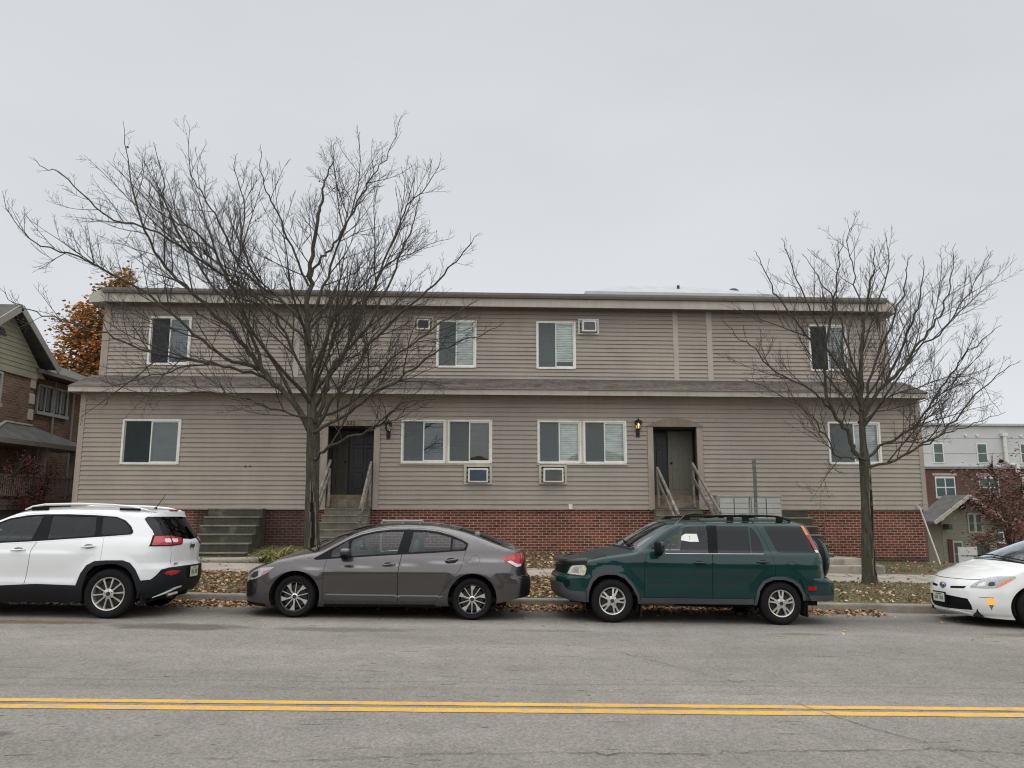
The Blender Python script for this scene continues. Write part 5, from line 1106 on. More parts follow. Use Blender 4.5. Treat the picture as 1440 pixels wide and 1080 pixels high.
# lattice mast far away, distance haze put into its pale grey
o = empty('lattice_mast', (210.5, 300, 0), label='faint lattice mast far away over the pale block', cat='mast'); b = MB()
for sx_, sy_ in ((-.6, 0), (.6, 0), (0, 1)): b.tube([(sx_, sy_, 0), (sx_, sy_, 43)], .07, 4)
for k in range(34): b.tube([(-.6, 0, 10+k), (.6, 0, 11+k)], .035, 3); b.tube([(.6, 0, 10+k), (-.6, 0, 11+k)], .035, 3)
b.build('lattice', mat('mast_grey', (.4, .42, .45), .7, var=0), o)
# ---------------------------------------------------------------- cars: one body surface per car, its openings and seams cut exactly into it
def interp(tab, x):
    n = len(tab)
    if x <= tab[0][0]: return tab[0][1]
    if x >= tab[-1][0]: return tab[-1][1]
    i = 0
    while tab[i+1][0] < x: i += 1
    def d(k): return (tab[k+1][1]-tab[k][1])/(tab[k+1][0]-tab[k][0])
    def m(k):
        if k == 0: return d(0)
        if k == n-1: return d(n-2)
        a, b = d(k-1), d(k)
        return 0. if a*b <= 0 else 2*a*b/(a+b)
    h = tab[i+1][0]-tab[i][0]; t = (x-tab[i][0])/h
    return (2*t**3-3*t*t+1)*tab[i][1]+(t**3-2*t*t+t)*h*m(i)+(-2*t**3+3*t*t)*tab[i+1][1]+(t**3-t*t)*h*m(i+1)
def sst(a, b, x):
    t = min(1, max(0, (x-a)/(b-a))); return t*t*(3-2*t)
class Shell:
    def __init__(s, **k): s.__dict__.update(k)
    def W(s, u, z):
        w = interp(s.hw, z)
        for (cx, cz, r, f) in s.flare: w += f*(1-sst(r, r+.16, math.hypot(u-cx, z-cz)))*sst(s.belt+.08, s.belt-.12, z) if False else f*(1-sst(r, r+.16, math.hypot(u-cx, z-cz)))*(1-sst(s.belt-.12, s.belt+.08, z))
        zt = interp(s.zt, u); r = interp(s.rr, u); q = min(.93, max(0, (z-(zt-r))/r)); w -= r*.8*(1-math.sqrt(1-q*q))
        for (zf, h, dy, u0, u1) in s.crease:
            z0 = zf(u) if callable(zf) else zf
            w += dy*sst(-h, h, z0-z)*sst(u0-.15, u0+.15, u)*(1-sst(u1-.15, u1+.15, u))*sst(-.34, -.06, z-z0)
        return w
    def __call__(s, u, z):
        if u < s.xa: t = (s.xa-u)/(s.xa-s.uf); xe = interp(s.xf, z); k1, k2 = s.kf; x0 = s.xa
        elif u > s.xb: t = (u-s.xb)/(s.ur-s.xb); xe = interp(s.xr, z); k1, k2 = s.kr; x0 = s.xb
        else: return (u, s.W(u, z), z)
        w = s.W(u, z); t = min(1, max(0, t)); a = 1-t
        return (a**3*x0+3*a*a*t*(x0+(xe-x0)*k1)+3*a*t*t*xe+t**3*xe, a**3*w+3*a*a*t*w+3*a*t*t*w*k2, z)
    def N(s, u, z):
        h = .004; e = 1e-4
        um, up = max(s.uf+e, u-h), min(s.ur-e, u+h)
        a = Vector(s(up, z))-Vector(s(um, z)); b = Vector(s(u, z+h))-Vector(s(u, z-h)); n = b.cross(a)
        if n.length < 1e-12: return Vector((-1 if u < 0 else 1, 0, 0))
        n.normalize(); p = s(u, z)
        if n.y*1+n.x*(-.6 if u < s.xa else (.6 if u > s.xb else 0)) < 0: n = -n
        return n
def inpoly(x, y, P):
    c = False; j = len(P)-1
    for i in range(len(P)):
        if (P[i][1] > y) != (P[j][1] > y) and x < (P[j][0]-P[i][0])*(y-P[i][1])/(P[j][1]-P[i][1])+P[i][0]: c = not c
        j = i
    return c
def resample(P, step=.045, closed=True):
    out = []
    n = len(P)
    for i in range(n if closed else n-1):
        a, b = P[i], P[(i+1) % n]; L = math.hypot(b[0]-a[0], b[1]-a[1]); k = max(1, int(math.ceil(L/step)))
        out += [(a[0]+(b[0]-a[0])*j/k, a[1]+(b[1]-a[1])*j/k) for j in range(k)]
    if not closed: out.append(P[-1])
    return out
def roundp(P, r, n=4):       # round the corners of a polygon
    out = []; m = len(P)
    for i in range(m):
        a, p, c = Vector(P[i-1]), Vector(P[i]), Vector(P[(i+1) % m]); d1 = (a-p); d2 = (c-p); k = min(r, d1.length*.45, d2.length*.45)
        if d1.normalized().dot(d2.normalized()) < -.97: out.append(tuple(p)); continue
        s, e = p+d1.normalized()*k, p+d2.normalized()*k
        for j in range(n+1): t = j/n; q = s*(1-t)**2+p*2*t*(1-t)+e*t*t; out.append((q.x, q.y))
    return out
def inset(P, d):
    A = sum(P[i-1][0]*P[i][1]-P[i][0]*P[i-1][1] for i in range(len(P))); s = 1 if A > 0 else -1; out = []; n = len(P)
    for i in range(n):
        a, p, c = Vector(P[i-1]), Vector(P[i]), Vector(P[(i+1) % n]); e1 = (p-a).normalized(); e2 = (c-p).normalized()
        n1 = Vector((-e1.y, e1.x))*s; n2 = Vector((-e2.y, e2.x))*s; m = n1+n2; m = m/max(.35, m.length_squared)*2
        out.append((p.x+m.x*d, p.y+m.y*d))
    return out
def car_mesh(name, verts, norms, tris, mats, midx, rim, parent, label=None, extra=None, flip=False):
    """verts/norms for the near side; y is mirrored to the far side when flip"""
    sg = 1 if flip else -1
    V = [Vector((p[0], sg*p[1], p[2])) for p in verts]; NN = [Vector((n[0], sg*n[1], n[2])) for n in norms]; F = []; LN = []; MI = []
    used = {}
    def orient(f):
        a, b, c = (V[i] for i in f[:3]); return f if (b-a).cross(c-a).dot(NN[f[0]]) > 0 else tuple(reversed(f))
    edges = {}
    for t, mi in zip(tris, midx):
        t = orient(t); F.append(t); MI.append(mi); LN += [NN[i] for i in t]
        for i in range(3):
            e = (t[i], t[(i+1) % 3]); edges[e] = mi
    if rim:
        B0 = {}
        for (a, b), mi in list(edges.items()):
            if (b, a) in edges: continue
            q = []
            for i in (a, b):
                if i not in B0: B0[i] = len(V); V.append(V[i]-NN[i]*rim); NN.append(NN[i])
            f = (b, a, B0[a], B0[b]); n = (V[a]-V[b]).cross(V[B0[a]]-V[b]); n = n.normalized() if n.length > 0 else Vector((0, 0, 1))
            F.append(f); MI.append(mi); LN += [n]*4
    if extra:       # (verts, faces, material index) already in mesh space, flat-averaged normals given
        ev, ef, en, em = extra; o = len(V); V += ev
        for f, m_ in zip(ef, em): F.append(tuple(o+i for i in f)); MI.append(m_); LN += [en[i] for i in f]
    me = bpy.data.meshes.new(name)
    idx = sorted({i for f in F for i in f}); mp = {k: j for j, k in enumerate(idx)}
    me.from_pydata([tuple(V[i]) for i in idx], [], [tuple(mp[i] for i in f) for f in F])
    for m in mats: me.materials.append(m)
    me.polygons.foreach_set('material_index', MI); me.polygons.foreach_set('use_smooth', [True]*len(F))
    me.normals_split_custom_set([tuple(n) for n in LN])
    o = bpy.data.objects.new(name, me); link(o, parent)
    if label: o['label'] = label
    return o
def make_car(root, S, parts, top, paint, gap, glass_far=True, arches=None, grid=.05, top_inner=.0):
    """parts: (name, material, polygon, offset, kind, options); kinds 'pair' both sides apart, 'mid' joined across the centre, 'near' one side only"""
    polys = []
    for (nm, m, P, off, kind, opt) in parts:
        P = roundp(P, opt['round']) if opt.get('round') else list(P); P = resample(P)
        if opt.get('seam'): polys.append(('~gap', gap, P, -.014, 'body', {})); P = inset(P, opt.get('sw', .0045))
        polys.append((nm, m, P, off, kind, opt))
    # outline
    U = sorted({round(u, 4) for u in [S.uf+(S.ur-S.uf)*i/150 for i in range(151)]+[t[0] for t in top]+[t[1] for t in top]})
    topb = [(u, interp(S.zt, u)) for u in U]
    bot = []
    ub = [S.uf+(S.ur-S.uf)*i/110 for i in range(111)]
    ar = arches; k = 0; pts = []
    for u in ub:
        if any(A[0][0] < u < A[-1][0] for A in ar): continue
        pts.append((u, interp(S.zb, u)))
    for A in ar: pts += A
    pts.sort(key=lambda q: q[0]) if False else None
    bot = []
    segs = [(S.uf, ar[0][0][0]), (ar[0][-1][0], ar[1][0][0]), (ar[1][-1][0], S.ur)]
    for i, (a, c) in enumerate(segs):
        n = max(2, int((c-a)/.05)); bot += [(a+(c-a)*j/n, interp(S.zb, a+(c-a)*j/n)) for j in range(n+1)]
        if i < 2: bot += resample(ar[i], .04, False)[1:-1] if abs(ar[i][0][1]-interp(S.zb, ar[i][0][0])) < .002 else resample(ar[i], .04, False)
    def vert(u): z0, z1 = interp(S.zb, u), interp(S.zt, u); n = int((z1-z0)/.04); return [(u, z0+(z1-z0)*j/n) for j in range(1, n)]
    outline = topb+list(reversed(vert(S.ur)))+list(reversed(bot))+vert(S.uf)
    pv = []; ed = []; key = {}
    def pid(p):
        q = (round(p[0], 5), round(p[1], 5))
        if q not in key: key[q] = len(pv); pv.append(q)
        return key[q]
    for P in [outline]+[q[2] for q in polys]:
        P = [(min(S.ur, max(S.uf, x)), y) for x, y in P]; ids = [pid(p) for p in P]
        for i in range(len(ids)):
            if ids[i-1] != ids[i]: ed.append((ids[i-1], ids[i]))
    ea = np.array([[pv[a], pv[b]] for a, b in ed]); A0 = ea[:, 0]; D = ea[:, 1]-A0; LL = (D**2).sum(1)
    nx = int((S.ur-S.uf)/grid); nz = int(1.6/(.8*grid))
    for i in range(1, nx):
        u = S.uf+(S.ur-S.uf)*i/nx; z0, z1 = interp(S.zb, u), interp(S.zt, u)
        for j in range(nz):
            z = .1+1.6*j/nz
            if not z0 < z < z1: continue
            p = np.array([u, z]); t = np.clip(((p-A0)*D).sum(1)/LL, 0, 1); dd = ((A0+D*t[:, None]-p)**2).sum(1).min()
            if dd > .016**2 and inpoly(u, z, outline): pid((u, z))
    # extra rows under the rounded upper edge
    for u in U[1:-1]:
        zt, r = interp(S.zt, u), interp(S.rr, u)
        for q in (.25, .5, .7, .84, .93):
            p = np.array([u, zt-r*(1-q)]); t = np.clip(((p-A0)*D).sum(1)/LL, 0, 1)
            if ((A0+D*t[:, None]-p)**2).sum(1).min() > .005**2 and p[1] > interp(S.zb, u): pid(tuple(p))
    vs, es, fs, *_ = delaunay_2d_cdt([Vector(p) for p in pv], ed, [], 0, 1e-5, False)
    C = [((vs[a][0]+vs[b][0]+vs[c][0])/3, (vs[a][1]+vs[b][1]+vs[c][1])/3) for a, b, c in fs]
    bb = [(min(x for x, _ in q[2]), max(x for x, _ in q[2]), min(y for _, y in q[2]), max(y for _, y in q[2])) for q in polys]
    own = []
    for (cx, cy) in C:
        if not inpoly(cx, cy, outline): own.append(None); continue
        w_ = -1
        for k in range(len(polys)-1, -1, -1):
            B_ = bb[k]
            if B_[0] <= cx <= B_[1] and B_[2] <= cy <= B_[3] and inpoly(cx, cy, polys[k][2]): w_ = k; break
        own.append(w_)
    P3 = [Vector(S(v[0], v[1])) for v in vs]; N3 = [S.N(v[0], v[1]) for v in vs]
    objs = {}
    # body = unowned + gap strips, both sides, plus top sheets
    tb = [f for f, o in zip(fs, own) if o == -1]
    nv = 20; ex = {}
    def cross(u):
        x, y, z = S(u, interp(S.zt, u)); c = interp(S.crown, u); bw = interp(S.bow, u)
        return [Vector((x-bw*(1-(v/10-1)**2), y*(v/10-1), z+c*(1-abs(v/10-1)**2.3))) for v in range(nv+1)]
    rows = [cross(u) for u in U]
    def rown(i, j):
        a = rows[min(i+1, len(rows)-1)][j]-rows[max(i-1, 0)][j]; b = rows[i][min(j+1, nv)]-rows[i][max(j-1, 0)]; n = a.cross(b)
        if n.length < 1e-10: return Vector((0, 0, 1))
        n.normalize(); return n if n.z > 0 else -n
    RN = [[rown(i, j) for j in range(nv+1)] for i in range(len(rows))]
    tops = {}
    for i in range(len(U)-1):
        um = (U[i]+U[i+1])/2
        for j in range(nv):
            vm = abs((j+.5)/10-1); nm = 'body'
            for (a, c, n_, vmax) in top:
                if a < um < c and vm < vmax: nm = n_
            tops.setdefault(nm, []).append((i, j))
    def sheet(cells, mi=0, drop=0.):
        ev = []; ids = {}; ef = []; en = []
        for (i, j) in cells:
            q = []
            for (a, c) in ((i, j), (i+1, j), (i+1, j+1), (i, j+1)):
                if (a, c) not in ids: ids[a, c] = len(ev); ev.append(rows[a][c]-RN[a][c]*drop); en.append(RN[a][c])
                q.append(ids[a, c])
            a, b_, c_ = ev[q[0]], ev[q[1]], ev[q[2]]
            if (b_-a).cross(c_-a).dot(en[q[0]]) < 0: q.reverse()
            if (ev[q[0]]-ev[q[2]]).length > 1e-6 and (ev[q[1]]-ev[q[3]]).length > 1e-6: ef.append(tuple(q))
        return ev, ef, en, [mi]*len(ef)
    # two sides into one body mesh
    gaps = [(f, q) for f, o in zip(fs, own) if o is not None and o >= 0 for q in [polys[o]] if q[0] == '~gap']
    def side_mesh(tris, off, flip): return [p+n*off for p, n in zip(P3, N3)]
    allp = []
    V0 = [p for p in P3]; n0 = len(P3)
    verts = V0+[p-n*.014 for p, n in zip(P3, N3)]; norms = N3+N3
    T = [tuple(f) for f in tb]+[tuple(i+n0 for i in f) for f, q in gaps]; MI = [0]*len(tb)+[1]*len(gaps)
    ev, ef, en, em = sheet(tops.get('body', []))
    body = car_mesh('body', verts, norms, T, [paint, gap], MI, .022, root, extra=(ev, ef, en, em))
    far = car_mesh('body', verts, norms, T, [paint, gap], MI, .022, root, flip=True)
    import bmesh
    # join far side into the body without operators
    def join(a, b):
        ma, mb = a.data, b.data; va = [v.co.copy() for v in ma.vertices]; vb = [v.co.copy() for v in mb.vertices]; o = len(va)
        F = [tuple(p.vertices) for p in ma.polygons]+[tuple(o+i for i in p.vertices) for p in mb.polygons]
        MI_ = [p.material_index for p in ma.polygons]+[p.material_index for p in mb.polygons]
        LN = [tuple(c.vector) for c in ma.corner_normals]+[tuple(c.vector) for c in mb.corner_normals]
        me = bpy.data.meshes.new(a.name); me.from_pydata([tuple(v) for v in va+vb], [], F)
        for m in ma.materials: me.materials.append(m)
        me.polygons.foreach_set('material_index', MI_); me.polygons.foreach_set('use_smooth', [True]*len(F)); me.normals_split_custom_set(LN)
        a.data = me; bpy.data.objects.remove(b); return a
    join(body, far); objs['body'] = body
    for k, (nm, m, P, off, kind, opt) in enumerate(polys):
        if nm == '~gap': continue
        T = [tuple(f) for f, o in zip(fs, own) if o == k]
        if not T: print('EMPTY PART', nm); continue
        vv = [p+n*off for p, n in zip(P3, N3)]; par = objs.get(opt.get('parent'), root); rim = opt.get('rim', .018)
        a = car_mesh(nm, vv, N3, T, [m], [0]*len(T), rim, par, label=opt.get('label'))
        objs[opt.get('id', nm)] = a
        if kind != 'near':
            parf = objs.get(str(opt.get('parent'))+'_far', par)
            b_ = car_mesh(nm, vv, N3, T, [m], [0]*len(T), rim, parf, flip=True)
            if kind == 'mid': join(a, b_)
            else: objs[opt.get('id', nm)+'_far'] = b_
    for nm, cells in tops.items():
        if nm == 'body': continue
        ev, ef, en, em = sheet(cells, drop=.004)
        me = bpy.data.meshes.new(nm); me.from_pydata([tuple(v) for v in ev], [], ef); me.materials.append(S.topmats[nm]); me.polygons.foreach_set('use_smooth', [True]*len(ef))
        q = bpy.data.objects.new(nm, me); link(q, root); objs[nm] = q
    S.rows = rows; S.U = U
    return objs
def sup(b, c, r, p=3., n=14, m=20):       # superellipsoid
    def f(t, e): return math.copysign(abs(t)**(2/e), t)
    vs = []
    for i in range(n+1):
        a = -math.pi/2+math.pi*i/n
        for j in range(m):
            t = 2*math.pi*j/m; vs.append((c[0]+r[0]*f(math.cos(a), p)*f(math.cos(t), p), c[1]+r[1]*f(math.cos(a), p)*f(math.sin(t), p), c[2]+r[2]*f(math.sin(a), p)))
    return b.add(vs, [(i*m+j, i*m+(j+1) % m, (i+1)*m+(j+1) % m, (i+1)*m+j) for i in range(n) for j in range(m)])
M_TYRE = mat('tyre_rubber', (.010, .010, .011), .85, spec=.2, var=.15, vs=6, bump=.25, bs=60, fine=.2); M_ALLOY = mat('alloy', (.80, .80, .79), .22, metal=.9, var=.06); M_ALLD = mat('alloy_dark', (.02, .02, .022), .35, var=0)
M_ALLS = mat('alloy_silver', (.62, .61, .58), .3, metal=.75, var=.1, vs=8, dirt=((.12, .10, .08), 14, .58, .5)); M_DISC = mat('brake_disc', (.030, .028, .026), .5, metal=.3, var=.2); M_BLKP = mat('black_plastic', (.008, .0085, .010), .6, var=.1, fine=.1, spec=.12)
M_RUB = mat('underbody_black', (.008, .008, .008), .95, var=0); M_INT = mat('cabin_trim', (.035, .034, .033), .8, var=.1)
def wheel(root, x, y, z, R_, rr, wd, style, near=True, rot=0.):
    """tyre mesh named wheel, with rim, hub and bolts below it; outer face looks towards -y when near"""
    s = -1 if near else 1
    def T(v): return (v[0], v[1]*s*-1, v[2])
    b = MB(); h = wd/2
    pr = [(rr, -h+.012), (rr+.012, -h-.002), (rr+.03, -h-.008), ((rr+R_)/2+.01, -h-.012), (R_-.03, -h-.004), (R_-.012, -h+.012), (R_-.002, -h+.035), (R_, -h+.06), (R_, -.035), (R_-.008, -.03), (R_-.008, -.022), (R_, -.018), (R_, .018), (R_-.008, .022), (R_-.008, .03), (R_, .035), (R_, h-.06), (R_-.012, h-.012), (R_-.03, h), (rr+.02, h), (rr, h-.01)]
    b.lathe(pr, (0, 0, 0), 'y', 48)
    b.v = [T(v) for v in b.v]; w_ = b.build('wheel', M_TYRE, root, smooth=True, auto=50); w_.location = (x, y, z)
    b = MB(); fy = -h+.012
    b.lathe([(rr+.001, fy-.004), (rr-.004, fy-.010), (rr-.016, fy-.006), (rr-.022, fy+.01), (rr-.03, fy+.05), (rr-.035, h-.03), (rr-.0, h-.01)], (0, 0, 0), 'y', 48); nb = len(b.v)
    b.cur = 1
    def pol(P, y0, y1, dish=.0):
        vs = []
        for yy in (y0, y1):
            for (r_, a) in P: vs.append((r_*math.cos(a), yy+dish*(1-r_/rr), r_*math.sin(a)))
        n = len(P); b.add(vs, [tuple(range(n)), tuple(range(2*n-1, n-1, -1))]+[(i, i+n, (i+1) % n+n, (i+1) % n) for i in range(n)])
    R1 = rr-.02
    if style == 'split5':        # five pairs: a broad curved blade and a slim straight one
        for k in range(5):
            a = rot+2*math.pi*k/5
            pol([(.045, a-.35), (.10, a-.09), (R1*.62, a-.11), (R1, a-.27), (R1, a+.10), (R1*.62, a+.09), (.10, a+.13), (.045, a+.3)], fy+.004, fy+.03, -.004)
            a2 = a+.60; pol([(.05, a2-.22), (.09, a2-.07), (R1, a2-.03), (R1, a2+.03), (.09, a2+.07), (.05, a2+.18)], fy+.004, fy+.03, -.004)
        ms = (M_ALLD, M_ALLOY)
    elif style == 'five':       # five thick doubled spokes
        for k in range(5):
            a = rot+2*math.pi*k/5
            pol([(.05, a-.45), (R1, a-.25), (R1, a-.10), (.085, a-.07)], fy+.004, fy+.035, -.02); pol([(.05, a+.45), (.085, a+.07), (R1, a+.10), (R1, a+.25)], fy+.004, fy+.035, -.02)
            pol([(.05, a-.3), (.115, a-.2), (.115, a+.2), (.05, a+.3)], fy+.005, fy+.036, -.02)
        ms = (M_ALLS, M_ALLS)
    elif style == 'ten':
        for k in range(10):
            a = rot+2*math.pi*k/10; pol([(.045, a-.25), (.09, a-.09), (R1, a-.055), (R1, a+.055), (.09, a+.09), (.045, a+.25)], fy+.006, fy+.03, -.012)
        ms = (M_ALLS, M_ALLS)
    else:
        for k in range(7):
            a = rot+2*math.pi*k/7; pol([(.05, a-.4), (R1, a-.16), (R1, a+.16), (.05, a+.4)], fy+.01, fy+.03, -.02)
        ms = (M_ALLS, M_ALLS)
    hr = .046 if style == 'split5' else .072
    b.lathe([(hr+.003, fy+.03), (hr, fy+.0), (hr-.01, fy-.004), (.001, fy-.004)], (0, 0, 0), 'y', 24)
    b.v = [T(v) for v in b.v]; q = b.build('rim', ms, w_, smooth=True, auto=30)
    b = MB(); b.lathe([(.032, fy-.001), (.030, fy-.009), (.001, fy-.010)], (0, 0, 0), 'y', 20)
    for k in range(5):
        t = rot+.3+2*math.pi*k/5; b.lathe([(.009, fy+.0), (.009, fy-.006), (.001, fy-.007)], (.055*math.cos(t), 0, .055*math.sin(t)), 'y', 8)
    b.v = [T(v) for v in b.v]; b.build('hub_cap', M_DISC if style != 'split5' else M_ALLD, w_, smooth=True, auto=30)
    b = MB(); b.lathe([(.001, fy+.06), (rr*.78, fy+.06), (rr*.78, fy+.085), (.001, fy+.085)], (0, 0, 0), 'y', 32); b.v = [T(v) for v in b.v]; b.build('brake_disc', M_DISC, w_)
    b = MB(); b.lathe([(.001, fy+.10), (rr-.03, fy+.10)], (0, 0, 0), 'y', 24); b.v = [T(v) for v in b.v]; b.build('wheel_back', M_RUB, w_)
    return w_
def wells(root, S, xs, r, zc):
    for x in xs:
        for s in (-1, 1):
            b = MB(); W0 = S.hw[3][1]; pr = [(r, s*(W0-.02)), (r+.0, s*(W0-.42)), (.01, s*(W0-.42))]
            b.lathe(pr, (x, 0, zc), 'y', 28, -.35, math.pi+.35)
            b.build('wheel_well', M_RUB, root, smooth=False, auto='raw')
def cabin(root, xs, zf, belt, xdash, sw, seatmat, wheel_side=1):
    b = MB()
    for y in (-.37, .37):
        x = xs[0]; sup(b, (x, y, zf+.16), (.26, .25, .10)); 
        m0 = len(b.v); sup(b, (x+.30, y, zf+.50), (.09, .24, .33)); sup(b, (x+.36, y, zf+.90), (.055, .13, .09))
        for i in range(m0, len(b.v)): v = b.v[i]; b.v[i] = (v[0]+(v[2]-zf-.2)*.18, v[1], v[2])
    b.build('front_seat', seatmat, root, smooth=True, auto='raw')
    b = MB(); x = xs[1]; sup(b, (x, 0, zf+.18), (.25, .62, .10)); m0 = len(b.v); sup(b, (x+.30, 0, zf+.50), (.09, .62, .33))
    for y in (-.36, .36): sup(b, (x+.33, y, zf+.87), (.05, .12, .08))
    for i in range(m0, len(b.v)): v = b.v[i]; b.v[i] = (v[0]+(v[2]-zf-.2)*.2, v[1], v[2])
    b.build('rear_seat', seatmat, root, smooth=True, auto='raw')
    b = MB(); sup(b, (xdash, 0, belt-.12), (.26, .70, .16), 4); b.box(xdash-.35, xs[1]+.9, -.68, .68, zf-.12, zf-.05)
    b.build('dashboard', M_INT, root, smooth=True, auto='raw')
    b = MB(); c = Vector((xdash+.34, -.36 if wheel_side > 0 else .36, belt-.02)); pts = []
    for k in range(25):
        t = 2*math.pi*k/24; pts.append(c+Vector((math.cos(t)*.19*.35, math.sin(t)*.19, math.cos(t)*.19*.92)))
    b.tube(pts, .014, 6, cap=False); b.tube([c-Vector((0, .18, 0)), c, c+Vector((0, .18, 0))], .013, 6); b.tube([c, c+Vector((-.18, 0, -.1))], .03, 6)
    b.build('steering_wheel', M_INT, root, smooth=True)
def paint_mat(name, col, metal, rough=.3, coat=1., flake=.0, dirt=.1):
    m = mat(name, col, rough, metal, var=dirt*.6, vs=1.5, coat=coat, fine=0, spec=.15)
    # inside faces take a dark cabin trim colour and lose the coat
    n = m.node_tree.nodes; l = m.node_tree.links; b = n['Principled BSDF']; src = b.inputs['Base Color'].links[0].from_socket if b.inputs['Base Color'].links else None
    g = n.new('ShaderNodeNewGeometry'); mx = n.new('ShaderNodeMix'); mx.data_type = 'RGBA'
    if src: l.new(src, mx.inputs['A'])
    else: mx.inputs['A'].default_value = (*col, 1)
    mx.inputs['B'].default_value = (.02, .02, .02, 1); l.new(g.outputs['Backfacing'], mx.inputs['Factor']); l.new(mx.outputs['Result'], b.inputs['Base Color'])
    r = n.new('ShaderNodeMix'); l.new(g.outputs['Backfacing'], r.inputs['Factor']); r.inputs['A'].default_value = coat; r.inputs['B'].default_value = 0; l.new(r.outputs['Result'], b.inputs['Coat Weight'])
    return m
G_CAR = glass_mat('car_glass', (.58, .66, .63), .5, .004); G_DARK = glass_mat('privacy_glass', (.08, .09, .095), .42, .004); G_WS = glass_mat('windscreen_glass', (.62, .68, .66), 1.1, .003)
M_GAP = mat('panel_gap', (.006, .006, .006), .9, var=0); M_CHR = mat('chrome', (.6, .6, .62), .12, metal=1, var=0)
def lamp_mat(name, col, rough=.08, **k): return mat(name, col, rough, 0, var=.25, vs=30, coat=1, **k)
M_REDL = lamp_mat('red_lens', (.36, .005, .010)); M_AMB = lamp_mat('amber_lens', (.75, .17, .03)); M_CLR = lamp_mat('clear_lens', (.30, .32, .33)); M_WLENS = lamp_mat('white_lens', (.62, .62, .62)); M_YLENS = lamp_mat('yellowed_lens', (.55, .53, .41))
def circ_arch(cx, cz, r, zb0, zb1, sq=1.0):
    a0 = math.pi-math.asin(max(-1, min(1, (zb0-cz)/r))); a1 = math.asin(max(-1, min(1, (zb1-cz)/r))); n = 26
    return [(cx+r*math.cos(a0+(a1-a0)*i/n), cz+r*math.sin(a0+(a1-a0)*i/n)*sq) for i in range(n+1)]
def car_root(name, X0, Yc, label):
    z = gz(X0, Yc); ex = Vector((1, 0, -.019)).normalized(); ey = Vector((0, 1, -.029)).normalized(); ez = ex.cross(ey)
    o = empty(name, label=label, cat='car'); o.matrix_world = Matrix(((ex.x, ey.x, ez.x, X0), (ex.y, ey.y, ez.y, Yc), (ex.z, ey.z, ez.z, z), (0, 0, 0, 1))); return o
def wipers(root, S, segs):
    # each blade lies on the foot of the windscreen: (u, v) pairs on the surface
    b = MB()
    def pt(u, v):
        x, y, z = S(u, interp(S.zt, u)); c = interp(S.crown, u); bw = interp(S.bow, u); return Vector((x-bw*(1-v*v)-.01, y*v, z+c*(1-abs(v)**2.3)+.018))
    for (u0, v0), (u1, v1) in segs:
        b.tube([pt(u0+(u1-u0)*k/6, v0+(v1-v0)*k/6) for k in range(7)], .009, 5)
    b.build('wiper', M_BLKP, root)
def handle(root, S, u, z, m, L=.24, parent=None, tilt=.03):
    for s in (-1, 1):
        P = Vector(S(u, z)); b = MB(); pts = []
        for k in range(9):
            t = k/8-.5; pts.append((P.x+t*L*.85, s*(P.y+.008+.028*(1-(2*t)**4)), z+tilt*t))
        b.tube(pts, [.006, .012, .014, .014, .014, .014, .014, .012, .006], 8)
        pr = (parent or {}).get(s, root)
        q = b.build('handle', m, pr, smooth=True, auto='raw')
        b = MB(); sup(b, (P.x-.0, s*(P.y-.002), z-.002), (L*.30, .012, .034), 2.2, 8, 16); b.build('handle_recess', M_GAP, pr, smooth=True, auto='raw')
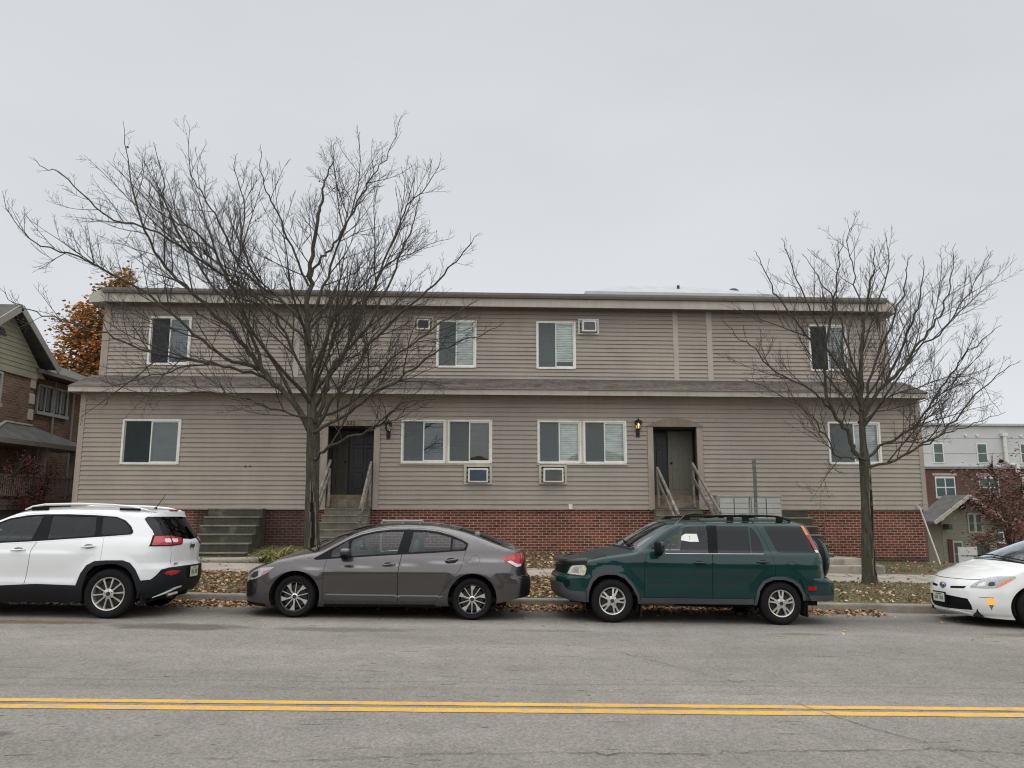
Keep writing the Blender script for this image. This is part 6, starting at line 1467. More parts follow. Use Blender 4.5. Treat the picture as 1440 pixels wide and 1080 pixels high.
# ---------------------------------------------------------------- grey sedan
def sedan():
    S = Shell(hw=[(.14,.80),(.22,.845),(.35,.872),(.55,.878),(.68,.874),(.80,.846),(.88,.818),(.95,.785),(1.05,.745),(1.2,.665),(1.32,.585),(1.40,.52)],
     flare=[(0,.307,.37,.014),(2.67,.307,.37,.016)], crease=[(lambda u: .70+.062*u, .018, .014, .1, 3.4), (.33, .03, .012, .4, 2.3)], belt=.9,
     xf=[(.14,-.80),(.2,-.89),(.3,-.905),(.45,-.90),(.55,-.885),(.65,-.85),(.72,-.78),(.80,-.62)],
     xr=[(.14,3.45),(.25,3.55),(.35,3.60),(.5,3.62),(.6,3.605),(.68,3.55),(.8,3.535),(.95,3.53),(1.06,3.50)],
     xa=-.30, xb=3.05, uf=-1.45, ur=4.15, kf=(.72,.62), kr=(.78,.66),
     zt=[(-1.45,.63),(-1.2,.655),(-.9,.69),(-.625,.74),(-.406,.812),(-.155,.868),(.074,.92),(.303,.962),(.445,1.03),(.594,1.119),(.743,1.205),(.916,1.28),(1.111,1.335),(1.362,1.375),(1.641,1.390),(2.002,1.383),(2.23,1.352),(2.458,1.308),(2.741,1.222),(3.022,1.120),(3.2,1.07),(3.45,1.035),(3.6,1.045),(4.15,1.055)],
     zb=[(-1.45,.20),(-1.0,.18),(-.42,.15),(.41,.163),(2.0,.187),(2.3,.2),(3.0,.245),(3.4,.32),(4.15,.36)],
     rr=[(-1.4,.03),(-.5,.06),(.2,.05),(.5,.035),(1,.06),(2,.07),(3,.05)],
     crown=[(-1.45,0),(-1.1,.02),(-.6,.045),(.2,.04),(.5,.045),(1.2,.055),(2.2,.055),(3,.03),(3.5,.015),(4.15,0)],
     bow=[(-.4,0),(.303,.26),(1.15,.10),(1.7,0),(2.3,-.08),(3.08,-.2),(3.5,-.02),(4.15,0)])
    root = car_root('parked_sedan', -2.745, 12.56, 'brownish grey four-door sedan parked between the white car and the green car')
    P_ = paint_mat('sedan_paint', (.098, .092, .093), .85, .27); S.topmats = {'cowl': M_BLKP, 'windscreen': G_WS, 'rear_window': G_CAR}
    d1 = [(.441,.849),(.415,.755),(.412,.584),(.420,.32),(.435,.262),(.475,.235),(1.541,.245),(1.526,.627),(1.546,.817),(1.575,.953),(1.646,1.349),(1.367,1.341),(1.137,1.312),(.911,1.261),(.746,1.191),(.625,1.125),(.47,1.02),(.445,.95)]
    d2 = [(1.646,1.349),(1.575,.953),(1.546,.817),(1.526,.627),(1.541,.245),(2.06,.255),(2.13,.28),(2.169,.33),(2.222,.435),(2.335,.594),(2.471,.733),(2.518,.88),(2.548,1.007),(2.60,1.125),(2.473,1.208),(2.314,1.266),(2.12,1.321),(1.893,1.346)]
    fr = [(.234,.866),(.501,1.022),(.639,1.105),(.749,1.168),(.922,1.238),(1.145,1.292),(1.369,1.320),(1.651,1.329),(1.895,1.325),(2.121,1.300),(2.326,1.247),(2.482,1.187),(2.585,1.126),(2.555,1.022),(2.306,1.002),(2.032,.978),(1.564,.948),(1.12,.913),(.529,.869),(.271,.846)]
    sh = lambda P, d: inset(P, d)
    parts = [('front_door', P_, d1, 0, 'pair', dict(seam=1, id='fd')), ('rear_door', P_, d2, 0, 'pair', dict(seam=1, id='rd')),
     ('window_surround', M_BLKP, fr, .001, 'pair', dict(round=.02)),
     ('quarter_glass', G_CAR, [(.50,.893),(.50,.985),(.602,1.062),(.732,1.135),(.765,.912)], -.004, 'pair', dict(parent='fd', round=.012)),
     ('door_glass', G_CAR, [(.805,.915),(.778,1.10),(.80,1.15),(.929,1.213),(1.143,1.264),(1.373,1.290),(1.575,1.294),(1.497,.965)], -.004, 'pair', dict(parent='fd', round=.015)),
     ('door_glass', G_CAR, [(1.724,1.288),(1.897,1.294),(2.101,1.271),(2.316,1.219),(2.307,1.022),(1.665,.98)], -.004, 'pair', dict(parent='rd', round=.015)),
     ('quarter_glass', G_CAR, [(2.35,1.205),(2.486,1.158),(2.553,1.111),(2.525,1.045),(2.337,1.028)], -.004, 'pair', dict(parent='rd', round=.015)),
     ('fuel_door', P_, [(2.699+.075*math.cos(t*.3927), .884+.075*math.sin(t*.3927)) for t in range(16)], 0, 'near', dict(seam=1, sw=.003)),
     ('headlight', M_CLR, [(-1.10,.53),(-.93,.61),(-.761,.672),(-.57,.716),(-.336,.735),(-.38,.70),(-.439,.647),(-.647,.55),(-.9,.515)], .004, 'pair', dict(round=.02, id='hl')),
     ('turn_signal', mat('amber_red_lens', (.5, .10, .03), .1, var=.25, vs=30, coat=1), [(-.54,.625),(-.52,.665),(-.42,.695),(-.39,.69),(-.45,.655)], .0045, 'pair', dict(parent='hl', round=.01)),
     ('lamp_inner', M_ALLD, [(-.85,.575),(-.78,.645),(-.64,.675),(-.60,.60),(-.7,.56)], .0045, 'pair', dict(parent='hl', round=.03)),
     ('bumper_duct', M_BLKP, [(-1.06,.48),(-.76,.505),(-.715,.40),(-.70,.31),(-.95,.26)], -.012, 'pair', dict(round=.03)),
     ('upper_grille', M_BLKP, [(-1.45,.60),(-1.14,.60),(-1.1,.56),(-1.16,.52),(-1.45,.51)], -.006, 'mid', {}),
     ('lower_grille', M_BLKP, [(-1.45,.42),(-1.15,.42),(-1.1,.32),(-1.16,.26),(-1.45,.25)], -.015, 'mid', {}),
     ('front_lip', M_BLKP, [(-1.45,.225),(-.7,.205),(-.45,.19),(-.45,.14),(-1.45,.14)], .004, 'mid', {}),
     ('sill_trim', M_BLKP, [(.44,.205),(2.1,.222),(2.14,.18),(.43,.14)], .003, 'pair', {}),
     ('tail_light', M_REDL, [(3.095,.93),(3.358,.984),(3.62,1.0),(3.72,.93),(3.62,.82),(3.401,.783),(3.206,.859)], .006, 'pair', dict(round=.02, id='tl')),
     ('clear_lens', M_WLENS, [(3.20,.868),(3.401,.79),(3.56,.80),(3.55,.835),(3.42,.835),(3.27,.885)], .0065, 'pair', dict(parent='tl', round=.01)),
     ('bumper_insert', M_BLKP, [(3.52,.655),(4.15,.63),(4.15,.36),(3.47,.33),(3.43,.47)], -.01, 'mid', dict(round=.03))]
    ar = [circ_arch(0, .315, .372, .15, .163), circ_arch(2.67, .315, .372, .2, .22)]
    for A, a, c in ((ar[0], .15, .163), (ar[1], .2, .22)): A[0] = (A[0][0], interp(S.zb, A[0][0])); A[-1] = (A[-1][0], interp(S.zb, A[-1][0]))
    ob = make_car(root, S, parts, [(.24, .303, 'cowl', .95), (.303, 1.13, 'windscreen', .93), (2.40, 3.06, 'rear_window', .9)], P_, M_GAP, arches=ar)
    wells(root, S, (0, 2.67), .372, .315)
    b = MB(); b.box(-.75, 3.02, -.62, .62, .16, .42); b.box(.45, 2.2, -.80, .80, .17, .24); b.tube([(.5, -.5, .17), (3.2, -.5, .22)], .04, 8); b.build('underbody', M_RUB, root)
    for x in (0, 2.67):
        for s in (-1, 1): wheel(root, x, s*.765, .307, .307, .221, .205, 'split5', s < 0, .35 if x else .9)
    handle(root, S, 1.385, .800, P_, parent={-1: ob['fd'], 1: ob['fd_far']}); handle(root, S, 2.335, .880, P_, parent={-1: ob['rd'], 1: ob['rd_far']})
    for s in (-1, 1):
        b = MB(); sup(b, (.735, s*.945, .985), (.085, .105, .058), 2.6); b.build('mirror', M_BLKP if False else P_, root, smooth=True, auto='raw')
        b = MB(); sup(b, (.70, s*.87, .915), (.055, .09, .03), 2.4); b.build('mirror_foot', M_BLKP, root, smooth=True, auto='raw')
    cabin(root, (1.35, 2.25), .36, .93, .72, 1, mat('seat_grey', (.16, .16, .155), .9, var=.1))
    wipers(root, S, [((.36, -.75), (.50, .15)), ((.38, .25), (.50, .85))])
    return root
sedan()
# ---------------------------------------------------------------- dark green sport utility car
def green():
    S = Shell(hw=[(.2,.80),(.3,.85),(.45,.872),(.7,.875),(.9,.872),(1.0,.86),(1.06,.835),(1.1,.81),(1.25,.765),(1.4,.715),(1.52,.66),(1.62,.58)],
     flare=[(0,.30,.42,.012),(2.62,.30,.42,.012)], crease=[(.945, .03, .010, .2, 3.2)], belt=1.02,
     xf=[(.2,-.62),(.3,-.74),(.42,-.83),(.6,-.845),(.66,-.84),(.70,-.78),(.85,-.765),(.95,-.74),(1.0,-.70)],
     xr=[(.2,3.4),(.3,3.55),(.4,3.62),(.66,3.63),(.70,3.47),(1.0,3.46),(1.1,3.43),(1.3,3.34),(1.5,3.24),(1.6,3.17)],
     xa=-.30, xb=3.0, uf=-1.45, ur=4.1, kf=(.8,.7), kr=(.85,.8),
     zt=[(-1.45,.885),(-1.1,.89),(-.8,.895),(-.395,.92),(-.132,.973),(.107,1.01),(.33,1.045),(.43,1.08),(.713,1.276),(.96,1.452),(1.0,1.472),(1.115,1.506),(1.637,1.535),(2.217,1.551),(2.837,1.560),(3.05,1.55),(3.2,1.535),(4.1,1.53)],
     zb=[(-1.45,.36),(-.95,.33),(-.43,.30),(.43,.285),(2.18,.29),(3.0,.37),(3.3,.37),(4.1,.40)],
     rr=[(-1.4,.03),(-.5,.07),(.3,.07),(.5,.03),(.95,.04),(1.2,.07),(3,.08),(3.3,.05),(4.1,.04)],
     crown=[(-1.45,0),(-1.1,.02),(-.6,.05),(.2,.06),(.5,.06),(1.1,.06),(2.8,.06),(3.2,.03),(4.1,0)],
     bow=[(-.4,0),(.40,.24),(1.0,.12),(1.5,0),(4.1,0)])
    root = car_root('parked_suv', 2.06, 12.5, 'dark green boxy sport utility car with roof rack and rear spare wheel')
    P_ = paint_mat('green_paint', (.0002, .026, .0245), .0, .4, coat=.75, dirt=.3); S.topmats = {'cowl': M_BLKP, 'windscreen': G_WS, 'hood': mat('hood_dark_reflection', (.012, .022, .021), .42, var=.25, vs=3, spec=.25)}  # hood colour darkened to stand for the dark building it reflects
    M_FLR = mat('grey_cladding', (.045, .05, .056), .6, var=.15)
    flf = [(-.40,.33),(-.39,.488),(-.333,.638),(-.242,.723),(-.104,.760),(.069,.757),(.207,.700),(.326,.570),(.42,.40),(.435,.285)]
    flr = [(2.19,.30),(2.245,.529),(2.337,.656),(2.48,.718),(2.674,.722),(2.813,.682),(2.915,.606),(2.985,.47),(3.0,.40)]
    inn = lambda P, cx: [(cx+(x-cx)*.90, .30+(z-.30)*.89) for x, z in P]
    af = inn(flf, 0); af[0] = (-.375, .298); af[-1] = (.40, .285); arr = inn(flr, 2.62); arr[0] = (2.235, .292); arr[-1] = (2.955, .366)
    af[0] = (-.375, interp(S.zb, -.375)); af[-1] = (.40, interp(S.zb, .40)); arr[0] = (2.235, interp(S.zb, 2.235)); arr[-1] = (2.955, interp(S.zb, 2.955))
    ringf = flf+[(.41,.28)]+list(reversed(af))+[(-.40,.29)]; ringr = flr+[(2.97,.36)]+list(reversed(arr))+[(2.19,.285)]
    d1 = [(.537,1.027),(.501,.91),(.492,.634),(.489,.381),(1.552,.378),(1.552,.662),(1.568,1.024),(1.60,1.480),(1.57,1.502),(1.228,1.494),(1.10,1.455),(.971,1.365),(.738,1.180)]
    d2 = [(1.60,1.480),(1.568,1.024),(1.552,.662),(1.552,.378),(2.184,.384),(2.24,.53),(2.335,.662),(2.475,.724),(2.542,.753),(2.547,.885),(2.52,1.002),(2.467,1.188),(2.351,1.455),(2.31,1.50),(2.254,1.515),(1.63,1.502)]
    parts = [('front_door', P_, d1, 0, 'pair', dict(seam=1, id='fd')), ('rear_door', P_, d2, 0, 'pair', dict(seam=1, id='rd')),
     ('sail_panel', P_, [(.56,1.045),(.79,1.17),(.80,1.05)], .002, 'pair', dict(parent='fd')),
     ('pillar_trim', M_BLKP, [(1.50,1.045),(1.535,1.478),(1.70,1.480),(1.665,1.045)], .001, 'pair', {}),
     ('door_glass', G_CAR, [(.835,1.045),(.82,1.165),(.978,1.305),(1.11,1.405),(1.233,1.450),(1.537,1.460),(1.515,1.047)], -.004, 'pair', dict(parent='fd', round=.02)),
     ('door_glass', G_DARK, [(1.692,1.466),(2.198,1.470),(2.180,1.064),(1.672,1.05)], -.004, 'pair', dict(parent='rd', round=.02)),
     ('quarter_glass', G_DARK, [(2.225,1.468),(2.275,1.438),(2.345,1.30),(2.398,1.116),(2.375,1.07),(2.203,1.066)], -.004, 'pair', dict(parent='rd', round=.02)),
     ('belt_trim', mat('dull_chrome', (.35, .36, .36), .35, metal=.8), [(.83,1.032),(2.38,1.052),(2.38,1.061),(.83,1.043)], .006, 'pair', {}),
     ('cargo_glass', G_DARK, [(2.458,1.490),(3.10,1.492),(3.285,1.090),(2.68,1.080),(2.62,1.10),(2.584,1.15)], .002, 'pair', dict(round=.03)),
     ('door_moulding', P_, [(.50,.612),(2.20,.628),(2.20,.642),(.50,.626)], .007, 'pair', {}),
     ('fuel_door', P_, [(2.73,.83),(2.73,.96),(2.88,.96),(2.88,.83)], 0, 'near', dict(seam=1, sw=.003, round=.05)),
     ('wheel_flare', M_FLR, ringf, .010, 'pair', {}), ('wheel_flare', M_FLR, ringr, .010, 'pair', {}),
     ('sill_cladding', M_FLR, [(.437,.372),(2.185,.378),(2.185,.30),(.435,.292)], .008, 'pair', {}),
     ('headlight', M_YLENS, [(-.843,.705),(-.76,.80),(-.72,.828),(-.445,.848),(-.404,.799),(-.435,.690),(-.62,.70)], .006, 'pair', dict(round=.03, id='hl')),
     ('turn_signal', M_AMB, [(-.47,.70),(-.46,.83),(-.435,.83),(-.42,.79),(-.445,.71)], .0065, 'pair', dict(parent='hl')) if False else
     ('lamp_inner', M_CLR, [(-.74,.72),(-.70,.80),(-.56,.82),(-.54,.72)], .0065, 'pair', dict(parent='hl', round=.04)),
     ('grille', M_BLKP, [(-1.45,.835),(-1.103,.835),(-.93,.837),(-.90,.712),(-1.146,.705),(-1.45,.705)], -.01, 'mid', {}),
     ('bumper_gap', M_GAP, [(-1.45,.690),(-.72,.690),(-.39,.682),(-.39,.674),(-.72,.681),(-1.45,.681)], .001, 'mid', {}),
     ('lower_bumper', M_FLR, [(-1.45,.565),(-1.05,.57),(-.90,.56),(-.80,.48),(-.70,.455),(-.41,.45),(-.41,.30),(-1.45,.34)], .012, 'mid', {}),
     ('fog_recess', M_BLKP, [(-.86,.60),(-.70,.62),(-.68,.53),(-.80,.50)], -.006, 'pair', dict(round=.03)),
     ('rear_bumper', P_, [(2.925,.692),(4.1,.682),(4.1,.46),(3.02,.46),(2.985,.52)], .022, 'mid', dict(rim=.05)),
     ('rear_bumper_lower', M_FLR, [(3.03,.452),(4.1,.452),(4.1,.385),(3.06,.36)], .018, 'mid', dict(rim=.05)),
     ('bumper_groove', M_GAP, [(3.01,.635),(4.1,.63),(4.1,.622),(3.01,.627)], .024, 'mid', {}),
     ('side_marker', M_REDL, [(3.02,.525),(3.02,.582),(3.12,.582),(3.12,.525)], .027, 'pair', dict(round=.01)),
     ('tail_light', M_AMB, [(3.125,1.497),(3.235,1.497),(3.30,1.357),(3.188,1.357)], .008, 'pair', dict(id='tl')),
     ('brake_lens', M_REDL, [(3.190,1.355),(3.302,1.355),(3.405,1.132),(3.285,1.132)], .008, 'pair', dict(parent='tl')),
     ('reverse_lens', M_WLENS, [(3.287,1.130),(3.405,1.130),(3.425,1.088),(3.305,1.088)], .008, 'pair', dict(parent='tl')),
     ('tailgate_glass', G_DARK, [(3.62,1.45),(4.1,1.45),(4.1,1.10),(3.66,1.10)], .002, 'mid', dict(round=.0)),
     ('tailgate_seam', M_GAP, [(3.50,1.50),(3.508,1.50),(3.62,1.08),(3.62,.70),(3.612,.70),(3.612,1.08)], .001, 'pair', {})]
    ob = make_car(root, S, parts, [(-1.05, .38, 'hood', .88), (.38, .44, 'cowl', .95), (.44, .99, 'windscreen', .93)], P_, M_GAP, arches=[af, arr])
    wells(root, S, (0, 2.60), .41, .30)
    b = MB(); b.box(-.6, 3.3, -.60, .60, .27, .5); b.box(.45, 2.2, -.78, .78, .30, .36); b.tube([(1.1, -.3, .27), (2.2, -.35, .25)], .06, 8); b.bev(1.6, 2.0, -.45, -.15, .20, .3, .02)
    sup(b, (2.62, 0, .3), (.12, .14, .12), 2); b.tube([(2.62, -.6, .32), (2.62, .6, .32)], .035, 8); b.build('underbody', M_RUB, root)
    for x in (0, 2.62):
        for s in (-1, 1): wheel(root, x, s*.765, .320, .325, .205, .205, 'five', s < 0, .3 if x else .05)
    handle(root, S, 1.355, .911, P_, .22, {-1: ob['fd'], 1: ob['fd_far']}, .0); handle(root, S, 2.35, .936, P_, .22, {-1: ob['rd'], 1: ob['rd_far']}, .0)
    for s in (-1, 1):
        b = MB(); sup(b, (.72, s*1.00, 1.14), (.055, .095, .085), 4); q = b.build('mirror', P_, root, smooth=True, auto='raw')
        b = MB(); sup(b, (.68, s*1.0, 1.135), (.045, .10, .09), 4); sup(b, (.72, s*.89, 1.05), (.06, .07, .04), 2.5); b.build('mirror_housing', M_BLKP, root, smooth=True, auto='raw')
        # roof rack
        b = MB(); y = s*.60
        b.tube([(1.12, y, 1.555), (1.20, y, 1.60), (1.35, y, 1.618), (2.0, y, 1.640), (2.5, y, 1.648), (2.72, y, 1.640), (2.86, y, 1.60), (2.93, y, 1.575)], .017, 8)
        for x in (1.25, 1.95, 2.2, 2.75): b.box(x-.05, x+.05, y-.018, y+.018, 1.56, 1.63)
        b.build('roof_rail', M_BLKP, root, smooth=True)
        for (x, z0, z1, xx) in ((.44, .09, .33, .03), (3.03, .12, .38, .03)):
            b = MB(); b.box(x, x+.018, s*.70-.13, s*.70+.13, z0, z1); b.build('mud_flap', M_RUB, root)
    for x in (1.55, 2.35):
        b = MB(); b.tube([(x, -.6, 1.64), (x, 0, 1.66), (x, .6, 1.64)], .016, 8); b.build('cross_bar', M_BLKP, root, smooth=True)
    # hood deflector wraps the nose
    b = MB(); vs = []; n = 0
    uu = [-.40-(1.05)*i/20 for i in range(21)]; path = [(u, -1) for u in uu]+[(u, 1) for u in reversed(uu[:-1])]
    for u, s in path:
        zt = interp(S.zt, u)+.015; p = Vector(S(u, zt-.08)); nn = S.N(u, zt-.08); k = min(1, (-.40-u)/.18)
        q = [p+nn*.008, p+nn*(.014+.022*k)+Vector((0, 0, .05)), p+nn*(.008+.02*k)+Vector((.0, 0, .088)), p-nn*.04+Vector((0, 0, .105)), p-nn*(.05+.10*k)+Vector((0, 0, .10+.018*k))]
        vs += [(v.x, s*v.y, v.z) for v in q]; n += 1
    b.add(vs, [(i*5+j, i*5+j+1, (i+1)*5+j+1, (i+1)*5+j) for i in range(n-1) for j in range(4)]); b.build('hood_deflector', mat('smoke_plastic', (.016, .017, .018), .3, var=.05), root, smooth=True, auto='raw')
    b = MB(); b.lathe([(.001, .20), (.22, .20), (.30, .185), (.338, .14), (.345, .08), (.345, .0), (.001, 0)], (3.49, 0, .96), 'x', 36)
    sp = b.build('spare_wheel_cover', P_, root, smooth=True, auto=40)
    b = MB(); b.lathe([(.275, .193), (.27, .203), (.001, .207)], (3.49, 0, .96), 'x', 30); b.lathe([(.346, .02), (.352, .03), (.352, .1), (.346, .11)], (3.49, 0, .96), 'x', 36); b.build('cover_face', M_BLKP, sp, smooth=True)
    b = MB(); b.tube([(1.02, -.70, 1.475), (1.14, -.69, 1.585), (1.20, -.68, 1.64)], [.004, .003, .002], 6); q = b.build('antenna', mat('antenna_grey', (.3, .3, .3), .4), root)
    b = MB(); P0 = Vector(S(1.03, 1.30)); pp = []
    for (u, z) in [(1.10,1.245),(1.12,1.31),(1.18,1.345),(1.365,1.345),(1.385,1.225),(1.25,1.222)]: p = Vector(S(u, z)); nn = S.N(u, z); p = p-nn*.0005; pp.append((p.x, -p.y, p.z))
    b.add(pp, [tuple(range(6))]); b.build('paper_notice', mat('paper_white', (.75, .75, .72), .8, var=.03), root, auto='raw')
    b = MB()
    for (z, h) in ((1.30, .02), (1.268, .008)): p = Vector(S(1.245, z)); nn = S.N(1.245, z); p = p+nn*.001; b.box(p.x-.006, p.x+.006, -p.y-.001, -p.y+.001, z-h, z+h*.6)
    b.build('notice_mark', mat('orange_mark', (.45, .18, .03), .7, var=0), root)
    wipers(root, S, [((.47, -.80), (.56, .0)), ((.48, .15), (.56, .85))])
    cabin(root, (1.30, 2.15), .50, 1.06, .62, 1, mat('seat_dark', (.06, .06, .06), .9, var=.1))
    return root
green()
# ---------------------------------------------------------------- white sport utility car, partly out of frame
def white_suv():
    S = Shell(hw=[(.2,.86),(.3,.90),(.45,.928),(.7,.930),(.9,.925),(1.0,.91),(1.08,.885),(1.14,.855),(1.25,.81),(1.4,.745),(1.52,.69),(1.62,.60)],
     flare=[(0,.33,.45,.014),(2.70,.33,.45,.016)], crease=[(lambda u: .905+.008*u, .03, .016, .2, 2.1), (.52, .05, .012, .6, 2.2)], belt=1.05,
     xf=[(.2,-.75),(.3,-.86),(.5,-.90),(.8,-.86),(.95,-.75),(1.02,-.6)],
     xr=[(.25,3.34),(.4,3.50),(.55,3.54),(.7,3.53),(.77,3.47),(.95,3.48),(1.05,3.49),(1.12,3.45),(1.3,3.33),(1.44,3.22),(1.62,3.16)],
     xa=-.25, xb=2.95, uf=-1.5, ur=4.2, kf=(.75,.65), kr=(.72,.64),
     zt=[(-1.5,.93),(-1.0,.95),(-.6,.98),(-.2,1.02),(.2,1.07),(.35,1.10),(.6,1.21),(.943,1.345),(1.076,1.413),(1.228,1.470),(1.489,1.51),(1.895,1.53),(2.413,1.535),(2.731,1.53),(2.95,1.52),(3.4,1.515),(4.2,1.515)],
     zb=[(-1.5,.26),(-.5,.22),(.43,.2),(2.33,.222),(3.2,.281),(3.65,.298),(3.9,.31),(4.2,.35)],
     rr=[(-1.4,.03),(-.5,.07),(.3,.06),(.5,.03),(.9,.04),(1.2,.06),(3,.08),(4.2,.05)],
     crown=[(-1.5,0),(-1.1,.02),(-.6,.06),(.2,.06),(.5,.06),(1.1,.06),(2.8,.05),(3.2,.03),(4.2,0)],
     bow=[(-.4,0),(.35,.26),(1.1,.12),(1.7,0),(4.2,0)])
    root = car_root('parked_suv', -8.0, 12.2, 'white sport utility car with black lower cladding at the left edge')
    P_ = paint_mat('white_paint', (.72, .73, .74), 0, .3, dirt=.06); S.topmats = {'cowl': M_BLKP, 'windscreen': G_WS}
    CL = mat('black_cladding', (.010, .011, .014), .6, var=.1, fine=.1, spec=.25)
    fr = [(.38,1.035),(.60,1.15),(.953,1.314),(1.096,1.384),(1.335,1.432),(1.585,1.452),(1.924,1.459),(2.32,1.452),(2.619,1.435),(2.762,1.385),(2.871,1.300),(2.925,1.219),(2.905,1.184),(2.54,1.148),(2.235,1.121),(1.599,1.066),(1.089,1.03),(.6,1.012)]
    d1 = [(.47,1.03),(.43,.8),(.41,.6),(.43,.24),(1.512,.24),(1.52,.461),(1.546,.743),(1.549,.943),(1.604,1.063),(1.636,1.470),(1.49,1.470),(1.235,1.440),(1.09,1.398),(.95,1.330),(.62,1.175)]
    d2 = [(1.636,1.470),(1.604,1.063),(1.549,.943),(1.546,.743),(1.52,.461),(1.512,.24),(2.30,.24),(2.32,.50),(2.36,.64),(2.45,.75),(2.552,.80),(2.549,.976),(2.528,1.143),(2.44,1.30),(2.38,1.474)]
    clad = [(-1.5,.52),(-.55,.50),(-.46,.54),(-.38,.70),(-.2,.80),(0,.825),(.2,.80),(.38,.70),(.455,.50),(.47,.44),(1.186,.443),(1.678,.472),(2.25,.46),(2.293,.622),(2.364,.74),(2.473,.802),(2.64,.815),(2.87,.819),(2.981,.783),(3.058,.701),(3.153,.539),(3.307,.549),(3.399,.614),(3.48,.687),(3.617,.708),(3.938,.717),(4.2,.717),(4.2,.33),(3.9,.28),(3.2,.25),(2.3,.19),(.4,.17),(-1.5,.2)]
    ar = [circ_arch(0, .33, .435, .21, .2), [(2.332,.222),(2.345,.462),(2.391,.641),(2.481,.732),(2.647,.765),(2.798,.764),(2.921,.719),(3.014,.634),(3.080,.502),(3.135,.372),(3.16,.278)]]
    for A in ar: A[0] = (A[0][0], interp(S.zb, A[0][0])); A[-1] = (A[-1][0], interp(S.zb, A[-1][0]))
    gate = [(3.60,1.40),(3.649,1.10),(3.705,.913),(3.724,.727),(4.2,.727),(4.2,1.40)]
    parts = [('front_door', P_, d1, 0, 'pair', dict(seam=1, id='fd')), ('rear_door', P_, d2, 0, 'pair', dict(seam=1, id='rd')),
     ('~gap', M_GAP, [(3.64,1.05),(3.649,1.05),(3.713,.913),(3.732,.72),(3.722,.72),(3.703,.913)], 0, 'body', {}),
     ('window_chrome', mat('bright_trim', (.62, .63, .64), .25, metal=.6), inset(fr, -.014), .002, 'pair', dict(round=.03)),
     ('window_surround', M_BLKP, fr, .003, 'pair', dict(round=.02)),
     ('door_glass', G_CAR, [(.55,1.035),(.64,1.125),(.958,1.296),(1.103,1.366),(1.341,1.413),(1.561,1.430),(1.515,1.083),(1.084,1.050)], -.003, 'pair', dict(parent='fd', round=.02)),
     ('door_glass', G_DARK, [(1.690,1.433),(2.327,1.428),(2.385,1.180),(2.36,1.155),(1.727,1.103)], -.003, 'pair', dict(parent='rd', round=.02)),
     ('cargo_glass', G_DARK, [(2.425,1.434),(2.626,1.418),(2.746,1.368),(2.850,1.285),(2.886,1.220),(2.865,1.197),(2.523,1.172),(2.47,1.18)], .001, 'pair', dict(round=.02)),
     ('lower_cladding', CL, clad, .010, 'mid', {}),
     ('rear_window', G_DARK, [(3.108,1.415),(3.19,1.445),(4.2,1.455),(4.2,1.11),(3.96,1.125),(3.34,1.165),(3.30,1.25)], .002, 'mid', dict(id='rw')),
     ('tail_light', M_BLKP, [(3.235,1.02),(3.30,1.175),(3.70,1.180),(3.985,1.135),(3.905,1.042),(3.675,1.022)], .008, 'pair', dict(id='tl')),
     ('red_lens', M_REDL, [(3.272,1.035),(3.335,1.163),(3.665,1.166),(3.665,1.035)], .012, 'pair', dict(parent='tl', round=.015)),
     ('red_lens', M_REDL, [(3.685,1.035),(3.685,1.166),(3.955,1.128),(3.892,1.055)], .012, 'pair', dict(parent='tl', round=.015)),
     ('clear_lens', M_WLENS, [(3.53,1.07),(3.53,1.125),(3.66,1.125),(3.66,1.07)], .013, 'pair', dict(parent='tl', round=.02)),
     ('clear_lens', M_WLENS, [(3.69,1.07),(3.69,1.125),(3.84,1.12),(3.80,1.07)], .013, 'pair', dict(parent='tl', round=.02)),
     ('reflector', M_REDL, [(3.525,.635),(3.60,.662),(3.70,.672),(3.868,.651),(3.80,.615),(3.691,.594),(3.58,.605)], .014, 'pair', dict(round=.01)),
     ('plate_recess', M_BLKP, [(3.98,.70),(4.2,.70),(4.2,.53),(4.0,.53)], -.0, 'mid', {}),
     ('headlight', M_CLR, [(-1.1,.84),(-.8,.87),(-.5,.90),(-.42,.88),(-.6,.82),(-1.0,.79)], .006, 'pair', dict(round=.02)),
     ('grille', M_BLKP, [(-1.5,.84),(-1.2,.84),(-1.2,.66),(-1.5,.66)], -.01, 'mid', {})]
    ob = make_car(root, S, parts, [(.36, 1.1, 'windscreen', .93)], P_, M_GAP, arches=ar)
    wells(root, S, (0, 2.735), .43, .34)
    b = MB(); b.box(-.7, 3.2, -.66, .66, .22, .5); b.box(.5, 2.25, -.84, .84, .21, .3); b.tube([(2.9, -.5, .3), (3.45, -.5, .3)], .05, 10); b.build('underbody', M_RUB, root)
    for x in (0, 2.70):
        for s in (-1, 1): wheel(root, x, s*.805, .345, .352, .235, .225, 'ten', s < 0, .1)
    handle(root, S, 1.37, .942, P_, .25, {-1: ob['fd'], 1: ob['fd_far']}, .01); handle(root, S, 2.35, 1.004, P_, .25, {-1: ob['rd'], 1: ob['rd_far']}, .01)
    for s in (-1, 1):
        b = MB(); sup(b, (.62, s*1.03, 1.10), (.07, .12, .075), 3); b.build('mirror', P_, root, smooth=True, auto='raw')
        b = MB(); y = s*.66
        b.tube([(1.24, y, 1.515), (1.34, y, 1.56), (1.52, y, 1.594), (2.0, y, 1.615), (2.5, y, 1.608), (2.8, y, 1.585), (3.0, y*.98, 1.545), (3.08, y*.97, 1.52)], [.010, .015, .017, .017, .017, .017, .015, .010], 8)
        q = b.build('roof_rail', P_, root, smooth=True, auto='raw')
        b = MB(); b.box(1.34, 1.58, y-.012, y+.012, 1.50, 1.56); b.box(2.62, 2.92, y-.012, y+.012, 1.53, 1.565); b.build('rail_foot', M_BLKP, q)
    # roof spoiler
    b = MB(); vs = []; rows_ = []
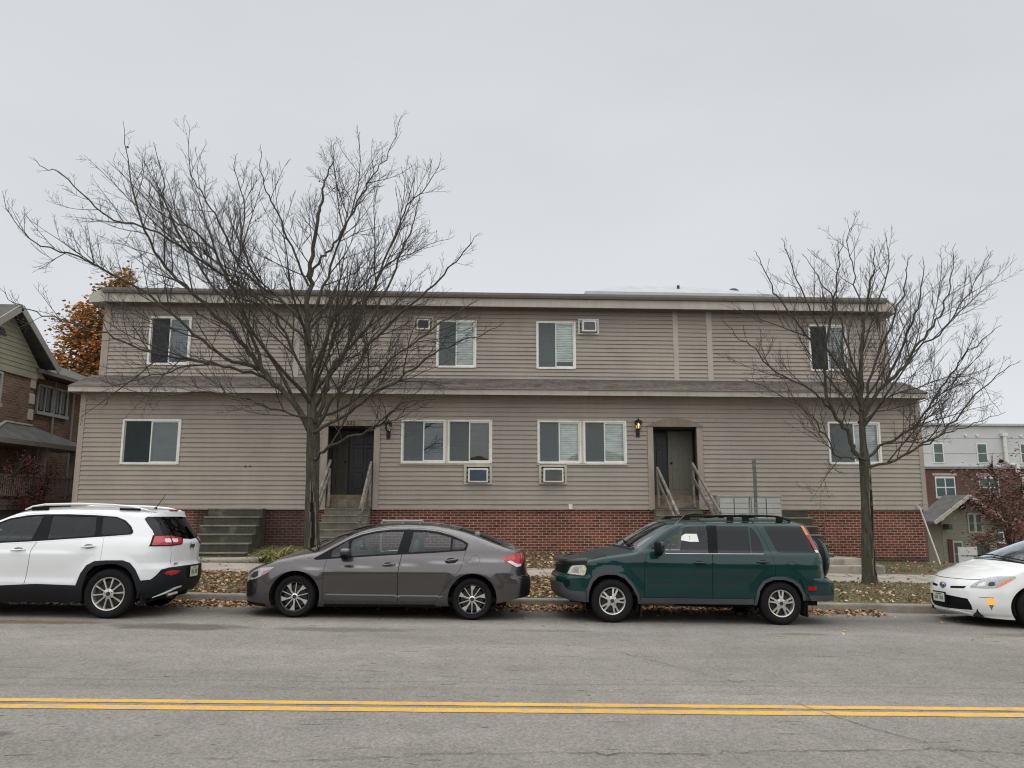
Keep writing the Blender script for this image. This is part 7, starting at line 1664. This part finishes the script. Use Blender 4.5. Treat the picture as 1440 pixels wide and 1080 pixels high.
    for k in range(13):
        v = k/6-1; y = v*.63; xx = .05*(1-v*v); z = .03*(1-v*v)
        vs += [(2.86, y*1.02, 1.515+z), (2.98+xx, y, 1.548+z*.6), (3.09+xx, y*.95, 1.538+z*.5), (3.105+xx, y*.94, 1.513+z*.5), (3.02+xx, y*.95, 1.485+z*.5), (2.98, y, 1.48)]
    b.add(vs, [(i*6+j, i*6+(j+1) % 6, (i+1)*6+(j+1) % 6, (i+1)*6+j) for i in range(12) for j in range(6)]+[tuple(range(6)), tuple(range(77, 71, -1))])
    sp = b.build('spoiler', P_, root, smooth=True, auto=50)
    b = MB(); b.box(3.125, 3.162, -.16, .16, 1.545, 1.566); b.build('brake_light', M_REDL, sp)
    b = MB(); b.tube([(2.86, .02, 1.575), (2.99, .02, 1.80)], [.007, .004], 6); b.tube([(2.84, .02, 1.565), (2.87, .02, 1.585)], .02, 8); b.build('antenna', M_BLKP, root)
    p = Vector(S(4.15, 1.20)); b = MB(); b.tube([Vector((3.42, -.02, 1.15)), Vector((3.40, -.22, 1.30)), Vector((3.36, -.42, 1.385))], [.012, .009, .005], 6); b.build('rear_wiper', M_BLKP, root)
    b = MB(); b.bev(3.552, 3.562, -.152, .152, .545, .698, .003); pl = b.build('number_plate', mat('plate_pale', (.46, .52, .36), .5, var=.15, vs=12), root)
    b = MB()
    for k in range(7):
        if k != 3: b.box(3.5625, 3.564, -.115+.034*k, -.115+.034*k+.02, .585, .65)
    b.box(3.5625, 3.564, -.05, .05, .675, .687); b.build('plate_mark', mat('plate_ink', (.10, .12, .10), .6, var=0), pl)
    text_mb('Jeep', .105, 'tailgate_emblem', mat('emblem_dark', (.06, .065, .07), .3, metal=.6), root, (3.497, 0, 1.02), (R(90), 0, R(90)), .004)
    b = MB(); b.tube([(3.28, -.80, .29), (3.40, -.66, .345), (3.475, -.50, .40), (3.515, -.36, .42)], [.006, .018, .018, .012], 8); b.tube([(3.42, -.62, .31), (3.49, -.45, .335)], .022, 8); b.build('exhaust_trim', M_ALLS, root, smooth=True)
    b = MB(); b.box(3.48, 3.483, -.64, -.50, .745, .78); b.build('tailgate_badge', M_ALLS, root)
    cabin(root, (1.30, 2.2), .50, 1.06, .60, 1, mat('seat_black', (.035, .035, .037), .8, var=.1))
    return root
white_suv()
# ---------------------------------------------------------------- white hatchback at the right edge
def hybrid():
    S = Shell(hw=[(.14,.80),(.22,.84),(.35,.865),(.55,.872),(.72,.868),(.82,.855),(.92,.835),(1.0,.80),(1.1,.755),(1.25,.675),(1.38,.59),(1.46,.52)],
     flare=[(0,.316,.37,.014),(2.70,.316,.37,.014)], crease=[], belt=.95,
     xf=[(.14,-.86),(.22,-.96),(.35,-.99),(.5,-.97),(.6,-.93),(.7,-.85),(.78,-.72),(.86,-.5)],
     xr=[(.2,3.45),(.4,3.55),(.6,3.55),(1.1,3.45),(1.3,3.2)], xa=-.15, xb=3.05, uf=-1.4, ur=4.1, kf=(.70,.6), kr=(.8,.7),
     zt=[(-1.4,.725),(-1.0,.74),(-.844,.765),(-.565,.825),(-.3,.87),(-.05,.925),(.12,.965),(.5,1.13),(1.0,1.33),(1.4,1.41),(1.9,1.42),(2.6,1.36),(3.2,1.22),(3.5,1.12),(4.1,1.1)],
     zb=[(-1.4,.16),(-1.0,.15),(-.37,.13),(.37,.15),(2.3,.17),(3.1,.25),(4.1,.3)],
     rr=[(-1.4,.02),(-.8,.05),(.1,.05),(.4,.03),(1,.06),(3,.07)],
     crown=[(-1.4,0),(-1.0,.03),(-.6,.07),(.1,.06),(.5,.06),(1.2,.06),(2.6,.06),(3.4,.03),(4.1,0)],
     bow=[(-.9,0),(-.5,.06),(-.05,.22),(.13,.30),(1.1,.12),(1.8,0),(2.6,-.1),(3.4,-.15),(4.1,0)])
    root = car_root('parked_hatchback', 8.68, 12.40, 'white hatchback nosing in at the right edge, amber lamp lit in its bumper')
    P_ = paint_mat('pearl_paint', (.70, .71, .70), 0, .3, dirt=.05); S.topmats = {'cowl': M_BLKP, 'windscreen': G_WS, 'rear_window': G_DARK}
    fr = [(.10,.925),(.5,1.085),(.9,1.245),(1.3,1.34),(1.9,1.36),(2.5,1.30),(2.95,1.18),(2.95,1.08),(2.3,1.01),(1.3,.965),(.4,.93)]
    d1 = [(.42,.9),(.38,.7),(.40,.3),(.45,.24),(1.5,.25),(1.48,.7),(1.55,.97),(1.6,1.38),(1.3,1.365),(.9,1.27),(.5,1.11)]
    d2 = [(1.6,1.38),(1.55,.97),(1.48,.7),(1.5,.25),(2.2,.27),(2.3,.5),(2.5,.72),(2.6,.9),(2.62,1.1),(2.5,1.32),(1.9,1.385)]
    parts = [('front_door', P_, d1, 0, 'pair', dict(seam=1, id='fd')), ('rear_door', P_, d2, 0, 'pair', dict(seam=1, id='rd')),
     ('window_surround', M_BLKP, fr, .001, 'pair', dict(round=.02)),
     ('quarter_glass', G_CAR, [(.17,.94),(.5,1.07),(.52,.945)], -.004, 'pair', dict(round=.01)),
     ('door_glass', G_CAR, [(.56,.955),(.55,1.09),(.9,1.22),(1.3,1.31),(1.53,1.325),(1.49,.99)], -.004, 'pair', dict(parent='fd', round=.015)),
     ('door_glass', G_CAR, [(1.66,1.325),(1.9,1.33),(2.4,1.28),(2.35,1.035),(1.6,1.0)], -.004, 'pair', dict(parent='rd', round=.015)),
     ('hood_seam', M_GAP, [(-1.4,.706),(-1.0,.712),(-.84,.722),(-.80,.74),(-.79,.74),(-.83,.713),(-1.0,.704),(-1.4,.698)], .001, 'mid', {}),
     ('headlight', M_CLR, [(-.93,.590),(-.90,.64),(-.831,.70),(-.752,.752),(-.66,.775),(-.565,.783),(-.328,.789),(-.30,.775),(-.368,.72),(-.499,.625),(-.55,.605),(-.702,.588)], .005, 'pair', dict(round=.015, id='hl')),
     ('turn_signal', M_AMB, [(-.545,.615),(-.50,.69),(-.40,.748),(-.35,.752),(-.38,.72),(-.495,.632)], .0058, 'pair', dict(parent='hl', round=.01)),
     ('lamp_inner', M_ALLD, [(-.66,.62),(-.68,.68),(-.60,.70),(-.565,.64)], .0058, 'pair', dict(parent='hl', round=.03)),
     ('lamp_reflector', M_WLENS, [(-.83,.61),(-.80,.66),(-.72,.70),(-.70,.62)], .0058, 'pair', dict(parent='hl', round=.03)),
     ('upper_grille', M_BLKP, [(-1.262,.585),(-1.26,.548),(-1.01,.565),(-.985,.606)], -.008, 'pair', {}),
     ('lower_grille', M_BLKP, [(-1.4,.445),(-1.2,.435),(-.935,.413),(-.88,.32),(-.875,.235),(-1.1,.225),(-1.4,.215)], -.02, 'mid', {}),
     ('lower_lip', P_, [(-1.4,.208),(-1.1,.212),(-.90,.182),(-.91,.150),(-1.1,.155),(-1.4,.163)], .012, 'mid', {}),
     ('fog_light', M_AMB if False else mat('lit_amber', (.9, .3, .03), .2, emit=(1, .42, .05), es=.6, var=0), [(-.657,.437),(-.563,.443),(-.56,.352),(-.644,.346)], .005, 'pair', dict(round=.012, id='fg')),
     ('fog_recess', mat('grey_recess', (.13, .14, .15), .5), [(-.632,.340),(-.568,.344),(-.604,.258)], -.002, 'pair', {}),
     ('fog_slot', M_BLKP, [(-.80,.452),(-.57,.458),(-.57,.446),(-.76,.446)], -.003, 'pair', {}),
     ('sill_trim', M_BLKP, [(.40,.19),(2.25,.21),(2.28,.17),(.38,.13)], .002, 'pair', {}),
     ('tail_light', M_REDL, [(3.2,1.05),(3.5,1.05),(3.55,.75),(3.35,.75)], .005, 'pair', dict(round=.02))]
    ar = [circ_arch(0, .318, .365, .14, .14), circ_arch(2.70, .318, .365, .2, .2)]
    for A in ar: A[0] = (A[0][0], interp(S.zb, A[0][0])); A[-1] = (A[-1][0], interp(S.zb, A[-1][0]))
    ob = make_car(root, S, parts, [(.07, .13, 'cowl', .95), (.13, 1.12, 'windscreen', .94), (2.5, 3.3, 'rear_window', .9)], P_, M_GAP, arches=ar)
    wells(root, S, (0, 2.70), .365, .318)
    b = MB(); b.box(-.80, 3.3, -.60, .60, .15, .42); b.box(.45, 2.2, -.80, .80, .16, .22); b.build('underbody', M_RUB, root)
    for x in (0, 2.70):
        for s in (-1, 1): wheel(root, x, s*.76, .312, .312, .20, .195, 'seven', s < 0, .1)
    for s in (-1, 1):
        b = MB(); sup(b, (.68, s*.95, 1.02), (.08, .11, .065), 2.6); b.build('mirror', P_, root, smooth=True, auto='raw')
    cabin(root, (1.35, 2.25), .36, .95, .62, 1, mat('seat_beige', (.20, .19, .17), .9, var=.1))
    # badge
    b = MB(); c = (-.945, 0, .588); b.lathe([(.001, -.02), (.045, -.016), (.058, -.004), (.06, .01)], (0, 0, 0), 'x', 28); b.v = [(c[0]+v[0], c[1]+v[1]*1.15, c[2]+v[2]*.85) for v in b.v]; bd = b.build('emblem', mat('emblem_blue', (.03, .04, .20), .15, var=0, coat=1), root, smooth=True, auto='raw')
    b = MB()
    def ring(ry, rz, cy, cz, w_):
        b.tube([(c[0]-.019, cy+ry*math.cos(t*math.pi/12), c[2]+cz+rz*math.sin(t*math.pi/12)) for t in range(25)], w_, 5, cap=False)
    ring(.060, .042, 0, 0, .0055); ring(.019, .038, 0, 0, .004); ring(.040, .015, 0, .018, .004); b.build('emblem_ring', M_CHR, bd, smooth=True)
    b = MB(); b.bev(-1.032, -1.012, -.165, .165, .315, .485, .004); fr_ = b.build('plate_frame', M_BLKP, root)
    b = MB(); b.bev(-1.038, -1.0325, -.148, .148, .325, .465, .002); pl = b.build('number_plate', mat('plate_pale2', (.52, .54, .47), .5, var=.15, vs=12), fr_)
    b = MB()
    for k in range(7):
        if k != 3: b.box(-1.0395, -1.0385, -.112+.033*k, -.112+.033*k+.02, .36, .42)
    b.box(-1.0395, -1.0385, -.07, .07, .437, .455); b.build('plate_mark', MATS['plate_ink'], pl)
    wipers(root, S, [((.16, -.80), (.26, .1)), ((.17, .85), (.26, .0))])
    return root
hybrid()
